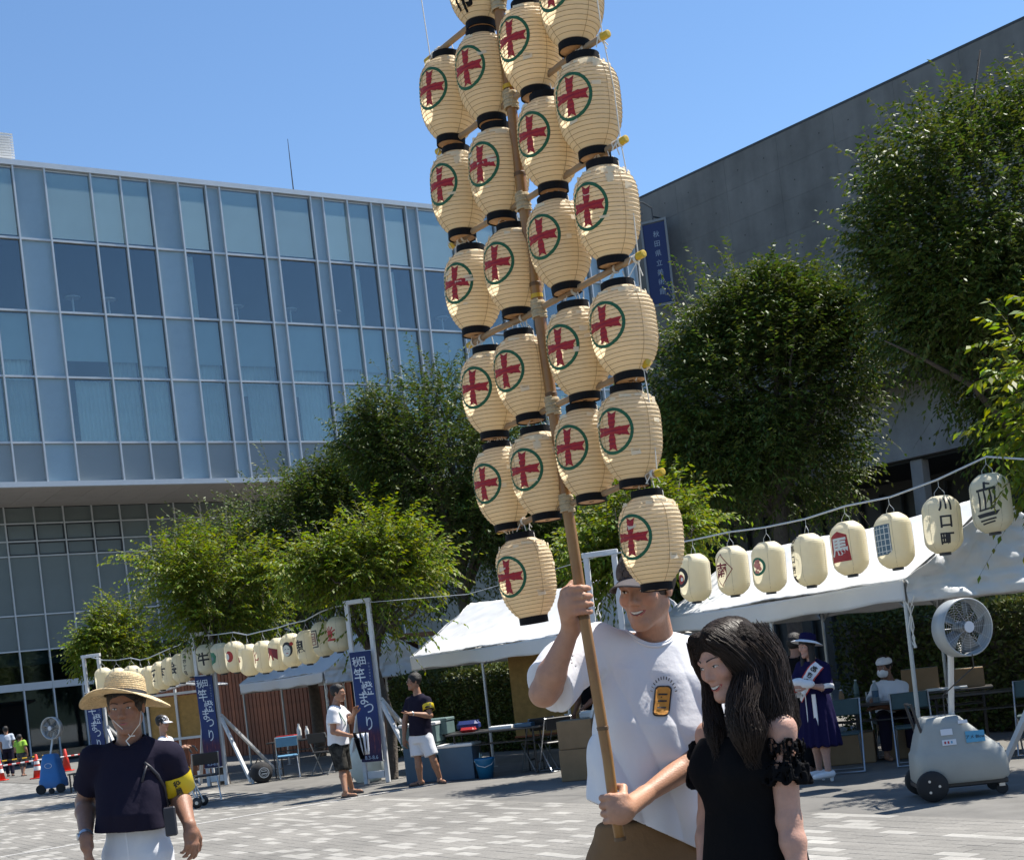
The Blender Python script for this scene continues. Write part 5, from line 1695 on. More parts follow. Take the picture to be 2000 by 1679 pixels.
ROWS = [   # per crossbar: lantern centres (px) from the left end to the right end
    [(930, -32)],
    [(872, 196), (951, 153), (1037, 97), (1112, 3)],
    [(894, 379), (971, 342), (1071, 281), (1151, 211)],
    [(921, 568), (1001, 528), (1097, 477), (1187, 420)],
    [(957, 769), (1027, 733), (1132, 688), (1221, 646)],
    [(984, 948), (1059, 925), (1145, 886), (1230, 853)],
    [(1033, 1128), (1272, 1054)],
]
rown = ['top', 'uppermost full', 'second full', 'third full', 'fourth full', 'fifth full', 'lowest']
posn = {4: ['far left end', 'inner left place', 'inner right place', 'near right end'], 2: ['left end', 'right end'], 1: ['left side']}
for ri, row in enumerate(ROWS):
    tops = []
    for ci, (px, py) in enumerate(row):
        pp = pole_at_y(min(py - 60, 1100))
        dx, dy = px - PPX, py - PPY
        q = (dx * CR - dy * SR) / FOC
        s_ = (q * pp[1] - pp[0]) / (KD[0] - q * KD[1])
        # lanterns hang in front of or behind the pole line; spread them along the bar
        dist = pp[1] + KD[1] * s_
        c = at(px, py, dist)
        lab = 'paper lantern with red cross crest at the %s of the %s crossbar' % (posn[len(row)][ci], rown[ri])
        if ri == 0: lab = 'paper lantern with black characters at the very top of the pole'
        face = math.atan2(-c[0], c[1])
        yaw = 36 + (2 - ci) * 1.5 + gk.uniform(-3, 3)
        o = thing('paper_lantern', lab, 'lantern', c - UP * KH / 2, face - R_(yaw), 'paper lanterns on the bamboo pole')
        o.rotation_euler = (R_(gk.uniform(-3, 3)), R_(gk.uniform(-3, 3)), o.rotation_euler[2])
        o.scale = (gk.uniform(0.965, 1.03), gk.uniform(0.965, 1.03), gk.uniform(0.97, 1.02))
        for nm, me in (('paper_shell', kbody), ('hoops', khoop), ('bottom_rim', kbot), ('top_rim', ktop), ('base_disc', kbase), ('cord', kcord), ('crest' if ri else 'characters', kcrest if ri else kchar)):
            ch = link(nm, me, o)
            if nm == 'base_disc': link('slot', kslot, ch)
            if nm == 'paper_shell':
                p2 = link('paper_patches', kscrs[int(gk.integers(4))], ch); p2['kind'] = 'stuff'; p2.rotation_euler = (0, 0, gk.uniform(-0.5, 1.8))
        tops.append((s_, c + UP * (KH / 2 + 0.055)))
    if ri == 0: continue
    tops.sort(key=lambda t: t[0])
    S = A3([t[0] for t in tops]); Z = A3([t[1] for t in tops])
    cf = [np.polyfit(S, Z[:, k], 1) for k in range(3)]
    sa, sb_ = S.min() - 0.075, S.max() + (0.10 if ri < 6 else 0.07)
    if ri == 6: sa = S.min() - 0.12
    def bpnt(s): return A3([np.polyval(cf[k], s) for k in range(3)])
    mid = (S.min() + S.max()) / 2
    pts = [bpnt(s) + A3([0, 0.0, gk.uniform(-0.004, 0.004)]) for s in np.linspace(sa, sb_, 7)]
    m_ = MB(); m_.tube(pts, 0.0095, 9); ob = m_.build('crossbar', M_cane2, bp, smooth=True)
    for e_, f_ in ((0, 1), (-1, -2)):
        d_ = unit(pts[e_] - pts[f_]); X_, Y_, Z_ = frame2(d_)
        MB().lathe([(0.0107, -0.020), (0.0107, 0.004), (0.006, 0.005)], 12, c=pts[e_], X=X_, Z=Z_).build('end_tape', M_ytape, bp)
    # rope lashing where bar and pole cross
    s_c = min(np.linspace(sa, sb_, 200), key=lambda s: np.linalg.norm((bpnt(s) - pole_at_y(np.interp(bpnt(s)[2], [1.0, 4.5], [1600, -300])))[:2]))
    zc = bpnt(s_c)[2]
    k_ = min(allp, key=lambda p: abs(p[2] - zc)); i_ = [np.array_equal(k_, p) for p in allp].index(True)
    ax = unit(allp[min(i_ + 1, len(allp) - 1)] - allp[max(i_ - 1, 0)]); X_, Y_, Z_ = frame2(ax)
    m_ = MB(); turns = 11
    hx = [k_ + (X_ * math.cos(t) + Y_ * math.sin(t)) * (0.0205 + 0.0015 * math.sin(t * 0.37)) + Z_ * (-0.026 + 0.052 * t / (turns * 6.283)) for t in np.linspace(0, turns * 6.283, turns * 14)]
    m_.tube(hx, 0.0028, 5); m_.build('lashing', M_lash, bp)
    if ri in (1, 2, 4): MB().lathe([(0.0186, 0.034), (0.0186, 0.046)], 14, c=k_, X=X_, Z=Z_, cap=False).build('band_tape', M_ytape, bp)
    # loose knots of string along the bar
    for s in list(S) + [sb_ - 0.03, sa + 0.03]:
        b = bpnt(s) + KD * gk.uniform(-0.012, 0.012)
        m_ = MB()
        for k in range(3):
            a = gk.uniform(0, 6.28); e = b + A3([math.cos(a) * 0.025, math.sin(a) * 0.012, -gk.uniform(0.012, 0.05)])
            m_.tube([b + UP * 0.011, (b + e) / 2 + A3([gk.normal(0, 0.008), 0, 0.012]), e], 0.0017, 5)
        X_, Y_, Z_ = frame2(KD)
        for kk in range(2):
            m_.tube([b + KD * (0.004 * kk) + (X_ * math.cos(t) + Y_ * math.sin(t)) * 0.0112 for t in np.linspace(0, 6.3, 12)], 0.0018, 5)
        m_.build('string_knot', M_rope, bp)
    ROWS[ri] = (bpnt(sb_ - 0.018), bpnt(sa + 0.018))
# vertical stay strings joining the bar ends
for side in (0, 1):
    pts = [r_[side] for r_ in ROWS[1:]]
    pts = [pts[0] + (pts[0] - pts[1]) * 1.3] + pts
    for a, b in zip(pts[:-1], pts[1:]):
        m_ = MB(); m_.tube([a, (a + b) / 2 + A3([0.006 if side == 0 else -0.006, 0, 0]), b], 0.0018, 5); m_.build('stay_string', M_rope, bp)
# ------------------------------------------------------------------ figures: distance fields turned into one skin
def sdf_mesh(fn, lo, hi, h, newton=1):
    """surface of fn<0 as quads (naive surface nets on a sparse grid)"""
    lo = A3(lo, dtype=float); hi = A3(hi, dtype=float)
    B = 8
    nb = np.ceil((hi - lo) / (h * B)).astype(int) + 1
    n = nb * B + 1
    val = np.empty(n, np.float32)
    bc = np.stack(np.meshgrid(*[np.arange(k) for k in nb], indexing='ij'), -1).reshape(-1, 3)
    ev = lambda q: fn(q.astype(np.float32))
    cd = ev(lo + (bc + 0.5) * B * h)
    # fill every block with its centre's value, then refine only near the surface
    full = cd.reshape(nb)
    val[:-1, :-1, :-1] = np.repeat(np.repeat(np.repeat(full, B, 0), B, 1), B, 2)
    val[-1] = 1; val[:, -1] = 1; val[:, :, -1] = 1
    act = bc[np.abs(cd) < h * B * 0.87 * 1.45]
    sub = np.stack(np.meshgrid(*[np.arange(4)] * 3, indexing='ij'), -1).reshape(-1, 3)
    sc_ = (act[:, None, :] * 4 + sub[None]).reshape(-1, 3)
    sd_ = np.concatenate([ev(lo + (sc_[i:i + 60000] + 0.5) * 2 * h) for i in range(0, len(sc_), 60000)]) if len(sc_) else np.zeros(0)
    for di in (0, 1):
        for dj in (0, 1):
            for dk in (0, 1):
                val[sc_[:, 0] * 2 + di, sc_[:, 1] * 2 + dj, sc_[:, 2] * 2 + dk] = sd_
    sa_ = sc_[np.abs(sd_) < 2 * h * 0.87 * 1.5]
    msk = np.zeros(n, bool)
    for di in (0, 1, 2):
        for dj in (0, 1, 2):
            for dk in (0, 1, 2):
                msk[sa_[:, 0] * 2 + di, sa_[:, 1] * 2 + dj, sa_[:, 2] * 2 + dk] = True
    idx = np.argwhere(msk)
    for i in range(0, len(idx), 60000):
        q = idx[i:i + 60000]
        val[q[:, 0], q[:, 1], q[:, 2]] = ev(lo + q * h)
    s = val < 0
    nx, ny, nz = (k - 1 for k in n)
    c = np.zeros((nx, ny, nz), np.uint8)
    for i in (0, 1):
        for j in (0, 1):
            for k in (0, 1):
                c += s[i:i + nx, j:j + ny, k:k + nz]
    cells = np.argwhere((c > 0) & (c < 8))
    vid = np.full((nx, ny, nz), -1, np.int64)
    vid[cells[:, 0], cells[:, 1], cells[:, 2]] = np.arange(len(cells))
    acc = np.zeros((len(cells), 3)); cnt = np.zeros(len(cells))
    cor = [(i, j, k) for i in (0, 1) for j in (0, 1) for k in (0, 1)]
    for a in cor:
        for ax in range(3):
            if a[ax] == 1: continue
            b = list(a); b[ax] = 1
            va = val[cells[:, 0] + a[0], cells[:, 1] + a[1], cells[:, 2] + a[2]]
            vb = val[cells[:, 0] + b[0], cells[:, 1] + b[1], cells[:, 2] + b[2]]
            m = (va < 0) != (vb < 0)
            t = np.where(m, va / np.where(m, va - vb, 1), 0)
            p = A3(a)[None] + 0.0 * acc
            p[:, ax] += t
            acc += p * m[:, None]; cnt += m
    P = lo + (cells + acc / cnt[:, None]) * h
    quads = []
    for ax in range(3):
        o1, o2 = [(1, 2), (2, 0), (0, 1)][ax]
        sl = [slice(None)] * 3; sl2 = [slice(None)] * 3
        sl[ax] = slice(0, -1); sl2[ax] = slice(1, None)
        e = s[tuple(sl)] != s[tuple(sl2)]
        ed = np.argwhere(e)
        ed = ed[(ed[:, o1] > 0) & (ed[:, o2] > 0) & (ed[:, o1] < n[o1] - 1) & (ed[:, o2] < n[o2] - 1)]
        def cell(d1, d2):
            q = ed.copy(); q[:, o1] -= d1; q[:, o2] -= d2
            return vid[q[:, 0], q[:, 1], q[:, 2]]
        q = np.stack([cell(1, 1), cell(0, 1), cell(0, 0), cell(1, 0)], 1)
        flip = ~s[ed[:, 0], ed[:, 1], ed[:, 2]]
        q[flip] = q[flip][:, ::-1]
        quads.append(q)
    Q = np.concatenate(quads)
    Q = Q[(Q >= 0).all(1)]
    e = h * 0.4
    fn0_ = fn; fn = lambda q: fn0_(q.astype(np.float32)).astype(np.float64)
    for _ in range(newton):
        d0 = fn(P)
        gx = np.stack([fn(P + A3([e, 0, 0])) - d0, fn(P + A3([0, e, 0])) - d0, fn(P + A3([0, 0, e])) - d0], 1) / e
        g2 = (gx ** 2).sum(1) + 1e-6
        st = np.clip(d0 / g2, -h * 0.6, h * 0.6)
        P = P - gx * st[:, None] * 0.8
    return P, Q


def vnorm(q): return np.sqrt(np.einsum('ij,ij->i', q, q))


def smin(a, b, k):
    h = np.clip(0.5 + 0.5 * (b - a) / k, 0, 1)
    return b * (1 - h) + a * h - k * h * (1 - h)


def smax(a, b, k): return -smin(-a, -b, k)


def f_cone(p, a, b, r1, r2):
    a, b = np.asarray(a, np.float32), np.asarray(b, np.float32); ba = b - a
    t = np.clip(((p - a) @ ba) / max(ba @ ba, 1e-9), 0, 1)
    return vnorm(p - a - t[:, None] * ba) - (r1 + (r2 - r1) * t)


def f_ell(p, c, r, M=None):
    q = p - np.asarray(c, np.float32)
    if M is not None: q = q @ np.asarray(M, np.float32).T
    r = np.asarray(r, np.float32)
    k0 = vnorm(q / r); k1 = vnorm(q / r ** 2) + 1e-9
    return k0 * (k0 - 1) / k1


def f_sph(p, c, r): return vnorm(p - np.asarray(c, np.float32)) - r


def f_loft(p, o, X, Y, Z, s, w, d, cy=None, cx=None, cap=0.02, pw=2.3):
    """stack of ellipses along Z from o; s heights, w/d half widths/depths, centre offsets"""
    F4 = lambda v: np.asarray(v, np.float32)
    q = p - F4(o)
    x, y, z = q @ F4(X), q @ F4(Y), q @ F4(Z)
    ww = np.interp(z, s, w).astype(np.float32); dd = np.interp(z, s, d).astype(np.float32)
    if cy is not None: y = y - np.interp(z, s, cy)
    if cx is not None: x = x - np.interp(z, s, cx)
    r = (np.abs(x / ww) ** pw + np.abs(y / dd) ** pw) ** (1 / pw)
    side = (r - 1) * np.minimum(ww, dd)
    return smax(side, np.maximum(s[0] - z, z - s[-1]), cap)


def tps(p, seed, lo, hi, n=7, _c={}):
    k = (seed, lo, hi, n)
    if k not in _c: _c[k] = SNoise(seed, n, lo, hi)
    return _c[k](p)


def skin_mat(name):
    m = mat(name, (0, 0, 0), 0.5, attr=True, var=0.11, vscale=38, bump=0.14, bscale=160, spec=0.38)
    p = m.node_tree.nodes['Principled BSDF']
    p.inputs['Subsurface Weight'].default_value = 0.12
    p.inputs['Subsurface Radius'].default_value = (0.012, 0.005, 0.003)
    p.inputs['Subsurface Scale'].default_value = 0.5
    return m


M_skin = skin_mat('skin')
M_hair = mat('hair_black', (0.010, 0.008, 0.008), 0.55, var=0.3, vscale=20, spec=0.4, bump=0.6, bscale=90)
M_hairb = mat('hair_dark_brown', (0.026, 0.016, 0.011), 0.5, var=0.3, vscale=20, spec=0.3)
M_eyew = mat('eye_white', (0.65, 0.63, 0.6), 0.25)
M_iris = mat('eye_iris', (0.02, 0.014, 0.01), 0.15)


def axes(fwd, up=UP):
    """right-handed head frame: X to the figure's left..right, Y forward, Z up"""
    f = unit(fwd); x = unit(np.cross(f, up)); u = np.cross(x, f)
    return A3([x, f, u])


def head_fn(c, M, s, smile=0.5, fem=False):
    nt_, nr_ = (0.1035, 0.0095) if fem else (0.107, 0.0118)
    """c centre of the head, M rows = (right, forward, up); 23 cm head at s=1"""
    def fn(p):
        q = ((p - c.astype(np.float32)) @ M.T.astype(np.float32)) / np.float32(s)
        a = np.abs(q); m = np.stack([a[:, 0], q[:, 1], q[:, 2]], 1)          # mirrored
        d = f_ell(q, (0, -0.014, 0.036), (0.076, 0.096, 0.084))
        d = smin(d, f_ell(q, (0, 0.026, -0.028), (0.058, 0.064, 0.085)), 0.035)
        d = smin(d, f_cone(m, (0.05, -0.002, -0.05), (0.016, 0.066, -0.098), 0.02, 0.017), 0.03)
        d = smin(d, f_sph(q, (0, 0.074, -0.099), 0.019), 0.025)
        d = smin(d, f_sph(m, (0.041, 0.062, -0.02), 0.023), 0.02)
        d = smin(d, f_cone(m, (0.008, 0.086, 0.024), (0.046, 0.07, 0.026), 0.011, 0.01), 0.014)
        d = smax(d, -f_ell(m, (0.032, 0.104, 0.008), (0.019, 0.02, 0.011)), 0.014)
        d = smin(d, f_cone(q, (0, 0.086, 0.014), (0, nt_, -0.026), 0.0070, nr_), 0.014)
        d = smin(d, f_sph(m, (0.011, nt_ - 0.013, -0.031), nr_ * 0.72), 0.009)
        sm = 0.006 * smile
        zc = -0.060 + sm * (m[:, 0] / 0.025) ** 2
        lip = np.sqrt((np.maximum(m[:, 0] - 0.022, 0)) ** 2 + (q[:, 1] - (0.088 - 14 * m[:, 0] ** 2)) ** 2 + (q[:, 2] - zc - 0.006) ** 2) - 0.0062
        lip2 = np.sqrt((np.maximum(m[:, 0] - 0.018, 0)) ** 2 + (q[:, 1] - (0.087 - 14 * m[:, 0] ** 2)) ** 2 + (q[:, 2] - zc + 0.008) ** 2) - 0.0068
        d = smin(d, np.minimum(lip, lip2), 0.007)
        d = smin(d, f_sph(m, (0.031, 0.0755, 0.006), 0.0128), 0.006)
        d = smin(d, f_ell(m, (0.079, -0.006, 0.0), (0.008, 0.019, 0.031)), 0.008)
        return d * s
    return fn


def head_paint(P, c, M, s, skin, lips=(0.36, 0.10, 0.085), brow=(0.02, 0.014, 0.012), smile=0.5, teeth=False):
    q = ((P - c) @ M.T) / s
    m = np.abs(q[:, 0])
    col = np.repeat(A3(skin)[None], len(P), 0)
    front = q[:, 1] > 0.04
    cheek = np.exp(-((m - 0.042) ** 2 + (q[:, 2] + 0.025) ** 2) / 0.0006)[:, None] * front[:, None]
    col = col * (1 - 0.25 * cheek) + A3([0.55, 0.2, 0.14]) * 0.25 * cheek * (A3(skin).mean() / 0.35)
    return col


M_lip = mat('lip_red', (0.36, 0.085, 0.075), 0.4)
M_mouth = mat('mouth_inside', (0.06, 0.012, 0.012), 0.6)
M_teeth = mat('teeth', (0.66, 0.63, 0.57), 0.3)


def face_parts(parent, c, M, s, smile, teeth, lipm=None, browm=None, fem=False):
    """eyes, brows and mouth laid on the surface of the head"""
    hf = head_fn(c, M, s, smile, fem)
    org = world_loc(parent)

    def proj(x, z, off):
        x, z = np.asarray(x, float), np.asarray(z, float)
        ys = np.linspace(0.135, 0.03, 90)
        L = np.stack(np.broadcast_arrays(x[..., None], ys, z[..., None]), -1)
        W = c + (L * s).reshape(-1, 3) @ M
        d = hf(W.astype(np.float32)).reshape(x.shape + (90,))
        k = np.argmax(d < 0, axis=-1)
        y = ys[k] + off
        return c + (np.stack([x, y, z], -1) * s) @ M

    def patch(name, m, xs, lo, hi, off, nz=4, par=parent):
        x = np.asarray(xs); t = np.linspace(0, 1, nz)
        G = proj(np.repeat(x[:, None], nz, 1), lo[:, None] * (1 - t) + hi[:, None] * t, off)
        return MB().grid(G).build(name, m, par, org=org, smooth=True)
    u = np.linspace(-1, 1, 11)
    for sg in (-1, 1):
        cx = 0.031 * sg
        up = 0.0048 * (1 - u ** 2) ** 0.8 + 0.0062 - 0.001 * u * sg * -1; dn = -0.0030 * (1 - u ** 2) + 0.0062 - 0.001 * u * sg * -1
        e = patch('eye', M_eyew, cx + 0.0135 * u, dn, up, 0.0006)
        k = np.abs(u) < 0.45; v = np.linspace(-0.40, 0.40, 7)
        patch('iris', M_iris, cx + 0.0135 * v, np.maximum(np.interp(v, u, dn), 0.0062 - 0.0052 * np.sqrt(np.clip(1 - (v / 0.41) ** 2, 0, 1))), np.minimum(np.interp(v, u, up), 0.0072 + 0.0052 * np.sqrt(np.clip(1 - (v / 0.41) ** 2, 0, 1))), 0.0010, par=e)
        patch('lash', M_iris, cx + 0.0145 * u, up - 0.0004, up + 0.0017 * (1 - 0.4 * u ** 2), 0.0012, 2, par=e)
        bx = np.linspace(0.013, 0.052, 10); bz = 0.0295 + 0.005 * np.sin((bx - 0.013) / 0.039 * 2.4); th = 0.0058 * (1 - 0.6 * (bx - 0.013) / 0.039)
        patch('eyebrow', browm or M_hair, bx * sg, bz - th / 2, bz + th / 2, 0.0008, 3)
    zc = -0.0615 + 0.0065 * smile * u ** 2
    w = 0.024 + 0.0065 * smile
    op = 0.0068 * smile if teeth else 0.0006
    lp = patch('lips', lipm or M_lip, w * u, zc - (0.0085 + op * 0.8) * (1 - u ** 2) ** 0.7, zc + (0.0058 + op * 0.4) * (1 - u ** 2) ** 0.8 * (1 - 0.12 * np.exp(-(u / 0.15) ** 2)), 0.0008)
    patch('mouth', M_mouth, w * 0.88 * u, zc - (op + 0.0006) * (1 - u ** 2), zc + (op * 0.7 + 0.0006) * (1 - u ** 2), 0.0014, par=lp)
    if teeth: patch('teeth', M_teeth, w * 0.74 * u, zc - op * 0.55 * (1 - u ** 2) ** 0.6, zc + op * 0.62 * (1 - u ** 2) ** 0.6, 0.0019, par=lp)


# --- hands
def hand_relaxed(wr, f, n, side, s=1.0, curl=(0.35, 0.45, 0.3)):
    """wr wrist point, f towards the fingers, n out of the palm, side +1: thumb on cross(f,n)"""
    f = unit(f); n = unit(n - f * np.dot(n, f)); t = np.cross(f, n) * side
    ops = [('c', wr, wr + f * 0.035 * s, 0.027 * s, 0.03 * s, 0.02)]
    pc = wr + f * 0.055 * s
    ops.append(('e', pc, (0.041 * s, 0.014 * s, 0.047 * s), A3([t, n, f]), 0.014))
    for k, (off, L, r) in enumerate(((0.03, 0.074, 0.0088), (0.010, 0.082, 0.0092), (-0.011, 0.076, 0.0088), (-0.030, 0.060, 0.0078))):
        b = wr + (f * (0.092 - 0.004 * abs(k - 1)) + t * off) * s
        d = f + t * off * 1.5; d = unit(d); nn = n
        p0 = b; a = 0
        for j, (fr, cu) in enumerate(zip((0.45, 0.32, 0.26), curl)):
            a += cu * (0.8 + 0.12 * k)
            dd = unit(d * math.cos(a) + nn * math.sin(a))
            p1 = p0 + dd * L * fr * s
            ops.append(('c', p0, p1, r * s * (1 - 0.07 * j), r * s * (0.93 - 0.09 * j), 0.005 if j else 0.012)); p0 = p1
    b = wr + (f * 0.03 + t * 0.028) * s
    p1 = b + unit(f * 0.7 + t * 0.6 + n * 0.3) * 0.045 * s; p2 = p1 + unit(f * 0.9 + t * 0.15 + n * 0.35) * 0.032 * s; p3 = p2 + unit(f * 0.9 + n * 0.4) * 0.024 * s
    ops += [('c', b, p1, 0.016 * s, 0.0125 * s, 0.016), ('c', p1, p2, 0.0115 * s, 0.0105 * s, 0.005), ('c', p2, p3, 0.0103 * s, 0.0085 * s, 0.005)]
    return ops


def hand_grip(wr, ctr, axis, a_palm, turn, pr, s=1.0):
    """fist closed round a rod: ctr on the rod, axis along it towards the thumb, a_palm angle of the palm round the rod, turn = +-1 wrap sense"""
    ax = unit(axis)
    X = unit(A3([1., 0, 0]) - ax * ax[0]); Y = np.cross(ax, X)          # X right, Y away from the viewer
    def pt(a, r, z): return ctr + (X * math.cos(a) + Y * math.sin(a)) * r + ax * z
    ops = []
    pal = pt(a_palm, pr + 0.019 * s, -0.004 * s)
    tang = lambda a: (-X * math.sin(a) + Y * math.cos(a)) * turn
    Mf = A3([tang(a_palm), ax, unit(np.cross(tang(a_palm), ax))])
    ops.append(('e', pal, (0.034 * s, 0.042 * s, 0.019 * s), Mf, 0.016))
    ops.append(('c', wr, pal - tang(a_palm) * 0.012 * s - ax * 0.004, 0.027 * s, 0.03 * s, 0.024))
    for k, (z, L, r) in enumerate(((0.034, 0.078, 0.0094), (0.012, 0.086, 0.0098), (-0.010, 0.080, 0.0094), (-0.031, 0.064, 0.0084))):
        r *= s; R = pr + r * 0.92
        a0 = a_palm + turn * (0.65 + 0.05 * k)
        kn = pt(a0, R + 0.010 * s, z * s)
        span = L * s / R * 0.62
        a1, a2, a3 = a0 + turn * span * 0.42, a0 + turn * span * 0.76, a0 + turn * span * 1.02
        p1, p2, p3 = pt(a1, R + 0.009 * s, z * s - 0.002), pt(a2, R + 0.001, z * s - 0.004), pt(a3, R, z * s - 0.005)
        ops += [('c', pt(a_palm + turn * 0.2, R + 0.012 * s, z * s * 0.9), kn, 0.0125 * s, r * 1.12, 0.010), ('c', kn, p1, r * 1.1, r, 0.005), ('c', p1, p2, r, r * 0.93, 0.004), ('c', p2, p3, r * 0.93, r * 0.82, 0.004)]
    R = pr + 0.011 * s
    t0 = pt(a_palm - turn * 0.35, R + 0.013 * s, 0.028 * s); t1 = pt(a_palm - turn * 1.25, R + 0.006 * s, 0.05 * s); t2 = pt(a_palm - turn * 2.0, R, 0.054 * s)
    ops += [('c', pal - ax * 0.005, t0, 0.017 * s, 0.0145 * s, 0.014), ('c', t0, t1, 0.0135 * s, 0.0115 * s, 0.006), ('c', t1, t2, 0.0115 * s, 0.0095 * s, 0.005)]
    return ops


def run_ops(p, ops, d=None):
    for o in ops:
        e = f_cone(p, o[1], o[2], o[3], o[4]) if o[0] == 'c' else f_ell(p, o[1], o[2], o[3])
        d = e if d is None else smin(d, e, o[-1])
    return d


def limb(p, a, b, c, r, k=0.02):
    """shoulder/hip a, elbow/knee b, wrist/ankle c with muscle swell; r = (top, joint, swell, end)"""
    d = f_cone(p, a, b, r[0], r[1])
    m = A3(b) + (A3(c) - A3(b)) * 0.28
    d = smin(d, f_cone(p, b, m, r[1], r[2]), k)
    return smin(d, f_cone(p, m, c, r[2], r[3]), k)


def bbox(pts, pad):
    P = A3(pts); return P.min(0) - pad, P.max(0) + pad


class Person:
    """J: joints in world metres. keys: head, face (direction), neck, sA,sB (A = picture left), eA,eB, wA,wB, pel, hA,hB, kA,kB, fA,fB (ankles), tA,tB (toe direction)"""

    def __init__(s, label, J, skin=(0.42, 0.235, 0.155), hs=1.0, up=UP, smile=0.5, h=0.009, female=False, handA=None, handB=None, teeth=False, group=None, lips=None, foot=True, headtilt=None, arm=1.0):
        s.J = {k: A3(v, dtype=float) for k, v in J.items()}
        J = s.J
        s.h, s.hs, s.female = h, hs, female
        base = (J['fA'] + J['fB']) / 2; base[2] = 0
        s.root = thing('person', label, 'person', base, group=group)
        s.M = axes(J['face'], UP if headtilt is None else unit(A3(headtilt)))
        s.hc = J['head']
        spine = unit(J['neck'] - J['pel'])
        X = unit(J['sB'] - J['sA']); X = unit(X - spine * np.dot(X, spine)); Y = np.cross(spine, X)
        s.X, s.Y, s.Z = X, Y, spine                       # Y points away from the viewer for a frontal figure
        if np.dot(Y, J.get('chest', J['face'])) > 0: s.front = Y
        else: s.front = -Y
        s.L = np.linalg.norm(J['neck'] - J['pel'])
        s.sw = np.linalg.norm(J['sB'] - J['sA']) / 2
        k = 0.88 if female else 1.0
        hf = head_fn(s.hc, s.M, hs, smile, female)
        ops = (handA or []) + (handB or [])
        sc = s.sw / 0.20
        def fn(p):
            d = hf(p)
            nb = J['neck']
            d = smin(d, f_cone(p, s.hc + (A3([0, -0.018, -0.06]) * hs) @ s.M, nb - spine * 0.02, 0.052 * k * hs, 0.062 * k * hs), 0.03)
            L = s.L
            t = f_loft(p, J['pel'] - spine * 0.06, X, Y, spine, [0, 0.10, 0.35 * L, 0.62 * L, 0.85 * L, 1.0 * L + 0.05],
                       A3([0.11, 0.125, 0.115, 0.135, 0.145, 0.075]) * sc * k, A3([0.07, 0.08, 0.075, 0.09, 0.085, 0.055]) * sc * k, cap=0.05)
            d = smin(d, t, 0.04)
            for q in 'AB':
                d = smin(d, f_cone(p, nb - spine * 0.035, J['s' + q], 0.045, 0.042 * k), 0.03)
                d = smin(d, limb(p, J['s' + q], J['e' + q], J['w' + q], A3([0.054, 0.042, 0.043, 0.026]) * k * arm), 0.03)
                d = smin(d, limb(p, J['h' + q], J['k' + q], J['f' + q], A3([0.066, 0.050, 0.054, 0.036]) * k), 0.02)
                if foot:
                    ft = J['f' + q]; td = unit(J['t' + q])
                    heel = ft - td * 0.03; heel = A3([heel[0], heel[1], ft[2] - 0.045])
                    toe = ft + td * 0.15; toe = A3([toe[0], toe[1], ft[2] - 0.06])
                    d = smin(d, f_cone(p, heel, toe, 0.035, 0.024), 0.02)
            if ops:
                d = smin(d, run_ops(p, ops), 0.012)
            return d
        s.fn = fn
        pts = [v for kk, v in J.items() if kk not in ('face', 'tA', 'tB', 'chest')] + [s.hc + UP * 0.13 * hs]
        for o in ops:
            if o[0] == 'c': pts.append(o[2])
        lo, hi = bbox(pts, 0.14)
        P, Q = sdf_mesh(fn, lo, hi, h)
        col = head_paint(P, s.hc, s.M, hs, skin, smile=smile)
        s.body = link('body', mesh_np('body', P - base, Q, M_skin, smooth=True, cols=col), s.root)
        face_parts(s.root, s.hc, s.M, hs, smile, teeth, fem=female, lipm=(mat('lips_' + str(len(bpy.data.materials)), lips, 0.4) if lips else None))

    def part(s, name, fn, m, pts, pad=0.22, h=None, cols=None):
        lo, hi = bbox(pts, pad)
        P, Q = sdf_mesh(fn, lo, hi, h or s.h)
        return link(name, mesh_np(name, P - world_loc(s.root), Q, m, smooth=True, cols=cols(P) if cols else None), s.root)

    def tee(s, m, hem, sleeve=0.62, loose=0.02, seed=1, neck_r=0.085, shell=True, hem_w=None, flare=1.15, fold=0.006, name='shirt', hemn=None, neck_c=None, belly=0.0, collar_drop=0.0, depth=1.0, sl=None):
        """short-sleeved shirt; hem = point on the lower edge; sleeve = part of the upper arm covered"""
        J, X, Y, Z, L = s.J, s.X, s.Y, s.Z, s.L
        k = 0.9 if s.female else 1.0
        sc = s.sw / 0.20
        hp = A3(hem); hn = Z if hemn is None else unit(A3(hemn))
        nc = J['neck'] + UP * 0.035 if neck_c is None else A3(neck_c)
        hw = hem_w or 0.2 * sc
        zs = float(np.dot(hp - J['pel'], Z)) - 0.1
        fr = np.sign(np.dot(s.front, Y))
        def fn0(p):
            t = f_loft(p, J['pel'], X, Y, Z, [zs, 0.0 if zs < -0.02 else zs + 0.05, 0.35 * L, 0.62 * L, 0.86 * L, 1.0 * L + 0.03],
                       A3([hw, hw * 0.97, 0.168 * sc * k + loose * 0.6, 0.178 * sc * k + loose * 0.5, 0.172 * sc * k + loose * 0.3, 0.085]),
                       A3([0.125 + loose, 0.128 + loose + belly * 0.5, 0.12 + loose + belly, 0.122 + loose * 0.9, 0.10 + loose * 0.4, 0.062]) * depth * k, cy=A3([0.2, 0.5, 0.9, 0.4, 0.1, 0]) * belly * fr, cap=0.05)
            d = t
            for q in 'AB':
                a, b = J['s' + q], J['e' + q]
                d = smin(d, f_cone(p, J['neck'] - Z * 0.035, a, 0.056, 0.056 * k + loose * 0.2), 0.035)
                e = a + (b - a) * sleeve
                ua = unit(b - a)
                c = f_cone(p, a, e, 0.056 * k + (loose if sl is None else sl) * 0.4, (0.058 * k + (loose if sl is None else sl) * 0.75) * flare)
                c = smax(c, (p - e) @ ua, 0.004)
                d = smin(d, c, 0.035)
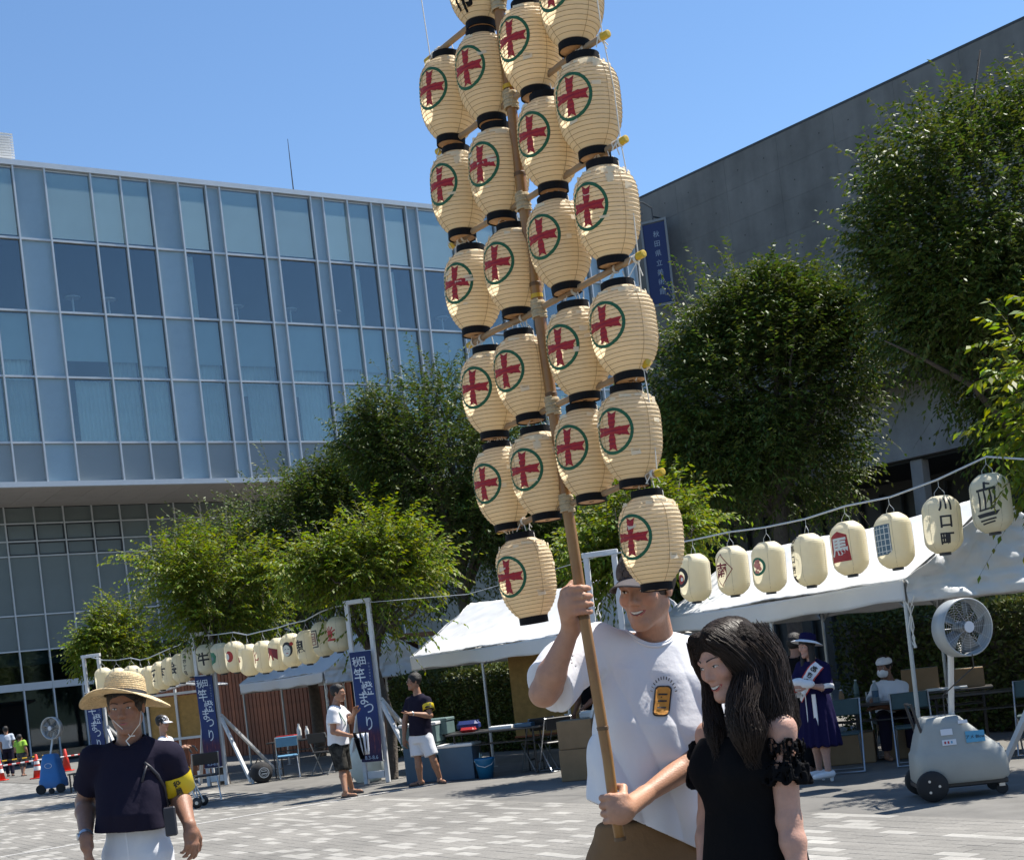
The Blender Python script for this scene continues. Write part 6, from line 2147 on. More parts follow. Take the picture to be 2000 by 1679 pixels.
            w = tps(p, seed, 5, 14) * fold * 0.25 + tps(p * np.float32([1, 1, 0.22]), seed + 9, 20, 42) * fold * 0.8 + tps(p * np.float32([1, 1, 0.7]), seed + 19, 28, 60) * fold * 0.35
            u_ = (p - np.float32(J['pel'])) @ np.float32(X); z_ = (p - np.float32(J['pel'])) @ np.float32(Z)
            ph = 26 * u_ + 3.2 * np.sin(3.1 * z_ + seed) + 5 * z_
            w = w - (np.abs(np.sin(ph)) ** 0.7 - 0.6) * fold * 1.0 * np.clip(1.15 - z_ / (0.9 * L), 0, 1)
            return d + w
        def fn(p):
            d = fn0(p)
            if shell: d = np.maximum(d, -(d + max(0.011, 2.2 * s.h)))
            d = smax(d, -((p - hp) @ hn), 0.004)
            d = smax(d, -f_ell(p, nc, (neck_r, neck_r, neck_r * 1.15)), 0.006)
            return d
        pts = [J['sA'], J['sB'], J['neck'], J['pel'], hp, J['pel'] + X * hw, J['pel'] - X * hw] + [J['s' + q] + (J['e' + q] - J['s' + q]) * sleeve for q in 'AB']
        s.shirt_fn = fn0
        o = s.part(name, fn, m, pts)
        if s.h < 0.008:                                   # knitted collar round the neck opening
            ring = []
            for a in np.linspace(0, 2 * math.pi, 41)[:-1]:
                ph = np.linspace(-1.4, 1.3, 120)
                Q = nc + np.stack([neck_r * np.cos(a) * np.cos(ph), neck_r * np.sin(a) * np.cos(ph), 1.15 * neck_r * np.sin(ph)], 1)
                v = fn0(Q.astype(np.float32)); ins = np.where(v < 0)[0]
                ring.append(Q[ins[-1]] if len(ins) else Q[60])
            ring = A3(ring); ring = (ring + np.roll(ring, 1, 0) + np.roll(ring, -1, 0)) / 3
            ring = np.concatenate([ring, ring[:1]])
            for dz in (0.0, -0.007):
                MB().tube([p_ + UP * dz + unit((p_ - nc) * A3([1, 1, 0])) * (0.002 - dz * 0.6) for p_ in ring], 0.0052, 6, cap=False).build('collar', m, o, org=world_loc(s.root), smooth=True)
        return o

    def legs(s, m, length, loose=0.02, seed=2, waist=0.10, name='trousers', fold=0.006, flare=1.0):
        """trousers or shorts; length: 1 = knee, 2 = ankle"""
        J, X, Y, Z = s.J, s.X, s.Y, s.Z
        k = 0.92 if s.female else 1.0
        sc = s.sw / 0.20
        wz = waist
        def fn(p):
            d = f_loft(p, J['pel'] - UP * 0.10, X, Y, UP, [0, 0.08, 0.12 + wz], A3([0.170, 0.180, 0.160]) * sc * k + loose * 0.4, A3([0.125, 0.135, 0.12]) * sc * k + loose * 0.4, cap=0.02)
            for q in 'AB':
                a, b, c = J['h' + q], J['k' + q], J['f' + q]
                if length <= 1:
                    e = a + (b - a) * length; ua = unit(b - a)
                    l_ = smax(f_cone(p, a, e, 0.094 * k + loose * 0.5, (0.066 * k + loose + 0.018 * (1 - length)) * flare), (p - e) @ ua, 0.004)
                    l_ = np.maximum(l_, -(l_ + max(0.012, 2.4 * s.h)))
                else:
                    t = length - 1; e = b + (c - b) * t; ua = unit(c - b)
                    l_ = smin(f_cone(p, a, b, 0.086 * k + loose * 0.5, 0.064 * k + loose * 0.6), f_cone(p, b, e, 0.064 * k + loose * 0.6, 0.05 * k + loose * 0.7), 0.03)
                    l_ = smax(l_, (p - e) @ ua, 0.004)
                d = smin(d, l_, 0.03)
            return d + tps(p, seed, 6, 16) * fold * 0.7 + tps(p * np.float32([1, 1, 0.5]), seed + 3, 20, 40) * fold * 0.5
        pts = [J['pel'] + UP * (wz + 0.05), J['hA'] - X * 0.06, J['hB'] + X * 0.06] + [J['k' + q] if length <= 1 else J['f' + q] for q in 'AB']
        return s.part(name, fn, m, pts)

    def hair_cap(s, m, kind='short', seed=3, h=None):
        c, M, hs = s.hc, s.M, s.hs
        def fn(p):
            q = ((p - c) @ M.T) / hs
            d = f_ell(q, (0, -0.020, 0.040), (0.090, 0.110, 0.100))
            # cut away the face
            d = smax(d, -f_ell(q, (0, 0.105, -0.035), (0.078, 0.09, 0.092)), 0.012)
            d = smax(d, -(q[:, 2] + 0.040 - q[:, 1] * 0.45), 0.01)
            return (d + tps(q, seed, 40, 95, 9) * 0.005 + tps(q, seed + 1, 18, 40, 6) * 0.006) * hs
        return s.part('hair', fn, m, [c], 0.17 * hs, h or s.h * 0.6)

    def sandals(s, m):
        for q in 'AB':
            ft, td = s.J['f' + q], unit(s.J['t' + q] * A3([1, 1, 0]))
            b = A3([ft[0], ft[1], 0]); sd_ = np.cross(UP, td)
            poly = [(-0.07, -0.032), (0.06, -0.042), (0.15, -0.04), (0.19, -0.015), (0.19, 0.012), (0.15, 0.04), (0.06, 0.04), (-0.07, 0.032)]
            o = MB().prism(poly, 0.02, b + UP * 0.011, td, sd_).build('sandal', m, s.root)
            MB().tube([b + td * 0.03 + sd_ * 0.045 + UP * 0.02, b + td * 0.10 + UP * 0.065, b + td * 0.03 - sd_ * 0.045 + UP * 0.02], 0.008, 6).build('strap', m, o, org=world_loc(s.root))

    def sock_shoes(s, m, heel=0.0):
        for q in 'AB':
            ft, td = s.J['f' + q], unit(s.J['t' + q])
            b = A3([ft[0], ft[1], ft[2]])
            hl = b - td * 0.035; toe = b + td * 0.16
            zl = ft[2] - 0.045; zt = ft[2] - 0.058 - 0.0
            def fn(p, hl=hl, toe=toe, zl=zl, zt=zt):
                d = f_cone(p, A3([hl[0], hl[1], zl]), A3([toe[0], toe[1], zt]), 0.044, 0.031)
                if heel: d = smin(d, f_cone(p, A3([hl[0], hl[1], zl - 0.02]), A3([hl[0], hl[1], 0.012]), 0.024, 0.016), 0.01)
                d = smax(d, -(p[:, 2] - (0.004 if not heel else 0.002)), 0.004)
                return smax(d, p[:, 2] - (zl + 0.035), 0.01)
            s.part('shoe', fn, m, [hl, toe, A3([hl[0], hl[1], 0])], 0.07, 0.006)


def cap_part(P, m, brim_dir, mb=None, h=0.006, peak=0.085, name='cap'):
    """baseball cap; returns crown object with brim as sub-part"""
    c, M, hs = P.hc, P.M, P.hs
    def fn(p):
        q = ((p - c) @ M.T) / hs
        d = f_ell(q, (0, -0.012, 0.058), (0.087, 0.107, 0.083))
        d = np.maximum(d, -(d + 0.006))
        return smax(d, -(q[:, 2] - 0.045), 0.004) * hs
    o = P.part(name, fn, m, [c], 0.18 * hs, h)
    mm = MB(); n, k = 17, 7
    G = np.zeros((n, k, 3))
    for i, a in enumerate(np.linspace(-1.15, 1.15, n)):
        for j, t in enumerate(np.linspace(0, 1, k)):
            r0x, r0y = 0.084 * math.sin(a), 0.098 * math.cos(a) - 0.008
            L = peak * (math.cos(a * 1.18) ** 0.7 if math.cos(a * 1.18) > 0 else 0)
            x = r0x * (1 - 0.05 * t); y = r0y + L * t; z = 0.048 - 0.018 * t - 0.03 * (abs(x) / 0.08) ** 2 * (0.5 + 0.5 * t)
            G[i, j] = c + (A3([x, y, z]) * hs) @ M
    mm.grid(G); mm.build('brim', mb or m, o, org=world_loc(P.root), smooth=True, solid=0.004)
    return o
# ------------------------------------------------------------------ people
def cloth(name, col, var=0.05, bump=0.35, sc=14, rough=0.85, trans=0.0, var2=None, vscale=4):
    return mat(name, col, rough, var=var, vscale=vscale, bump=bump, bscale=sc, spec=0.25 if max(col) > 0.1 else 0.06, sheen=0.0, trans=trans, var2=var2)


M_wtee = cloth('white_cotton', (0.74, 0.74, 0.77), 0.02, 0.45, 9, trans=0.06)
M_ptan = cloth('brown_twill', (0.21, 0.118, 0.055), 0.10, 0.3, 30)
M_blk = cloth('black_jersey', (0.006, 0.006, 0.007), 0.1, 0.3, 18)
M_navy = cloth('navy_jersey', (0.016, 0.014, 0.026), 0.08, 0.45, 10)
M_wtrs = cloth('white_trousers', (0.66, 0.67, 0.70), 0.02, 0.35, 12)
M_navyd = cloth('navy_dress', (0.012, 0.010, 0.045), 0.08, 0.3, 16)
M_cap = cloth('cap_grey', (0.095, 0.088, 0.092), 0.1, 0.2, 40)
M_camo = cloth('dark_camouflage', (0.012, 0.012, 0.012), 0.2, 0.2, 20, var2=(0.06, 0.058, 0.052), vscale=9)
M_straw = mat('straw', (0.72, 0.55, 0.31), 0.75, var=0.22, vscale=30, bump=0.5, bscale=120, trans=0.12)
M_band = mat('hat_ribbon', (0.01, 0.01, 0.012), 0.6)
M_leath = mat('dark_leather', (0.02, 0.02, 0.028), 0.5, var=0.2, vscale=20)
M_arm = mat('armband_yellow', (0.62, 0.47, 0.01), 0.55, var=0.05, vscale=8)
M_armt = mat('armband_print', (0.03, 0.025, 0.01), 0.6)
M_sheer = cloth('glove_white', (0.7, 0.7, 0.72), 0.03, 0.2, 30)
M_gold = mat('ring_metal', (0.6, 0.5, 0.3), 0.25, metal=0.9)


def hit(fn, px, py, d0, d1):
    """where the line of sight through a picture point meets a surface"""
    ds = np.linspace(d0, d1, 400)
    P = A3([at(px, py, d) for d in ds])
    v = fn(P)
    k = int(np.argmax(v < 0))
    return P[max(k - 1, 0)]


def below(a, z, dx=0.0, dy=0.0): return A3([a[0] + dx, a[1] + dy, z])


# --- pole holder
wA, wB = at(1116, 1226, 4.04), at(1258, 1553, 4.06)
cA, cB = pole_at_y(1172), pole_at_y(1576)
axA = unit(pole_at_y(1120) - pole_at_y(1200)); axB = unit(pole_at_y(1500) - pole_at_y(1600))
gA = hand_grip(wA, cA, axA, R_(188), 1, 0.0185, 1.08)
gB = hand_grip(wB, cB, axB, R_(292), -1, 0.0175, 1.08)
hA, hB = at(1206, 1690, 4.33), at(1298, 1690, 4.33)
man = Person('tall man in white T-shirt and grey cap holding the bamboo lantern pole', dict(
    head=at(1261, 1153, 4.24), face=(-0.52, -0.84, -0.10), chest=(-0.15, -1, 0), neck=at(1284, 1252, 4.33), sA=at(1146, 1264, 4.27), sB=at(1374, 1279, 4.36),
    eA=at(1062, 1352, 4.10), wA=wA, eB=at(1378, 1470, 4.26), wB=wB, pel=at(1250, 1668, 4.33), hA=hA, hB=hB,
    kA=below(hA, 0.48, 0.0), kB=below(hB, 0.48, 0.03), fA=below(hA, 0.095, -0.03, 0.03), fB=below(hB, 0.095, 0.05, 0.03), tA=(-0.3, -1, 0), tB=(0.2, -1, 0)),
    skin=(0.44, 0.235, 0.15), hs=1.0, smile=0.9, h=0.0054, handA=gA, handB=gB, teeth=True, arm=1.0)
hp = at(1250, 1606, 4.2)
man.tee(M_wtee, hp, sleeve=0.84, loose=0.036, seed=5, neck_r=0.083, hem_w=0.207, flare=1.10, fold=0.020, sl=0.024, hemn=man.Z + man.X * 0.36, neck_c=man.J['neck'] + A3([-0.02, -0.045, 0.075]))
man.legs(M_ptan, 2.0, 0.03, 6, waist=0.10, fold=0.008)
man.hair_cap(M_hairb, h=0.005)
cap_part(man, M_cap, None, h=0.005, peak=0.10)
MB().lathe([(0.0112, -0.002), (0.0118, 0), (0.0112, 0.002)], 14, c=gA[8][1] if gA[8][0] == 'c' else cA, Z=unit(A3([0.8, -0.5, 0.1])), X=UP, cap=False).build('ring', M_gold, man.root)
# small orange print on the chest
M_orange = mat('print_orange', (0.62, 0.27, 0.04), 0.7)
m_ = MB()
def shirt_pt(px, py, off): return hit(man.shirt_fn, px, py, 3.9, 4.5) - A3([0, 1, 0]) * off
def chest(poly, mi, off):
    m_.cur = mi
    V, F = slice2d(A3(poly, dtype=float), [list(range(len(poly)))], 5.0)
    m_.add([shirt_pt(x, y, off) for x, y in V], F)
def rrect(cx, cy, w, h, r, tilt=0.1):
    pts = []
    for sx, sy, a0 in ((1, -1, -90), (1, 1, 0), (-1, 1, 90), (-1, -1, 180)):
        for k in range(4):
            a = R_(a0 + 30 * k); x, y = sx * (w / 2 - r) + r * math.cos(a), sy * (h / 2 - r) + r * math.sin(a)
            pts.append((cx + x - y * tilt, cy + y + x * 0.0))
    return pts
chest(rrect(1293, 1368, 34, 60, 9), 0, 0.004); chest(rrect(1293, 1368, 28, 54, 7), 1, 0.0055)
for yy in (1355, 1368, 1381): chest(rrect(1293 - (yy - 1368) * 0.1, yy, 18, 3.4, 1.5), 0, 0.007)
for k in range(13):
    a = R_(200 + 140 * k / 12); x0, y0 = 1296 + 23 * math.cos(a), 1362 + 36 * math.sin(a); x1, y1 = 1296 + 28 * math.cos(a), 1362 + 42 * math.sin(a)
    nx, ny = -(y1 - y0), x1 - x0; l_ = math.hypot(nx, ny); nx, ny = nx / l_ * 0.9, ny / l_ * 0.9
    chest([(x0 - nx, y0 - ny), (x1 - nx, y1 - ny), (x1 + nx, y1 + ny), (x0 + nx, y0 + ny)], 0, 0.0055)
m_.build('chest_print', [M_mblack, M_orange], man.root)

# --- woman in the black dress
whc = at(1420, 1290, 3.90)
wom = dict(head=whc, face=(-0.80, -0.52, -0.26), chest=(-0.7, -0.7, 0), neck=at(1452, 1402, 3.93), sA=at(1388, 1436, 4.06), sB=at(1524, 1424, 3.80), eA=at(1385, 1600, 4.10), wA=at(1375, 1730, 4.02),
           eB=at(1541, 1602, 3.77), wB=at(1570, 1752, 3.70), pel=at(1476, 1700, 3.92))
wX = unit(wom['sB'] - wom['sA']) * A3([1, 1, 0])
wom['hA'] = wom['pel'] - wX * 0.085 - UP * 0.05; wom['hB'] = wom['pel'] + wX * 0.085 - UP * 0.05
for q in 'AB':
    wom['k' + q] = below(wom['h' + q], 0.47); wom['f' + q] = below(wom['h' + q], 0.095); wom['t' + q] = A3([-0.7, -0.7, 0])
wh = hand_relaxed(wom['wB'], A3([0.12, -0.1, -1]), A3([-0.8, 0.3, 0]), -1, 0.92)
wo = Person('dark-haired woman in black off-shoulder dress smiling beside the pole holder', wom, skin=(0.47, 0.265, 0.195), hs=0.89, smile=1.0, h=0.0055, female=True, handB=wh, teeth=True, lips=(0.40, 0.07, 0.06), headtilt=(-0.18, -0.02, 1), arm=0.92)
J = wo.J
def dress(p):
    L = wo.L
    d = f_loft(p, J['pel'], wo.X, wo.Y, wo.Z, [-0.50, -0.25, 0.0, 0.40 * L, 0.66 * L, 0.84 * L, 0.97 * L], A3([0.24, 0.20, 0.175, 0.146, 0.158, 0.160, 0.12]), A3([0.21, 0.17, 0.138, 0.118, 0.130, 0.115, 0.08]), cap=0.02)
    for sg in (-1, 1):
        d = smin(d, f_sph(p, J['pel'] + wo.Z * (0.68 * L) + wo.X * 0.075 * sg + wo.front * 0.075, 0.062), 0.05)
    for q in 'AB':
        a, b = J['s' + q], J['e' + q]; u = unit(b - a); Lb = np.linalg.norm(b - a)
        t = (p - a) @ u
        rad = np.linalg.norm(p - a - t[:, None] * u, axis=1)
        ang = np.arctan2((p - a) @ wo.X, (p - a) @ wo.Y)
        rip = 0.006 * np.sin(ang * 11 + t * 30) + 0.004 * np.sin(ang * 19 - t * 55)
        band = rad - (0.058 + 0.085 * np.clip(t, 0, 0.16) + rip - 0.016 * np.exp(-((t - 0.085) / 0.012) ** 2))
        band = smax(smax(band, 0.028 - t - 0.01 * np.sin(ang * 7), 0.004), t - 0.155 - 0.008 * np.sin(ang * 9), 0.004)
        band = np.maximum(band, -(band + 0.012))
        d = smin(d, band, 0.012)
    return d + tps(p, 21, 8, 20) * 0.004
top = J['neck'] - wo.Z * 0.058
wo.part('dress', lambda p: smax(smax(dress(p), (p - top) @ unit(wo.Z - wo.front * 0.10), 0.006), -(p[:, 2] - 0.42), 0.004), M_blk, [J['sA'], J['sB'], J['pel'] - UP * 0.55, J['eA'], J['eB']], 0.2, 0.006)
# long wavy hair
M_hairm = mat('hair_mass', (0.014, 0.009, 0.007), 0.75, var=0.3, vscale=30, spec=0.15, bump=0.8, bscale=120)
HM = wo.M; HS = wo.hs
def hl(x, y, z): return whc + (A3([x, y, z]) * HS) @ HM
near_chain = [(hl(-0.035, 0.062, 0.105), 0.030), (hl(-0.080, 0.035, 0.04), 0.030), (hl(-0.096, 0.005, -0.05), 0.034), (at(1450, 1385, 3.79), 0.040), (at(1462, 1432, 3.76), 0.042), (at(1470, 1482, 3.76), 0.012)]
back_chain = [(hl(0.0, -0.07, 0.06), 0.075), (hl(-0.02, -0.10, -0.04), 0.07), (at(1500, 1370, 3.93), 0.062), (at(1517, 1425, 3.93), 0.055), (at(1530, 1468, 3.92), 0.016)]
far_chain = [(hl(0.035, 0.066, 0.10), 0.022), (hl(0.082, 0.046, 0.03), 0.017), (hl(0.090, 0.026, -0.05), 0.017), (at(1390, 1380, 3.92), 0.019), (at(1398, 1428, 3.88), 0.024), (at(1404, 1470, 3.86), 0.010)]
out_chain = [(hl(-0.07, -0.04, 0.05), 0.05), (hl(-0.10, -0.06, -0.05), 0.045), (at(1510, 1395, 3.82), 0.044), (at(1532, 1462, 3.77), 0.012)]
CH = (near_chain, back_chain, far_chain, out_chain)
def hairfn(p):
    q = ((p - whc) @ HM.T) / HS
    d = f_ell(q, (0, -0.016, 0.046), (0.088, 0.108, 0.088))
    d = smax(d, -f_ell(q, (0.0, 0.115, -0.03), (0.062, 0.09, 0.10)), 0.012) * HS
    for ch in CH:
        for (a, ra_), (b, rb2) in zip(ch[:-1], ch[1:]):
            d = smin(d, f_cone(p, a, b, ra_ * 0.86, rb2 * 0.86), 0.02)
    u = p * A3([1, 1, 0.22])
    return d + tps(u, 31, 90, 220, 12) * 0.0032 + tps(u, 32, 30, 70, 8) * 0.0045
wo.part('hair', hairfn, M_hairm, [p_ for ch in CH for p_, _ in ch], 0.13, 0.0055)
# loose strands over it
def strands(parent, chains, n, m, seed, rad=0.0011, jit=1.05):
    g = np.random.default_rng(seed); mb = MB()
    for i in range(n):
        ch = chains[int(g.integers(len(chains)))]
        a = g.uniform(0, 6.28); fr = g.uniform(0.8, jit)
        w = g.uniform(0, 6.28); pts = []
        K = len(ch); st_ = g.uniform(0, 0.25); en = g.uniform(0.72, 1.22)
        for t in np.linspace(st_, en, 11):
            x = min(t, 0.9999) * (K - 1); k = int(x); f_ = x - k
            c = ch[k][0] * (1 - f_) + ch[k + 1][0] * f_ + (ch[-1][0] - ch[-2][0]) * max(0, t - 1) * 2
            r = (ch[k][1] * (1 - f_) + ch[k + 1][1] * f_) * fr
            t_ = unit(ch[k + 1][0] - ch[k][0]); x_ = unit(np.cross(t_, A3([0.3, 0.9, 0.1]))); y_ = np.cross(t_, x_)
            pts.append(c + (x_ * math.cos(a + 0.25 * math.sin(w + t * 5)) + y_ * math.sin(a + 0.25 * math.sin(w + t * 5))) * r + g.normal(0, 0.0008, 3) + (x_ * math.sin(w + t * 9) + y_ * math.cos(w * 1.7 + t * 8)) * 0.008 * t)
        mb.tube(pts, [rad] * 7 + [rad * 0.8, rad * 0.6, rad * 0.4, rad * 0.2], 4, cap=False)
    return mb.build('hair_strands', m, parent, smooth=True)
strands(wo.root, CH, 2000, M_hairb, 3, 0.0010, 1.32)
def scalp(parent, c, M, s_, n, m, seed):
    g = np.random.default_rng(seed); mb = MB()
    for i in range(n):
        y0 = g.uniform(-0.105, 0.075); sg = 1 if g.random() < 0.35 else -1
        ysp = 0.108 * math.sqrt(max(0.02, 1 - ((y0 + 0.016) / 0.112) ** 2)) / 0.108
        rx, rz = 0.089 * ysp + 0.0015, 0.089 * ysp + 0.0015
        e = g.uniform(1.7, 2.1); ph = g.uniform(-0.03, 0.1); k_ = g.uniform(0.99, 1.03); sw = g.uniform(-0.03, 0.0)
        pts = []
        for t in np.linspace(0, 1, 9):
            a = ph + e * t
            pts.append(c + (A3([sg * rx * k_ * math.sin(a), y0 * (1 - 0.15 * t) + sw * t, 0.046 + rz * k_ * math.cos(a)]) * s_) @ M + g.normal(0, 0.0006, 3))
        mb.tube(pts, [0.0012] * 6 + [0.001, 0.0008, 0.0004], 4, cap=False)
    mb.build('scalp_strands', m, parent, smooth=True)
scalp(wo.root, whc, HM, HS, 700, M_hairb, 9)

# --- man with the straw hat
mwA, mwB = at(168, 1636, 6.16), at(370, 1610, 6.2)
ghA = hand_relaxed(mwA, A3([0.05, -0.12, -1]), A3([0.75, 0.6, 0]), -1, 1.05)
ghB = hand_relaxed(mwB, A3([0.06, -0.15, -1]), A3([-0.75, 0.6, 0]), 1, 1.05, (0.45, 0.55, 0.4))
sj = dict(head=at(246, 1383, 6.27), face=(0.05, -1, -0.06), neck=at(254, 1450, 6.33), sA=at(186, 1482, 6.33), sB=at(327, 1475, 6.33), eA=at(167, 1566, 6.42), wA=mwA, eB=at(349, 1550, 6.40), wB=mwB, pel=at(268, 1655, 6.33))
sj['hA'], sj['hB'] = at(236, 1672, 6.33), at(302, 1672, 6.30)
sj.update(kA=below(sj['hA'], 0.48, -0.03, -0.1), kB=below(sj['hB'], 0.48, 0.02, 0.05), fA=below(sj['hA'], 0.1, -0.04, -0.18), fB=below(sj['hB'], 0.1, 0.03, 0.25), tA=A3([0, -1, 0]), tB=A3([0.1, -1, 0]))
hat = Person('man in wide straw hat, navy T-shirt and white trousers walking towards the camera', sj, skin=(0.27, 0.135, 0.085), hs=1.0, smile=0.2, h=0.0065, handA=ghA, handB=ghB, arm=1.08)
hat.tee(M_navy, at(256, 1622, 6.2), sleeve=0.66, loose=0.022, seed=15, neck_r=0.088, hem_w=0.186, flare=1.05, fold=0.012, sl=0.016, neck_c=hat.J['neck'] + A3([0, -0.035, 0.07]), belly=0.035)
hat.legs(M_wtrs, 2.0, 0.008, 16, waist=0.10, fold=0.008)
hat.hair_cap(M_hair, h=0.008)
hb_ = hat.hc + A3([0, 0.0, 0.056])
tiltz = unit(A3([0.10, 0.20, 1.0])); tx = unit(np.cross(A3([0, 1., 0]), tiltz))
pr = []
for i, t in enumerate(np.linspace(0, 1, 50)):           # crown
    r = 0.102 * (1 - 0.20 * t) * math.sqrt(max(0.0, 1 - max(0, (t - 0.42) / 0.58) ** 2.6)); z = 0.118 * (1 - (1 - t) ** 1.5)
    pr.append((max(r, 0.002) + 0.0016 * math.sin(i * 1.9), z))
crown = MB().lathe(pr, 40, c=hb_, X=tx, Z=tiltz, cap=False).build('straw_hat', M_straw, hat.root, smooth=True)
pr = []
for i, t in enumerate(np.linspace(0, 1, 40)):
    pr.append((0.096 + 0.112 * t, 0.004 - 0.016 * t ** 1.5 + 0.0016 * math.sin(i * 1.7)))
pr += [(0.208, -0.017)] + [(r, z - 0.004) for r, z in pr[::-1]]
brim = MB().lathe(pr, 56, c=hb_, X=tx, Z=tiltz, cap=False)
V = A3(brim.v); rel = V - hb_; ang = np.arctan2(rel[:, 1], rel[:, 0]); rr = np.hypot(rel[:, 0], rel[:, 1])
V[:, 2] += np.clip((rr - 0.11) / 0.1, 0, 1) ** 1.5 * (-0.024 * np.cos(2 * ang) - 0.012 + 0.006 * np.sin(3 * ang + 1)); brim.v = [tuple(q) for q in V]
brim.build('brim', M_straw, crown, org=world_loc(hat.root), smooth=True)
MB().lathe([(0.1045, 0.004), (0.0985, 0.030)], 40, c=hb_, X=tx, Z=tiltz, cap=False).build('hat_band', M_band, crown, org=world_loc(hat.root))
nk = hat.J['neck']
cc = at(255, 1437, 6.2)
m_ = MB(); m_.tube([hat.hc + A3([-0.078, -0.03, -0.02]), at(228, 1413, 6.17), cc], 0.0017, 5); m_.tube([hat.hc + A3([0.078, -0.03, -0.02]), at(273, 1413, 6.17), cc], 0.0017, 5)
m_.tube([cc, at(246, 1446, 6.19), at(253, 1455, 6.18)], 0.003, 5); m_.tube([cc + A3([-0.004, -0.003, 0]), at(263, 1436, 6.18)], 0.0028, 5)
m_.build('chin_cord', M_rope, hat.root)


def armband(P, q, t0, t1, r0, r1, txt, face_dir, parts=True):
    a, b = P.J['s' + q], P.J['e' + q]; u = unit(b - a); L = np.linalg.norm(b - a)
    f = unit(face_dir - u * np.dot(face_dir, u)); x = unit(np.cross(u, f))
    m_ = MB(); m_.lathe([(r0, t0 * L), (r1, t1 * L), (r1 - 0.004, t1 * L), (r0 - 0.004, t0 * L)], 28, c=a, X=f, Z=u, cap=False)
    o = m_.build('armband', M_arm, P.root, smooth=True)
    v, f2 = text_mesh2d(txt, (t1 - t0) * L * 0.40, 0.03, True, 1.05)
    V, F = slice2d(v, f2, 0.012)
    mid = (t0 + t1) / 2 * L; Y = np.cross(u, f)
    m2 = MB(); pts = []
    for xx, yy in V:
        r = r0 + (r1 - r0) * ((mid - yy) / L - t0) / (t1 - t0) + 0.002
        an = -xx / r0
        pts.append(a + u * (mid - yy) + (f * math.cos(an) + Y * math.sin(an)) * r)
    m2.add(pts, F); m2.build('armband_print', M_armt, o, org=world_loc(P.root))


armband(hat, 'B', 0.46, 0.90, 0.0865, 0.086, '役員', A3([0.35, -1, 0]))
# watch, cross strap, phone pouch
u = unit(hat.J['wA'] - hat.J['eA']); wc_ = hat.J['wA'] - u * 0.02; X_, Y_, Z_ = frame2(u)
m_ = MB().lathe([(0.033, -0.011), (0.0345, 0), (0.033, 0.011)], 20, c=wc_, X=X_, Z=Z_, cap=False); wt = m_.build('watch', M_chr, hat.root, smooth=True)
MB().lathe([(0.018, -0.005), (0.018, 0.006), (0.012, 0.007)], 16, c=wc_ + A3([-0.030, -0.018, 0]), Z=unit(A3([-0.85, -0.5, 0.1])), X=UP).build('watch_face', M_chr, wt, org=world_loc(hat.root))
def on_shirt(px, py): return hit(hat.shirt_fn, px, py, 5.9, 6.6) + A3([0, -0.012, 0])
m_ = MB(); m_.tube([on_shirt(283, 1487), on_shirt(295, 1497), on_shirt(309, 1512), on_shirt(322, 1535), on_shirt(328, 1565), on_shirt(331, 1590)], [0.005, 0.008, 0.009, 0.008, 0.006, 0.006], 8)
m_.tube([on_shirt(289, 1492), on_shirt(284, 1505), on_shirt(279, 1526)], 0.006, 6)
sb2 = m_.build('shoulder_strap', M_leath, hat.root, smooth=True)
pc = at(333, 1603, 6.14)
MB().box(pc, (0.055, 0.022, 0.135), unit(A3([1, 0.1, 0.05]))).build('phone_pouch', M_leath, hat.root, bev=0.006)
MB().box(hat.J['pel'] + A3([0.0, -0.155, 0.035]), (0.004, 0.004, 0.15)).build('fly_seam', M_sheer, hat.root)
hat.sock_shoes(M_leath)
man.sock_shoes(M_leath); wo.sock_shoes(M_leath)
# --- people further back
BH = 0.013


def straight(J, tA=(0, -1, 0), tB=(0, -1, 0)):
    J['tA'], J['tB'] = A3(tA, dtype=float), A3(tB, dtype=float)
    return J


# man with white T-shirt and camouflage shorts
d = 19.6
j = dict(head=at(661, 1353, d), face=(0.93, -0.35, -0.05), chest=(0.9, -0.35, 0), neck=at(655, 1378, d), sA=at(650, 1390, d - 0.17), sB=at(667, 1387, d + 0.17), eA=at(651, 1428, d - 0.2), wA=at(684, 1436, d - 0.3),
         eB=at(683, 1408, d + 0.1), wB=at(692, 1394, d - 0.02), pel=at(661, 1454, d), hA=at(658, 1462, d - 0.09), hB=at(668, 1462, d + 0.09), kA=at(668, 1503, d - 0.11), kB=at(674, 1502, d + 0.12))
gf1, gf2 = onground(676, 1557), onground(688, 1549)
j['fA'], j['fB'] = gf1 + UP * 0.09, gf2 + UP * 0.09
p = Person('man in white T-shirt and camouflage shorts talking beside the blue banner', straight(j, (1, -0.25, 0), (1, -0.3, 0)), skin=(0.32, 0.165, 0.10), h=BH,
           handA=hand_relaxed(j['wA'], A3([1, -0.3, -0.1]), A3([0, 0.5, -1]), 1), handB=hand_relaxed(j['wB'], A3([0.3, -0.3, 0.9]), A3([0.4, -0.9, 0]), 1))
p.tee(M_wtee, j['pel'] + UP * 0.0, sleeve=0.6, loose=0.024, seed=41, hem_w=0.175)
p.legs(M_camo, 1.0, 0.035, 42, waist=0.06); p.hair_cap(M_hair); p.sandals(M_leath)
m_ = MB(); nb = p.J['neck']
m_.tube([nb + A3([-0.05, -0.02, 0.02]), nb + A3([0.04, -0.13, -0.06]), nb + A3([0.13, -0.12, -0.25]), nb + A3([0.12, -0.02, -0.32])], 0.007, 6); m_.build('lanyard', M_mgreen, p.root)
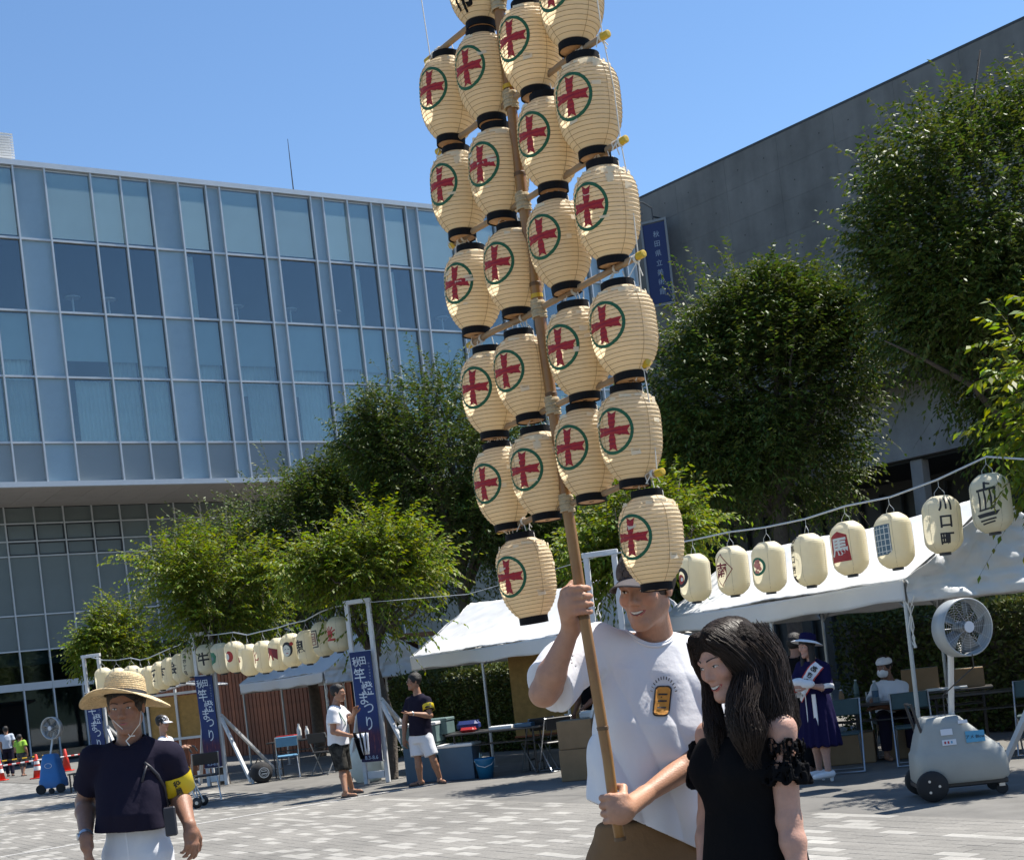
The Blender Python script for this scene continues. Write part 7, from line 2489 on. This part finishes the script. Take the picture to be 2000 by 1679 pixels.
# folded black and white cloth held in his hand
hc = at(700, 1440, d - 0.35)
t = thing('folded_happi', 'folded black and white garment held by the man in camouflage shorts', 'garment', hc)
g_ = np.random.default_rng(3)
for k, (m, off, w) in enumerate(((M_blk, (0, 0, 0), 0.2), (M_wtee, (0.05, -0.03, -0.02), 0.16), (M_blk, (0.0, -0.05, -0.08), 0.12))):
    n = 9; P_ = np.zeros((n, 6, 3))
    for a_ in range(n):
        for b_ in range(6):
            x = (a_ / (n - 1) - 0.4) * w * (1 - 0.11 * b_); P_[a_, b_] = hc + A3(off) + A3([x + 0.02 * b_ * 0.4, -0.03 * math.sin(a_ * 1.7 + k) - 0.004 * b_, 0.08 - 0.062 * b_])
    MB().grid(P_).build('cloth_fold', m, t, smooth=True, solid=0.012)

# man with dark T-shirt and white shorts
d = 20.0
j = dict(head=at(808, 1331, d), face=(-0.9, -0.42, 0.0), chest=(-0.7, -0.7, 0), neck=at(816, 1356, d), sA=at(800, 1370, d + 0.14), sB=at(834, 1368, d - 0.13), eA=at(791, 1408, d + 0.12), wA=at(789, 1442, d + 0.05),
         eB=at(840, 1397, d - 0.22), wB=at(806, 1393, d - 0.38), pel=at(822, 1437, d), hA=at(812, 1446, d + 0.06), hB=at(833, 1446, d - 0.06), kA=at(817, 1488, d), kB=at(847, 1485, d - 0.1))
gf1, gf2 = onground(822, 1533), onground(860, 1529)
j['fA'], j['fB'] = gf1 + UP * 0.09, gf2 + UP * 0.09
p = Person('man in dark T-shirt, yellow armband and white shorts gesturing by the young tree', straight(j, (-1, -0.4, 0), (0.5, -0.9, 0)), skin=(0.30, 0.155, 0.095), h=BH,
           handA=hand_relaxed(j['wA'], A3([0, 0, -1]), A3([0.6, -0.5, 0]), -1), handB=hand_relaxed(j['wB'], A3([-1, -0.3, 0.15]), A3([0, 0, 1]), 1, 1.0, (0.1, 0.15, 0.1)))
p.tee(M_navy, j['pel'] + UP * 0.015, sleeve=0.6, loose=0.025, seed=43, hem_w=0.18)
p.legs(M_wtrs, 0.72, 0.035, 44, waist=0.06, name='shorts'); p.hair_cap(M_hair); p.sandals(M_leath)
armband(p, 'B', 0.25, 0.62, 0.085, 0.09, '役員', A3([0.5, -1, 0]))
MB().lathe([(0.032, -0.01), (0.034, 0), (0.032, 0.01)], 14, c=p.J['wB'], Z=unit(p.J['wB'] - p.J['eB']), X=UP, cap=False).build('watch', M_chr, p.root)
m_ = MB(); e0 = p.hc
for sg in (-1, 1):
    c0 = e0 + A3([0.032 * sg, 0.1, 0.007]) @ p.M
    m_.lathe([(0.021, 0), (0.0235, 0.002), (0.021, 0.004)], 14, c=c0, X=p.M[0], Z=p.M[1], cap=False)
m_.tube([e0 + A3([-0.054, 0.1, 0.01]) @ p.M, e0 + A3([-0.08, 0.0, 0.012]) @ p.M], 0.002, 4)
m_.tube([e0 + A3([0.054, 0.1, 0.01]) @ p.M, e0 + A3([0.08, 0.0, 0.012]) @ p.M], 0.002, 4)
m_.build('spectacles', M_black, p.root)

# woman with sash
d = 14.25
j = dict(head=at(1576, 1262, d), face=(-0.88, -0.42, -0.14), chest=(-0.75, -0.65, 0), neck=at(1586, 1289, d), sA=at(1566, 1302, d + 0.12), sB=at(1609, 1304, d - 0.10), eA=at(1551, 1339, d + 0.02), wA=at(1563, 1334, d - 0.18),
         eB=at(1616, 1343, d - 0.18), wB=at(1577, 1338, d - 0.25), pel=at(1594, 1372, d), hA=at(1588, 1382, d + 0.06), hB=at(1602, 1382, d - 0.06), kA=at(1594, 1448, d + 0.03), kB=at(1610, 1448, d - 0.07))
gf1, gf2 = onground(1603, 1524), onground(1620, 1526)
j['fA'], j['fB'] = gf1 + UP * 0.13, gf2 + UP * 0.13
p = Person('woman in navy dress, sash and white-brimmed hat standing under the right tent', straight(j, (-1, -0.25, -0.0), (-1, -0.35, -0.0)), skin=(0.40, 0.23, 0.18), hs=0.94, h=0.0095, female=True, smile=0.3,
           handA=hand_relaxed(j['wA'], A3([0.9, -0.4, 0]), A3([0, -0.3, -1]), 1, 0.9), handB=hand_relaxed(j['wB'], A3([-0.9, -0.2, 0.1]), A3([0, 0.8, 0]), 1, 0.9), lips=(0.3, 0.06, 0.06), arm=0.95)
J = p.J
def navy(q_, P=p, J=J):
    L = P.L
    dd = f_loft(q_, J['pel'], P.X, P.Y, P.Z, [-0.46, -0.2, 0.02, 0.30 * L, 0.6 * L, 0.86 * L, 1.02 * L], A3([0.24, 0.205, 0.17, 0.135, 0.165, 0.165, 0.07]), A3([0.19, 0.165, 0.14, 0.112, 0.135, 0.11, 0.06]), cap=0.02)
    ang = np.arctan2((q_ - J['pel']) @ P.X, (q_ - J['pel']) @ P.Y); zz = (q_ - J['pel']) @ P.Z
    dd = dd + 0.010 * np.sin(ang * 14) * np.clip(-zz / 0.3, 0, 1)
    for q in 'AB':
        a, b = J['s' + q], J['e' + q]; e = a + (b - a) * 0.98
        dd = smin(dd, f_cone(q_, J['neck'] - P.Z * 0.03, a, 0.05, 0.058), 0.04)
        dd = smin(dd, f_cone(q_, a, e, 0.062, 0.066), 0.03)
    return smax(dd, -f_ell(q_, J['neck'] + A3([-0.02, -0.02, 0.05]), (0.07, 0.07, 0.07)), 0.006)
p.part('dress', navy, M_navyd, [J['sA'], J['sB'], J['pel'] - UP * 0.5, J['eA'], J['eB']], 0.2, 0.011)
# belt ribbon, white trims, cuffs, gloves
fr = p.front; side = unit(np.cross(UP, fr))
MB().box(J['pel'] + fr * 0.148 + side * 0.09 + UP * -0.08, (0.045, 0.012, 0.36), side).build('ribbon', M_sheer, p.root)
MB().box(J['pel'] + fr * 0.158 - side * 0.01 + UP * -0.05, (0.008, 0.008, 0.34), side).build('trim', M_sheer, p.root)
for q in 'AB':
    u = unit(J['e' + q] - J['s' + q]); X_, Y_, Z_ = frame2(u)
    MB().lathe([(0.072, -0.03), (0.074, 0.02), (0.06, 0.02)], 16, c=J['e' + q], X=X_, Z=Z_, cap=False).build('cuff', M_sheer, p.root, smooth=True)
gl = J['wA'] * 0.45 + J['wB'] * 0.55
def glove(q_): return smin(smin(f_ell(q_, gl + A3([-0.07, -0.01, 0.03]), (0.075, 0.05, 0.045)), f_ell(q_, gl + A3([0.02, -0.03, 0.0]), (0.08, 0.05, 0.05)), 0.03), f_cone(q_, gl, gl + A3([-0.02, -0.02, -0.09]), 0.035, 0.02), 0.02) + tps(q_, 61, 30, 60) * 0.006
p.part('gloves', glove, M_sheer, [gl], 0.2, 0.01)
# sash across the chest with lettering
M_sashr = mat('sash_red', (0.5, 0.04, 0.03), 0.6)
def sashpt(t, w):
    a = J['sB'] + UP * 0.045 - fr * 0.01; b = J['pel'] + UP * 0.06 - side * (0.12 if np.dot(side, J['sB'] - J['sA']) > 0 else -0.12)
    c = a + (b - a) * t
    up2 = unit(np.cross(b - a, fr)); up2 = up2 if up2[2] > 0 else -up2
    q_ = c + up2 * w
    lo_, hi_ = 0.0, 0.45
    ts = np.linspace(0.4, -0.1, 60); PP = q_[None] + fr[None] * ts[:, None]
    v = navy(PP); k = int(np.argmax(v < 0.0))
    return PP[max(k - 1, 0)] + fr * 0.016
for nm, w0, w1, m in (('sash', -0.055, 0.055, M_sheer), ('sash_edge', -0.068, -0.054, M_sashr), ('sash_edge', 0.054, 0.068, M_sashr)):
    G = A3([[sashpt(t, w) for w in np.linspace(w0, w1, 4)] for t in np.linspace(0.0, 1.0, 18)])
    MB().grid(G).build(nm, m, p.root, smooth=True)
m_ = MB()
for i, ch in enumerate('あきた観光'):
    v, f2 = text_mesh2d(ch, 0.088, 0.03)
    pts = []
    for x, y in v:
        b_ = sashpt(0.12 + 0.17 * i - y * 1.7, x * 0.9 if np.dot(side, A3([1, 0, 0])) > 0 else x * 0.9)
        pts.append(b_ + fr * 0.006)
    m_.add(pts, f2)
m_.build('sash_lettering', M_mblack, p.root)
# hair and hat
def shair(q_):
    q = ((q_ - p.hc) @ p.M.T) / p.hs
    dd = f_ell(q, (0, -0.018, 0.045), (0.086, 0.106, 0.088))
    dd = smax(dd, -f_ell(q, (0, 0.115, -0.035), (0.062, 0.085, 0.085)), 0.012) * p.hs
    for sg in (-1, 1):
        a = p.hc + (A3([0.072 * sg, 0.0, 0.0]) * p.hs) @ p.M
        dd = smin(dd, f_cone(q_, a, J['neck'] + (J['s' + ('A' if sg > 0 else 'B')] - J['neck']) * 0.45 + fr * 0.08 - UP * 0.06, 0.036, 0.026), 0.02)
    return dd + tps(q_ * A3([1, 1, 0.3]), 62, 60, 120) * 0.004
p.part('hair', shair, M_hair, [p.hc, J['neck']], 0.2, 0.009)
hc_ = p.hc + (A3([0, -0.02, 0.06]) * 0.94) @ p.M; hz = unit(p.M[2] + p.M[1] * -0.30 + A3([0.12, 0, 0]))
X_ = unit(np.cross(A3([0, 1., 0]), hz))
o = MB().lathe([(0.092, 0.0), (0.09, 0.05), (0.078, 0.078), (0.04, 0.09), (0.001, 0.092)], 28, c=hc_, X=X_, Z=hz, cap=False).build('hat', M_navyd, p.root, smooth=True)
MB().lathe([(0.09, 0.005), (0.12, -0.004), (0.168, -0.026), (0.17, -0.031), (0.12, -0.010), (0.09, 0.0)], 32, c=hc_, X=X_, Z=hz, cap=False).build('brim', M_sheer, o, org=world_loc(p.root), smooth=True)
p.sock_shoes(M_sheer, heel=1)

# seated man with white cap and mask
d = 16.0
j = dict(head=at(1727, 1303, d), face=(-0.72, -0.68, -0.1), chest=(-0.5, -0.85, 0), neck=at(1737, 1328, d + 0.05), sA=at(1712, 1344, d + 0.02), sB=at(1762, 1341, d + 0.05), eA=at(1705, 1378, d - 0.2), wA=at(1735, 1377, d - 0.36), eB=at(1762, 1380, d - 0.2), wB=at(1718, 1379, d - 0.38))
base = at(1742, 1400, d)
j['pel'] = A3([base[0], d + 0.05, 0.52]); j['hA'] = j['pel'] + A3([-0.1, -0.05, -0.02]); j['hB'] = j['pel'] + A3([0.1, -0.05, -0.02])
j['kA'] = j['hA'] + A3([-0.1, -0.4, -0.02]); j['kB'] = j['hB'] + A3([0.0, -0.4, -0.02]); j['fA'] = A3([j['kA'][0], j['kA'][1] + 0.05, 0.09]); j['fB'] = A3([j['kB'][0], j['kB'][1] + 0.05, 0.09])
p = Person('man in white cap and face mask sitting with folded arms under the right tent', straight(j), skin=(0.22, 0.115, 0.075), h=BH, handA=hand_relaxed(j['wA'], A3([1, -0.2, 0]), A3([0, 0.4, -1]), 1), handB=hand_relaxed(j['wB'], A3([-1, -0.2, 0]), A3([0, 0.4, -1]), -1), arm=1.1)
p.tee(M_wtee, j['pel'] + UP * 0.02, sleeve=0.7, loose=0.03, seed=45, hem_w=0.18); p.legs(M_navy, 1.9, 0.02, 46, waist=0.04); p.hair_cap(M_hair)
def mcap(q_):
    q = ((q_ - p.hc) @ p.M.T); dd = f_ell(q, (0, -0.012, 0.06), (0.092, 0.112, 0.075)); return smax(dd, -(q[:, 2] - 0.04), 0.004)
p.part('cap', mcap, M_sheer, [p.hc], 0.18, 0.01)
def mask(q_):
    q = ((q_ - p.hc) @ p.M.T); dd = f_ell(q, (0, 0.05, -0.055), (0.066, 0.075, 0.062)); return smax(smax(dd, -(q[:, 1] - 0.035), 0.004), q[:, 2] + 0.012, 0.006)
p.part('mask', mask, M_sheer, [p.hc], 0.18, 0.008)
fchair('dark chair under the seated man in the white cap', A3([base[0], d + 0.1, 0]), A3([-1, 0.1, 0]))

# person with the walking frame behind the straw hat man
d = 20.6
j = dict(head=at(318, 1412, d), face=(0.95, -0.25, -0.15), chest=(0.9, -0.3, 0), neck=at(320, 1438, d), sA=at(316, 1449, d - 0.15), sB=at(330, 1446, d + 0.14), eA=at(332, 1474, d - 0.2), wA=at(354, 1462, d - 0.25), eB=at(340, 1470, d + 0.1), wB=at(358, 1458, d + 0.12),
         pel=at(322, 1502, d), hA=at(320, 1510, d - 0.08), hB=at(328, 1510, d + 0.08), kA=at(330, 1545, d - 0.08), kB=at(336, 1544, d + 0.08))
j['fA'] = A3([j['kA'][0], d - 0.1, 0.09]); j['fB'] = A3([j['kB'][0] + 0.1, d + 0.1, 0.09])
p = Person('person in white top and white cap pushing a walking frame behind the straw-hatted man', straight(j, (1, -0.2, 0), (1, -0.2, 0)), skin=(0.38, 0.21, 0.14), hs=0.95, h=BH, female=True, handA=hand_relaxed(j['wA'], A3([0.9, -0.3, 0.3]), A3([0, 0, -1]), 1, 0.9), handB=hand_relaxed(j['wB'], A3([0.9, -0.2, 0.2]), A3([0, 0, -1]), -1, 0.9))
p.tee(M_wtee, j['pel'] + UP * 0.0, sleeve=0.75, loose=0.025, seed=47, hem_w=0.17); p.legs(M_blk, 2.0, 0.02, 48, waist=0.05); p.hair_cap(M_hair); cap_part(p, M_sheer, None, h=0.012); p.sock_shoes(M_leath)
# its walking frame
wb = onground(386, 1578)
t = thing('walking_frame', 'four-wheeled walking frame with curved handles behind the straw-hatted man', 'walker', wb)
for sx, sy in ((0, 0), (0, 0.42), (-0.5, 0.05), (-0.5, 0.4)):
    c = wb + A3([sx, sy, 0.085])
    o = MB().lathe([(0.03, -0.016), (0.08, -0.018), (0.085, 0), (0.08, 0.018), (0.03, 0.016)], 18, c=c, Z=A3([0.1, 1, 0]) / 1.005, X=UP).build('wheel', M_black, t, smooth=True)
    MB().lathe([(0.028, -0.019), (0.028, 0.019)], 10, c=c, Z=A3([0.1, 1, 0]) / 1.005, X=UP).build('hub', M_chr, o, org=world_loc(t))
for sy in (0.02, 0.4):
    MB().tube([wb + A3([0, sy, 0.1]), wb + A3([-0.12, sy, 0.42]), wb + A3([-0.22, sy, 0.72]), wb + A3([-0.26, sy, 0.92])], 0.014, 8).build('front_tube', M_chr, t)
    MB().tube([wb + A3([-0.5, sy, 0.1]), wb + A3([-0.3, sy, 0.5]), wb + A3([-0.14, sy, 0.62])], 0.013, 8).build('rear_tube', M_black, t)
    MB().tube([wb + A3([-0.26, sy, 0.9]), wb + A3([-0.18, sy, 0.97]), wb + A3([-0.04, sy, 0.94]), wb + A3([0.0, sy, 0.86])], 0.016, 8).build('handle', M_black, t)
MB().box(wb + A3([-0.28, 0.21, 0.5]), (0.3, 0.36, 0.22)).build('basket', M_fab, t, bev=0.03)
fchair('black folding chair behind the walking frame', wb + A3([-0.1, 1.2, 0]), A3([0.9, 0.3, 0]), M_black)

# two walkers far left, people in the shade of the tents
def simple(label, px_head, py_head, d, face, top_m, leg_m, hgt, short=0.6, skin=(0.32, 0.17, 0.11), leglen=2.0, seed=50, hs=1.0, hair=M_hair, reach=None):
    hd = at(px_head, py_head, d); gx = hd[0]; k = hgt / 1.7
    f = unit(A3(face, dtype=float)); sd_ = unit(np.cross(UP, f))
    sd_ = sd_ if sd_[0] > 0 or abs(sd_[0]) < 0.1 else -sd_
    def w(x, y, z): return A3([gx, d, 0]) + sd_ * x * k + f * y * k + UP * z * k
    j = dict(head=A3([gx, d, hgt - 0.115 * hs]), face=f, chest=f, neck=w(0, -0.02, 1.43), sA=w(-0.17, 0, 1.38), sB=w(0.17, 0, 1.38), eA=w(-0.22, -0.02, 1.1), eB=w(0.22, -0.02, 1.1), wA=w(-0.2, 0.1, 0.88), wB=w(0.2, 0.1, 0.88),
             pel=w(0, 0, 0.93), hA=w(-0.09, 0, 0.87), hB=w(0.09, 0, 0.87), kA=w(-0.1, 0.1, 0.48), kB=w(0.1, -0.05, 0.48), fA=w(-0.1, 0.1, 0.09), fB=w(0.1, -0.2, 0.09))
    if reach is not None:
        j['eB'] = w(0.2, 0.12, 1.08); j['wB'] = w(0.1, 0.36, 1.0); j['eA'] = w(-0.2, 0.1, 1.08); j['wA'] = w(-0.1, 0.34, 0.95)
    j['tA'] = j['tB'] = f
    P = Person(label, j, skin=skin, hs=hs * (0.6 + 0.4 * k), h=0.018 if d > 30 else 0.014, handA=hand_relaxed(j['wA'], f * 0.3 - UP, sd_, 1, k), handB=hand_relaxed(j['wB'], f * 0.3 - UP, -sd_, -1, k))
    P.tee(top_m, j['pel'] + UP * 0.02, sleeve=short, loose=0.025, seed=seed, hem_w=0.175 * k)
    P.legs(leg_m, leglen, 0.02, seed + 1, waist=0.05 * k); P.hair_cap(hair); P.sandals(M_leath)
    return P


M_lime = cloth('lime_tee', (0.28, 0.48, 0.06)); M_pale = cloth('pale_blue_tee', (0.42, 0.47, 0.55)); M_ochre = cloth('ochre_tee', (0.10, 0.05, 0.012))
simple('adult in pale top walking away at the far left edge', 11, 1425, 43.5, (-0.2, 1, 0), M_pale, M_navy, 1.62, seed=51)
simple('child in lime green T-shirt walking at the far left', 39, 1446, 42.5, (0.2, 1, 0), M_lime, M_black, 1.32, seed=53, leglen=1.3)
simple('shaded person in black top just behind the sash-wearing woman', 1556, 1285, 15.4, (0.6, 0.8, 0), M_blk, M_blk, 1.6, seed=55, skin=(0.25, 0.13, 0.09))
simple('shaded person reaching over the cluttered table behind the pole holder\'s arm', 1150, 1318, 20.9, (-0.7, -0.6, -0.3), M_blk, M_blk, 1.6, seed=59, skin=(0.24, 0.12, 0.08), reach=1)
# ------------------------------------------------------------------ mist fans, cones, barriers
M_mgrey2 = mat('moulded_grey', (0.30, 0.31, 0.29), 0.5, var=0.06, vscale=4, bump=0.06, bscale=60)
M_mblue = mat('moulded_blue', (0.03, 0.155, 0.40), 0.45, var=0.08, vscale=5)
M_guard = mat('fan_guard', (0.55, 0.56, 0.56), 0.35, metal=0.4)
M_blade = mat('fan_blade', (0.20, 0.21, 0.21), 0.35, metal=0.3)
M_drum = mat('fan_drum', (0.34, 0.36, 0.36), 0.5, metal=0.15)
M_stick = mat('sticker_white', (0.62, 0.63, 0.66), 0.5)
M_stickb = mat('sticker_blue', (0.09, 0.30, 0.45), 0.5)
M_rubber = mat('rubber', (0.012, 0.012, 0.013), 0.75, var=0.2, vscale=12)


def fan_head(t, c, nrm, R, depth=0.2, drum=M_drum):
    X_, Y_, Z_ = frame2(nrm)
    MB().lathe([(R, -depth / 2), (R + 0.012, -depth / 2), (R + 0.012, depth / 2), (R, depth / 2), (R, -depth / 2)], 40, c=c, X=X_, Z=Z_, cap=False).build('drum', drum, t, smooth=True)
    for sgn in (-1, 1):
        m_ = MB()
        for rr in np.linspace(0.12, 1.0, 11):
            m_.tube([c + Z_ * sgn * (depth / 2 + 0.012 * (1 - rr)) + (X_ * math.cos(a) + Y_ * math.sin(a)) * R * rr for a in np.linspace(0, 2 * math.pi, 29)], 0.0008, 4, cap=False)
        for k in range(12):
            a = k * math.pi / 6
            m_.tube([c + Z_ * sgn * (depth / 2 + 0.014), c + Z_ * sgn * depth / 2 + (X_ * math.cos(a) + Y_ * math.sin(a)) * R], 0.0012, 4)
        m_.build('guard', M_guard, t)
    MB().lathe([(0.06, -0.06), (0.06, 0.03), (0.03, 0.05)], 18, c=c, X=X_, Z=Z_).build('motor', M_blade, t, smooth=True)
    MB().lathe([(0.05, depth / 2 + 0.015), (0.05, depth / 2 + 0.02)], 18, c=c, X=X_, Z=Z_).build('badge', M_stick, t)
    for k in range(5):
        a0 = k * 2 * math.pi / 5
        G = np.zeros((6, 5, 3))
        for i, rr in enumerate(np.linspace(0.05, R * 0.93, 6)):
            for jn, u in enumerate(np.linspace(-1, 1, 5)):
                a = a0 + u * 0.36 * (0.7 + 0.3 * i / 5); G[i, jn] = c + (X_ * math.cos(a) + Y_ * math.sin(a)) * rr + Z_ * (u * 0.035)
        MB().grid(G).build('blade', M_blade, t, smooth=True, solid=0.003)


def hull(t, c, X, secs, m, name='body'):
    """lofted tank: secs = (z, front x, back x, half width)"""
    Y = np.cross(UP, X); G = []
    for z, x0, x1, hw in secs:
        xc, hx = (x0 + x1) / 2, (x1 - x0) / 2; row = []
        for k in range(32):
            a = 2 * math.pi * k / 32; ca, sa = math.cos(a), math.sin(a); p = 0.42
            row.append(c + X * (xc + hx * np.sign(ca) * abs(ca) ** p) + Y * hw * np.sign(sa) * abs(sa) ** p + UP * z)
        row.append(row[0]); G.append(row)
    m_ = MB().grid(A3(G)[:, ::-1]); n = len(G)
    m_.add(G[-1][:-1], [list(range(32))]); m_.add(G[0][:-1], [list(range(32))[::-1]])
    return m_.build(name, m, t, smooth=True)


# grey machine at the right tent corner
c = onground(1890, 1556); c = A3([c[0], c[1] + 0.2, 0]); X = unit(A3([0.98, -0.12, 0])); Y = np.cross(UP, X)
t = thing('mist_fan', 'grey wheeled mist fan with a large round head at the right tent corner', 'fan', c, group='wheeled mist fans')
hull(t, c, X, [(0.14, -0.37, 0.40, 0.26), (0.17, -0.39, 0.42, 0.28), (0.30, -0.39, 0.415, 0.285), (0.40, -0.385, 0.39, 0.28), (0.42, -0.37, 0.37, 0.27), (0.55, -0.335, 0.22, 0.24), (0.66, -0.295, 0.10, 0.21), (0.71, -0.275, 0.05, 0.19), (0.72, -0.25, 0.03, 0.17)], M_mgrey2)
MB().box(c + UP * 0.125, (0.76, 0.46, 0.05), X).build('base_frame', M_black, t, bev=0.01)
for sx, sy, r in ((-0.28, -0.3, 0.135), (-0.28, 0.3, 0.135)):
    w = c + X * sx + Y * sy + UP * r
    o = MB().lathe([(0.05, -0.035), (r - 0.01, -0.035), (r, -0.02), (r, 0.02), (r - 0.01, 0.035), (0.05, 0.035)], 26, c=w, Z=Y, X=UP).build('wheel', M_rubber, t, smooth=True)
    for a in range(3):
        MB().lathe([(0.012, -0.04), (0.012, 0.04)], 8, c=w + (X * math.cos(a * 2.1) + UP * math.sin(a * 2.1)) * 0.055, Z=Y, X=UP).build('bolt', M_chr, o, org=world_loc(t))
for sy in (-0.17, 0.17):
    w = c + X * 0.33 + Y * sy + UP * 0.05
    o = MB().lathe([(0.02, -0.016), (0.05, -0.016), (0.05, 0.016), (0.02, 0.016)], 16, c=w, Z=Y, X=UP).build('castor', M_rubber, t)
    MB().box(w + UP * 0.05, (0.05, 0.05, 0.06), X).build('fork', M_chr, o, org=world_loc(t))
fc = at(1879, 1225, 11.75)
mt = at(1858, 1390, 11.95)
MB().tube([A3([mt[0] + 0.02, mt[1], 0.5]), mt, fc - UP * 0.25 + A3([-0.09, 0.12, 0]), fc - UP * 0.2 + A3([-0.1, 0.12, 0])], 0.027, 10).build('mast', M_guard, t)
MB().tube([fc - UP * 0.22 + A3([-0.1, 0.12, 0]), fc + A3([-0.03, 0.12, 0.0])], 0.02, 8).build('neck', M_black, t)
MB().tube([fc + A3([0.02, -0.12, -0.24]), fc + A3([0.03, -0.1, -0.35]), c + UP * 0.9 + X * -0.05, c + UP * 0.72 + X * -0.05], 0.006, 6).build('hose', M_black, t)
MB().tube([c + X * -0.3 + UP * 0.6 - Y * 0.16, c + X * -0.36 + UP * 0.85 - Y * 0.16, c + X * -0.36 + UP * 0.85 + Y * 0.16, c + X * -0.3 + UP * 0.6 + Y * 0.16], 0.013, 8).build('handle', M_black, t)
fan_head(t, fc, unit(A3([0.30, -0.95, 0.0])), 0.245, 0.17)


def on_side(px, py, off=0.004):
    p = at(px, py, c[1] - 0.3); return p
m_ = MB()
fn_ = -Y if (-Y)[1] < 0 else Y
def stick(x, z, w, h, hw, m, name):
    """label on the slanting near side"""
    b = c + X * x + UP * z + fn_ * hw
    tl = unit(UP * 0.97 - fn_ * 0.24)
    MB().box(b, (w, 0.004, h), X, Y=unit(np.cross(tl, X)), Z=tl).build(name, m, t)
    return b, tl
stick(-0.10, 0.59, 0.10, 0.055, 0.238, M_stick, 'label'); stick(-0.09, 0.50, 0.12, 0.05, 0.258, M_stick, 'label')
stick(0.05, 0.665, 0.08, 0.03, 0.214, M_stick, 'label')
b_, tl_ = stick(0.135, 0.53, 0.16, 0.10, 0.250, M_stickb, 'label')
v, f = text_mesh2d('アメ Blow', 0.038, 0.01); MB().add([b_ + X * q[0] + tl_ * q[1] + fn_ * 0.005 for q in v], f).build('label_print', M_mblack, t)
for k in range(3): stick(-0.125 + 0.028 * k, 0.50, 0.014, 0.022, 0.2605, M_stickb if k == 2 else M_cred, 'pictogram')

# blue machine far left
c = onground(107, 1547); X = unit(A3([1, -0.1, 0])); Y = np.cross(UP, X)
t = thing('mist_fan', 'blue wheeled mist fan standing among the cones at the far left', 'fan', c, group='wheeled mist fans')
hull(t, c, X, [(0.12, -0.27, 0.27, 0.25), (0.16, -0.28, 0.28, 0.26), (0.3, -0.27, 0.27, 0.25), (0.32, -0.255, 0.255, 0.24), (0.7, -0.19, 0.19, 0.18), (0.86, -0.15, 0.15, 0.14), (0.88, -0.12, 0.12, 0.11)], M_mblue)
for sx, r in ((-0.22, 0.11), (0.24, 0.1), (0.02, 0.06)):
    w = c + X * sx + A3([0, -0.24 if sx else -0.2, r])
    MB().lathe([(0.03, -0.03), (r, -0.03), (r, 0.03), (0.03, 0.03)], 18, c=w, Z=unit(A3([0.1, 1, 0])), X=UP).build('wheel', M_rubber, t)
fc = at(101, 1421, c[1])
MB().tube([c + UP * 0.86, A3([fc[0], fc[1] + 0.1, fc[2] - 0.1])], 0.025, 8).build('mast', M_guard, t)
fan_head(t, fc, unit(A3([-0.3, -0.9, 0.0])), 0.24, 0.12, M_guard)
v, f = ring2d(0.05, 0.058, 20, sx=1.5); MB().add([c + X * q[0] + UP * (0.62 + q[1]) + A3([0, -0.235, 0]) for q in v], f).build('emblem', M_stick, t)

# cones and barrier bars
M_cone = mat('cone_red', (0.55, 0.035, 0.02), 0.5, var=0.08, vscale=8)
M_conew = mat('cone_white', (0.7, 0.7, 0.7), 0.5)
for (px, py, lab) in ((75, 1519, 'red cone with white collar left of the blue mist fan'), (131, 1505, 'plain red cone right of the blue mist fan'), (2, 1524, 'red and white cone cut by the left edge')):
    c = onground(px, py)
    t = thing('traffic_cone', lab, 'cone', c, group='traffic cones')
    MB().box(c + UP * 0.015, (0.38, 0.38, 0.03)).build('foot', M_cone, t, bev=0.01)
    MB().lathe([(0.14, 0.03), (0.035, 0.7), (0.02, 0.71)], 18, c=c).build('body', M_cone, t, smooth=True)
    if 'white' in lab:
        for z0, z1 in ((0.24, 0.36), (0.42, 0.52)):
            MB().lathe([(0.14 - 0.1567 * (z0 - 0.03) + 0.004, z0), (0.14 - 0.1567 * (z1 - 0.03) + 0.004, z1)], 18, c=c, cap=False).build('collar', M_conew, t)
M_cy = mat('bar_yellow', (0.6, 0.38, 0.02), 0.5); M_cr = mat('bar_red', (0.5, 0.04, 0.03), 0.5)


def bar_(label, a, b, m1, m2, r=0.022, n=12):
    t = thing('barrier_bar', label, 'barrier', (a + b) / 2, group='striped barrier bars')
    for k in range(n):
        MB().tube([a + (b - a) * k / n, a + (b - a) * (k + 1) / n], r, 8).build('stripe', m1 if k % 2 else m2, t)
    for e in (a, b):
        MB().tube([A3([e[0], e[1] + 0.05, 0]), A3([e[0], e[1] + 0.05, e[2] + 0.03])], 0.018, 6).build('stand', M_black, t)


bar_('red and white striped bar in front of the cones', at(-10, 1497, 38.5), at(90, 1481, 38.8), M_cr, M_conew)
bar_('red and white striped bar right of the blue mist fan', at(118, 1478, 41.8), at(172, 1470, 42.2), M_cr, M_conew, n=8)
bar_('yellow and black striped bar behind the cones', at(-6, 1487, 41.5), at(112, 1471, 41.8), M_cy, M_black)
# low black stool frame beside the straw hat man
c = onground(165, 1544)
t = thing('low_bench', 'low black bench frame left of the straw-hatted man', 'bench', c)
MB().box(c + A3([0.2, 0, 0.40]), (0.95, 0.35, 0.035)).build('seat', M_black, t)
for sx in (-0.24, 0.64):
    for sy in (-0.14, 0.14): MB().box(c + A3([sx, sy, 0.19]), (0.03, 0.03, 0.38)).build('leg', M_black, t)
# red sign board glimpsed between the tents
c = at(1180, 1200, 21.5)
t = thing('red_board', 'small red board glimpsed behind the pole holder\'s hand', 'board', A3([c[0], c[1], 0]))
MB().box(c, (0.42, 0.03, 0.17), unit(A3([1, -0.1, 0]))).build('panel', M_cred, t); MB().tube([A3([c[0], c[1], 0]), A3([c[0], c[1], c[2] - 0.08])], 0.02, 6).build('post', M_steel, t)
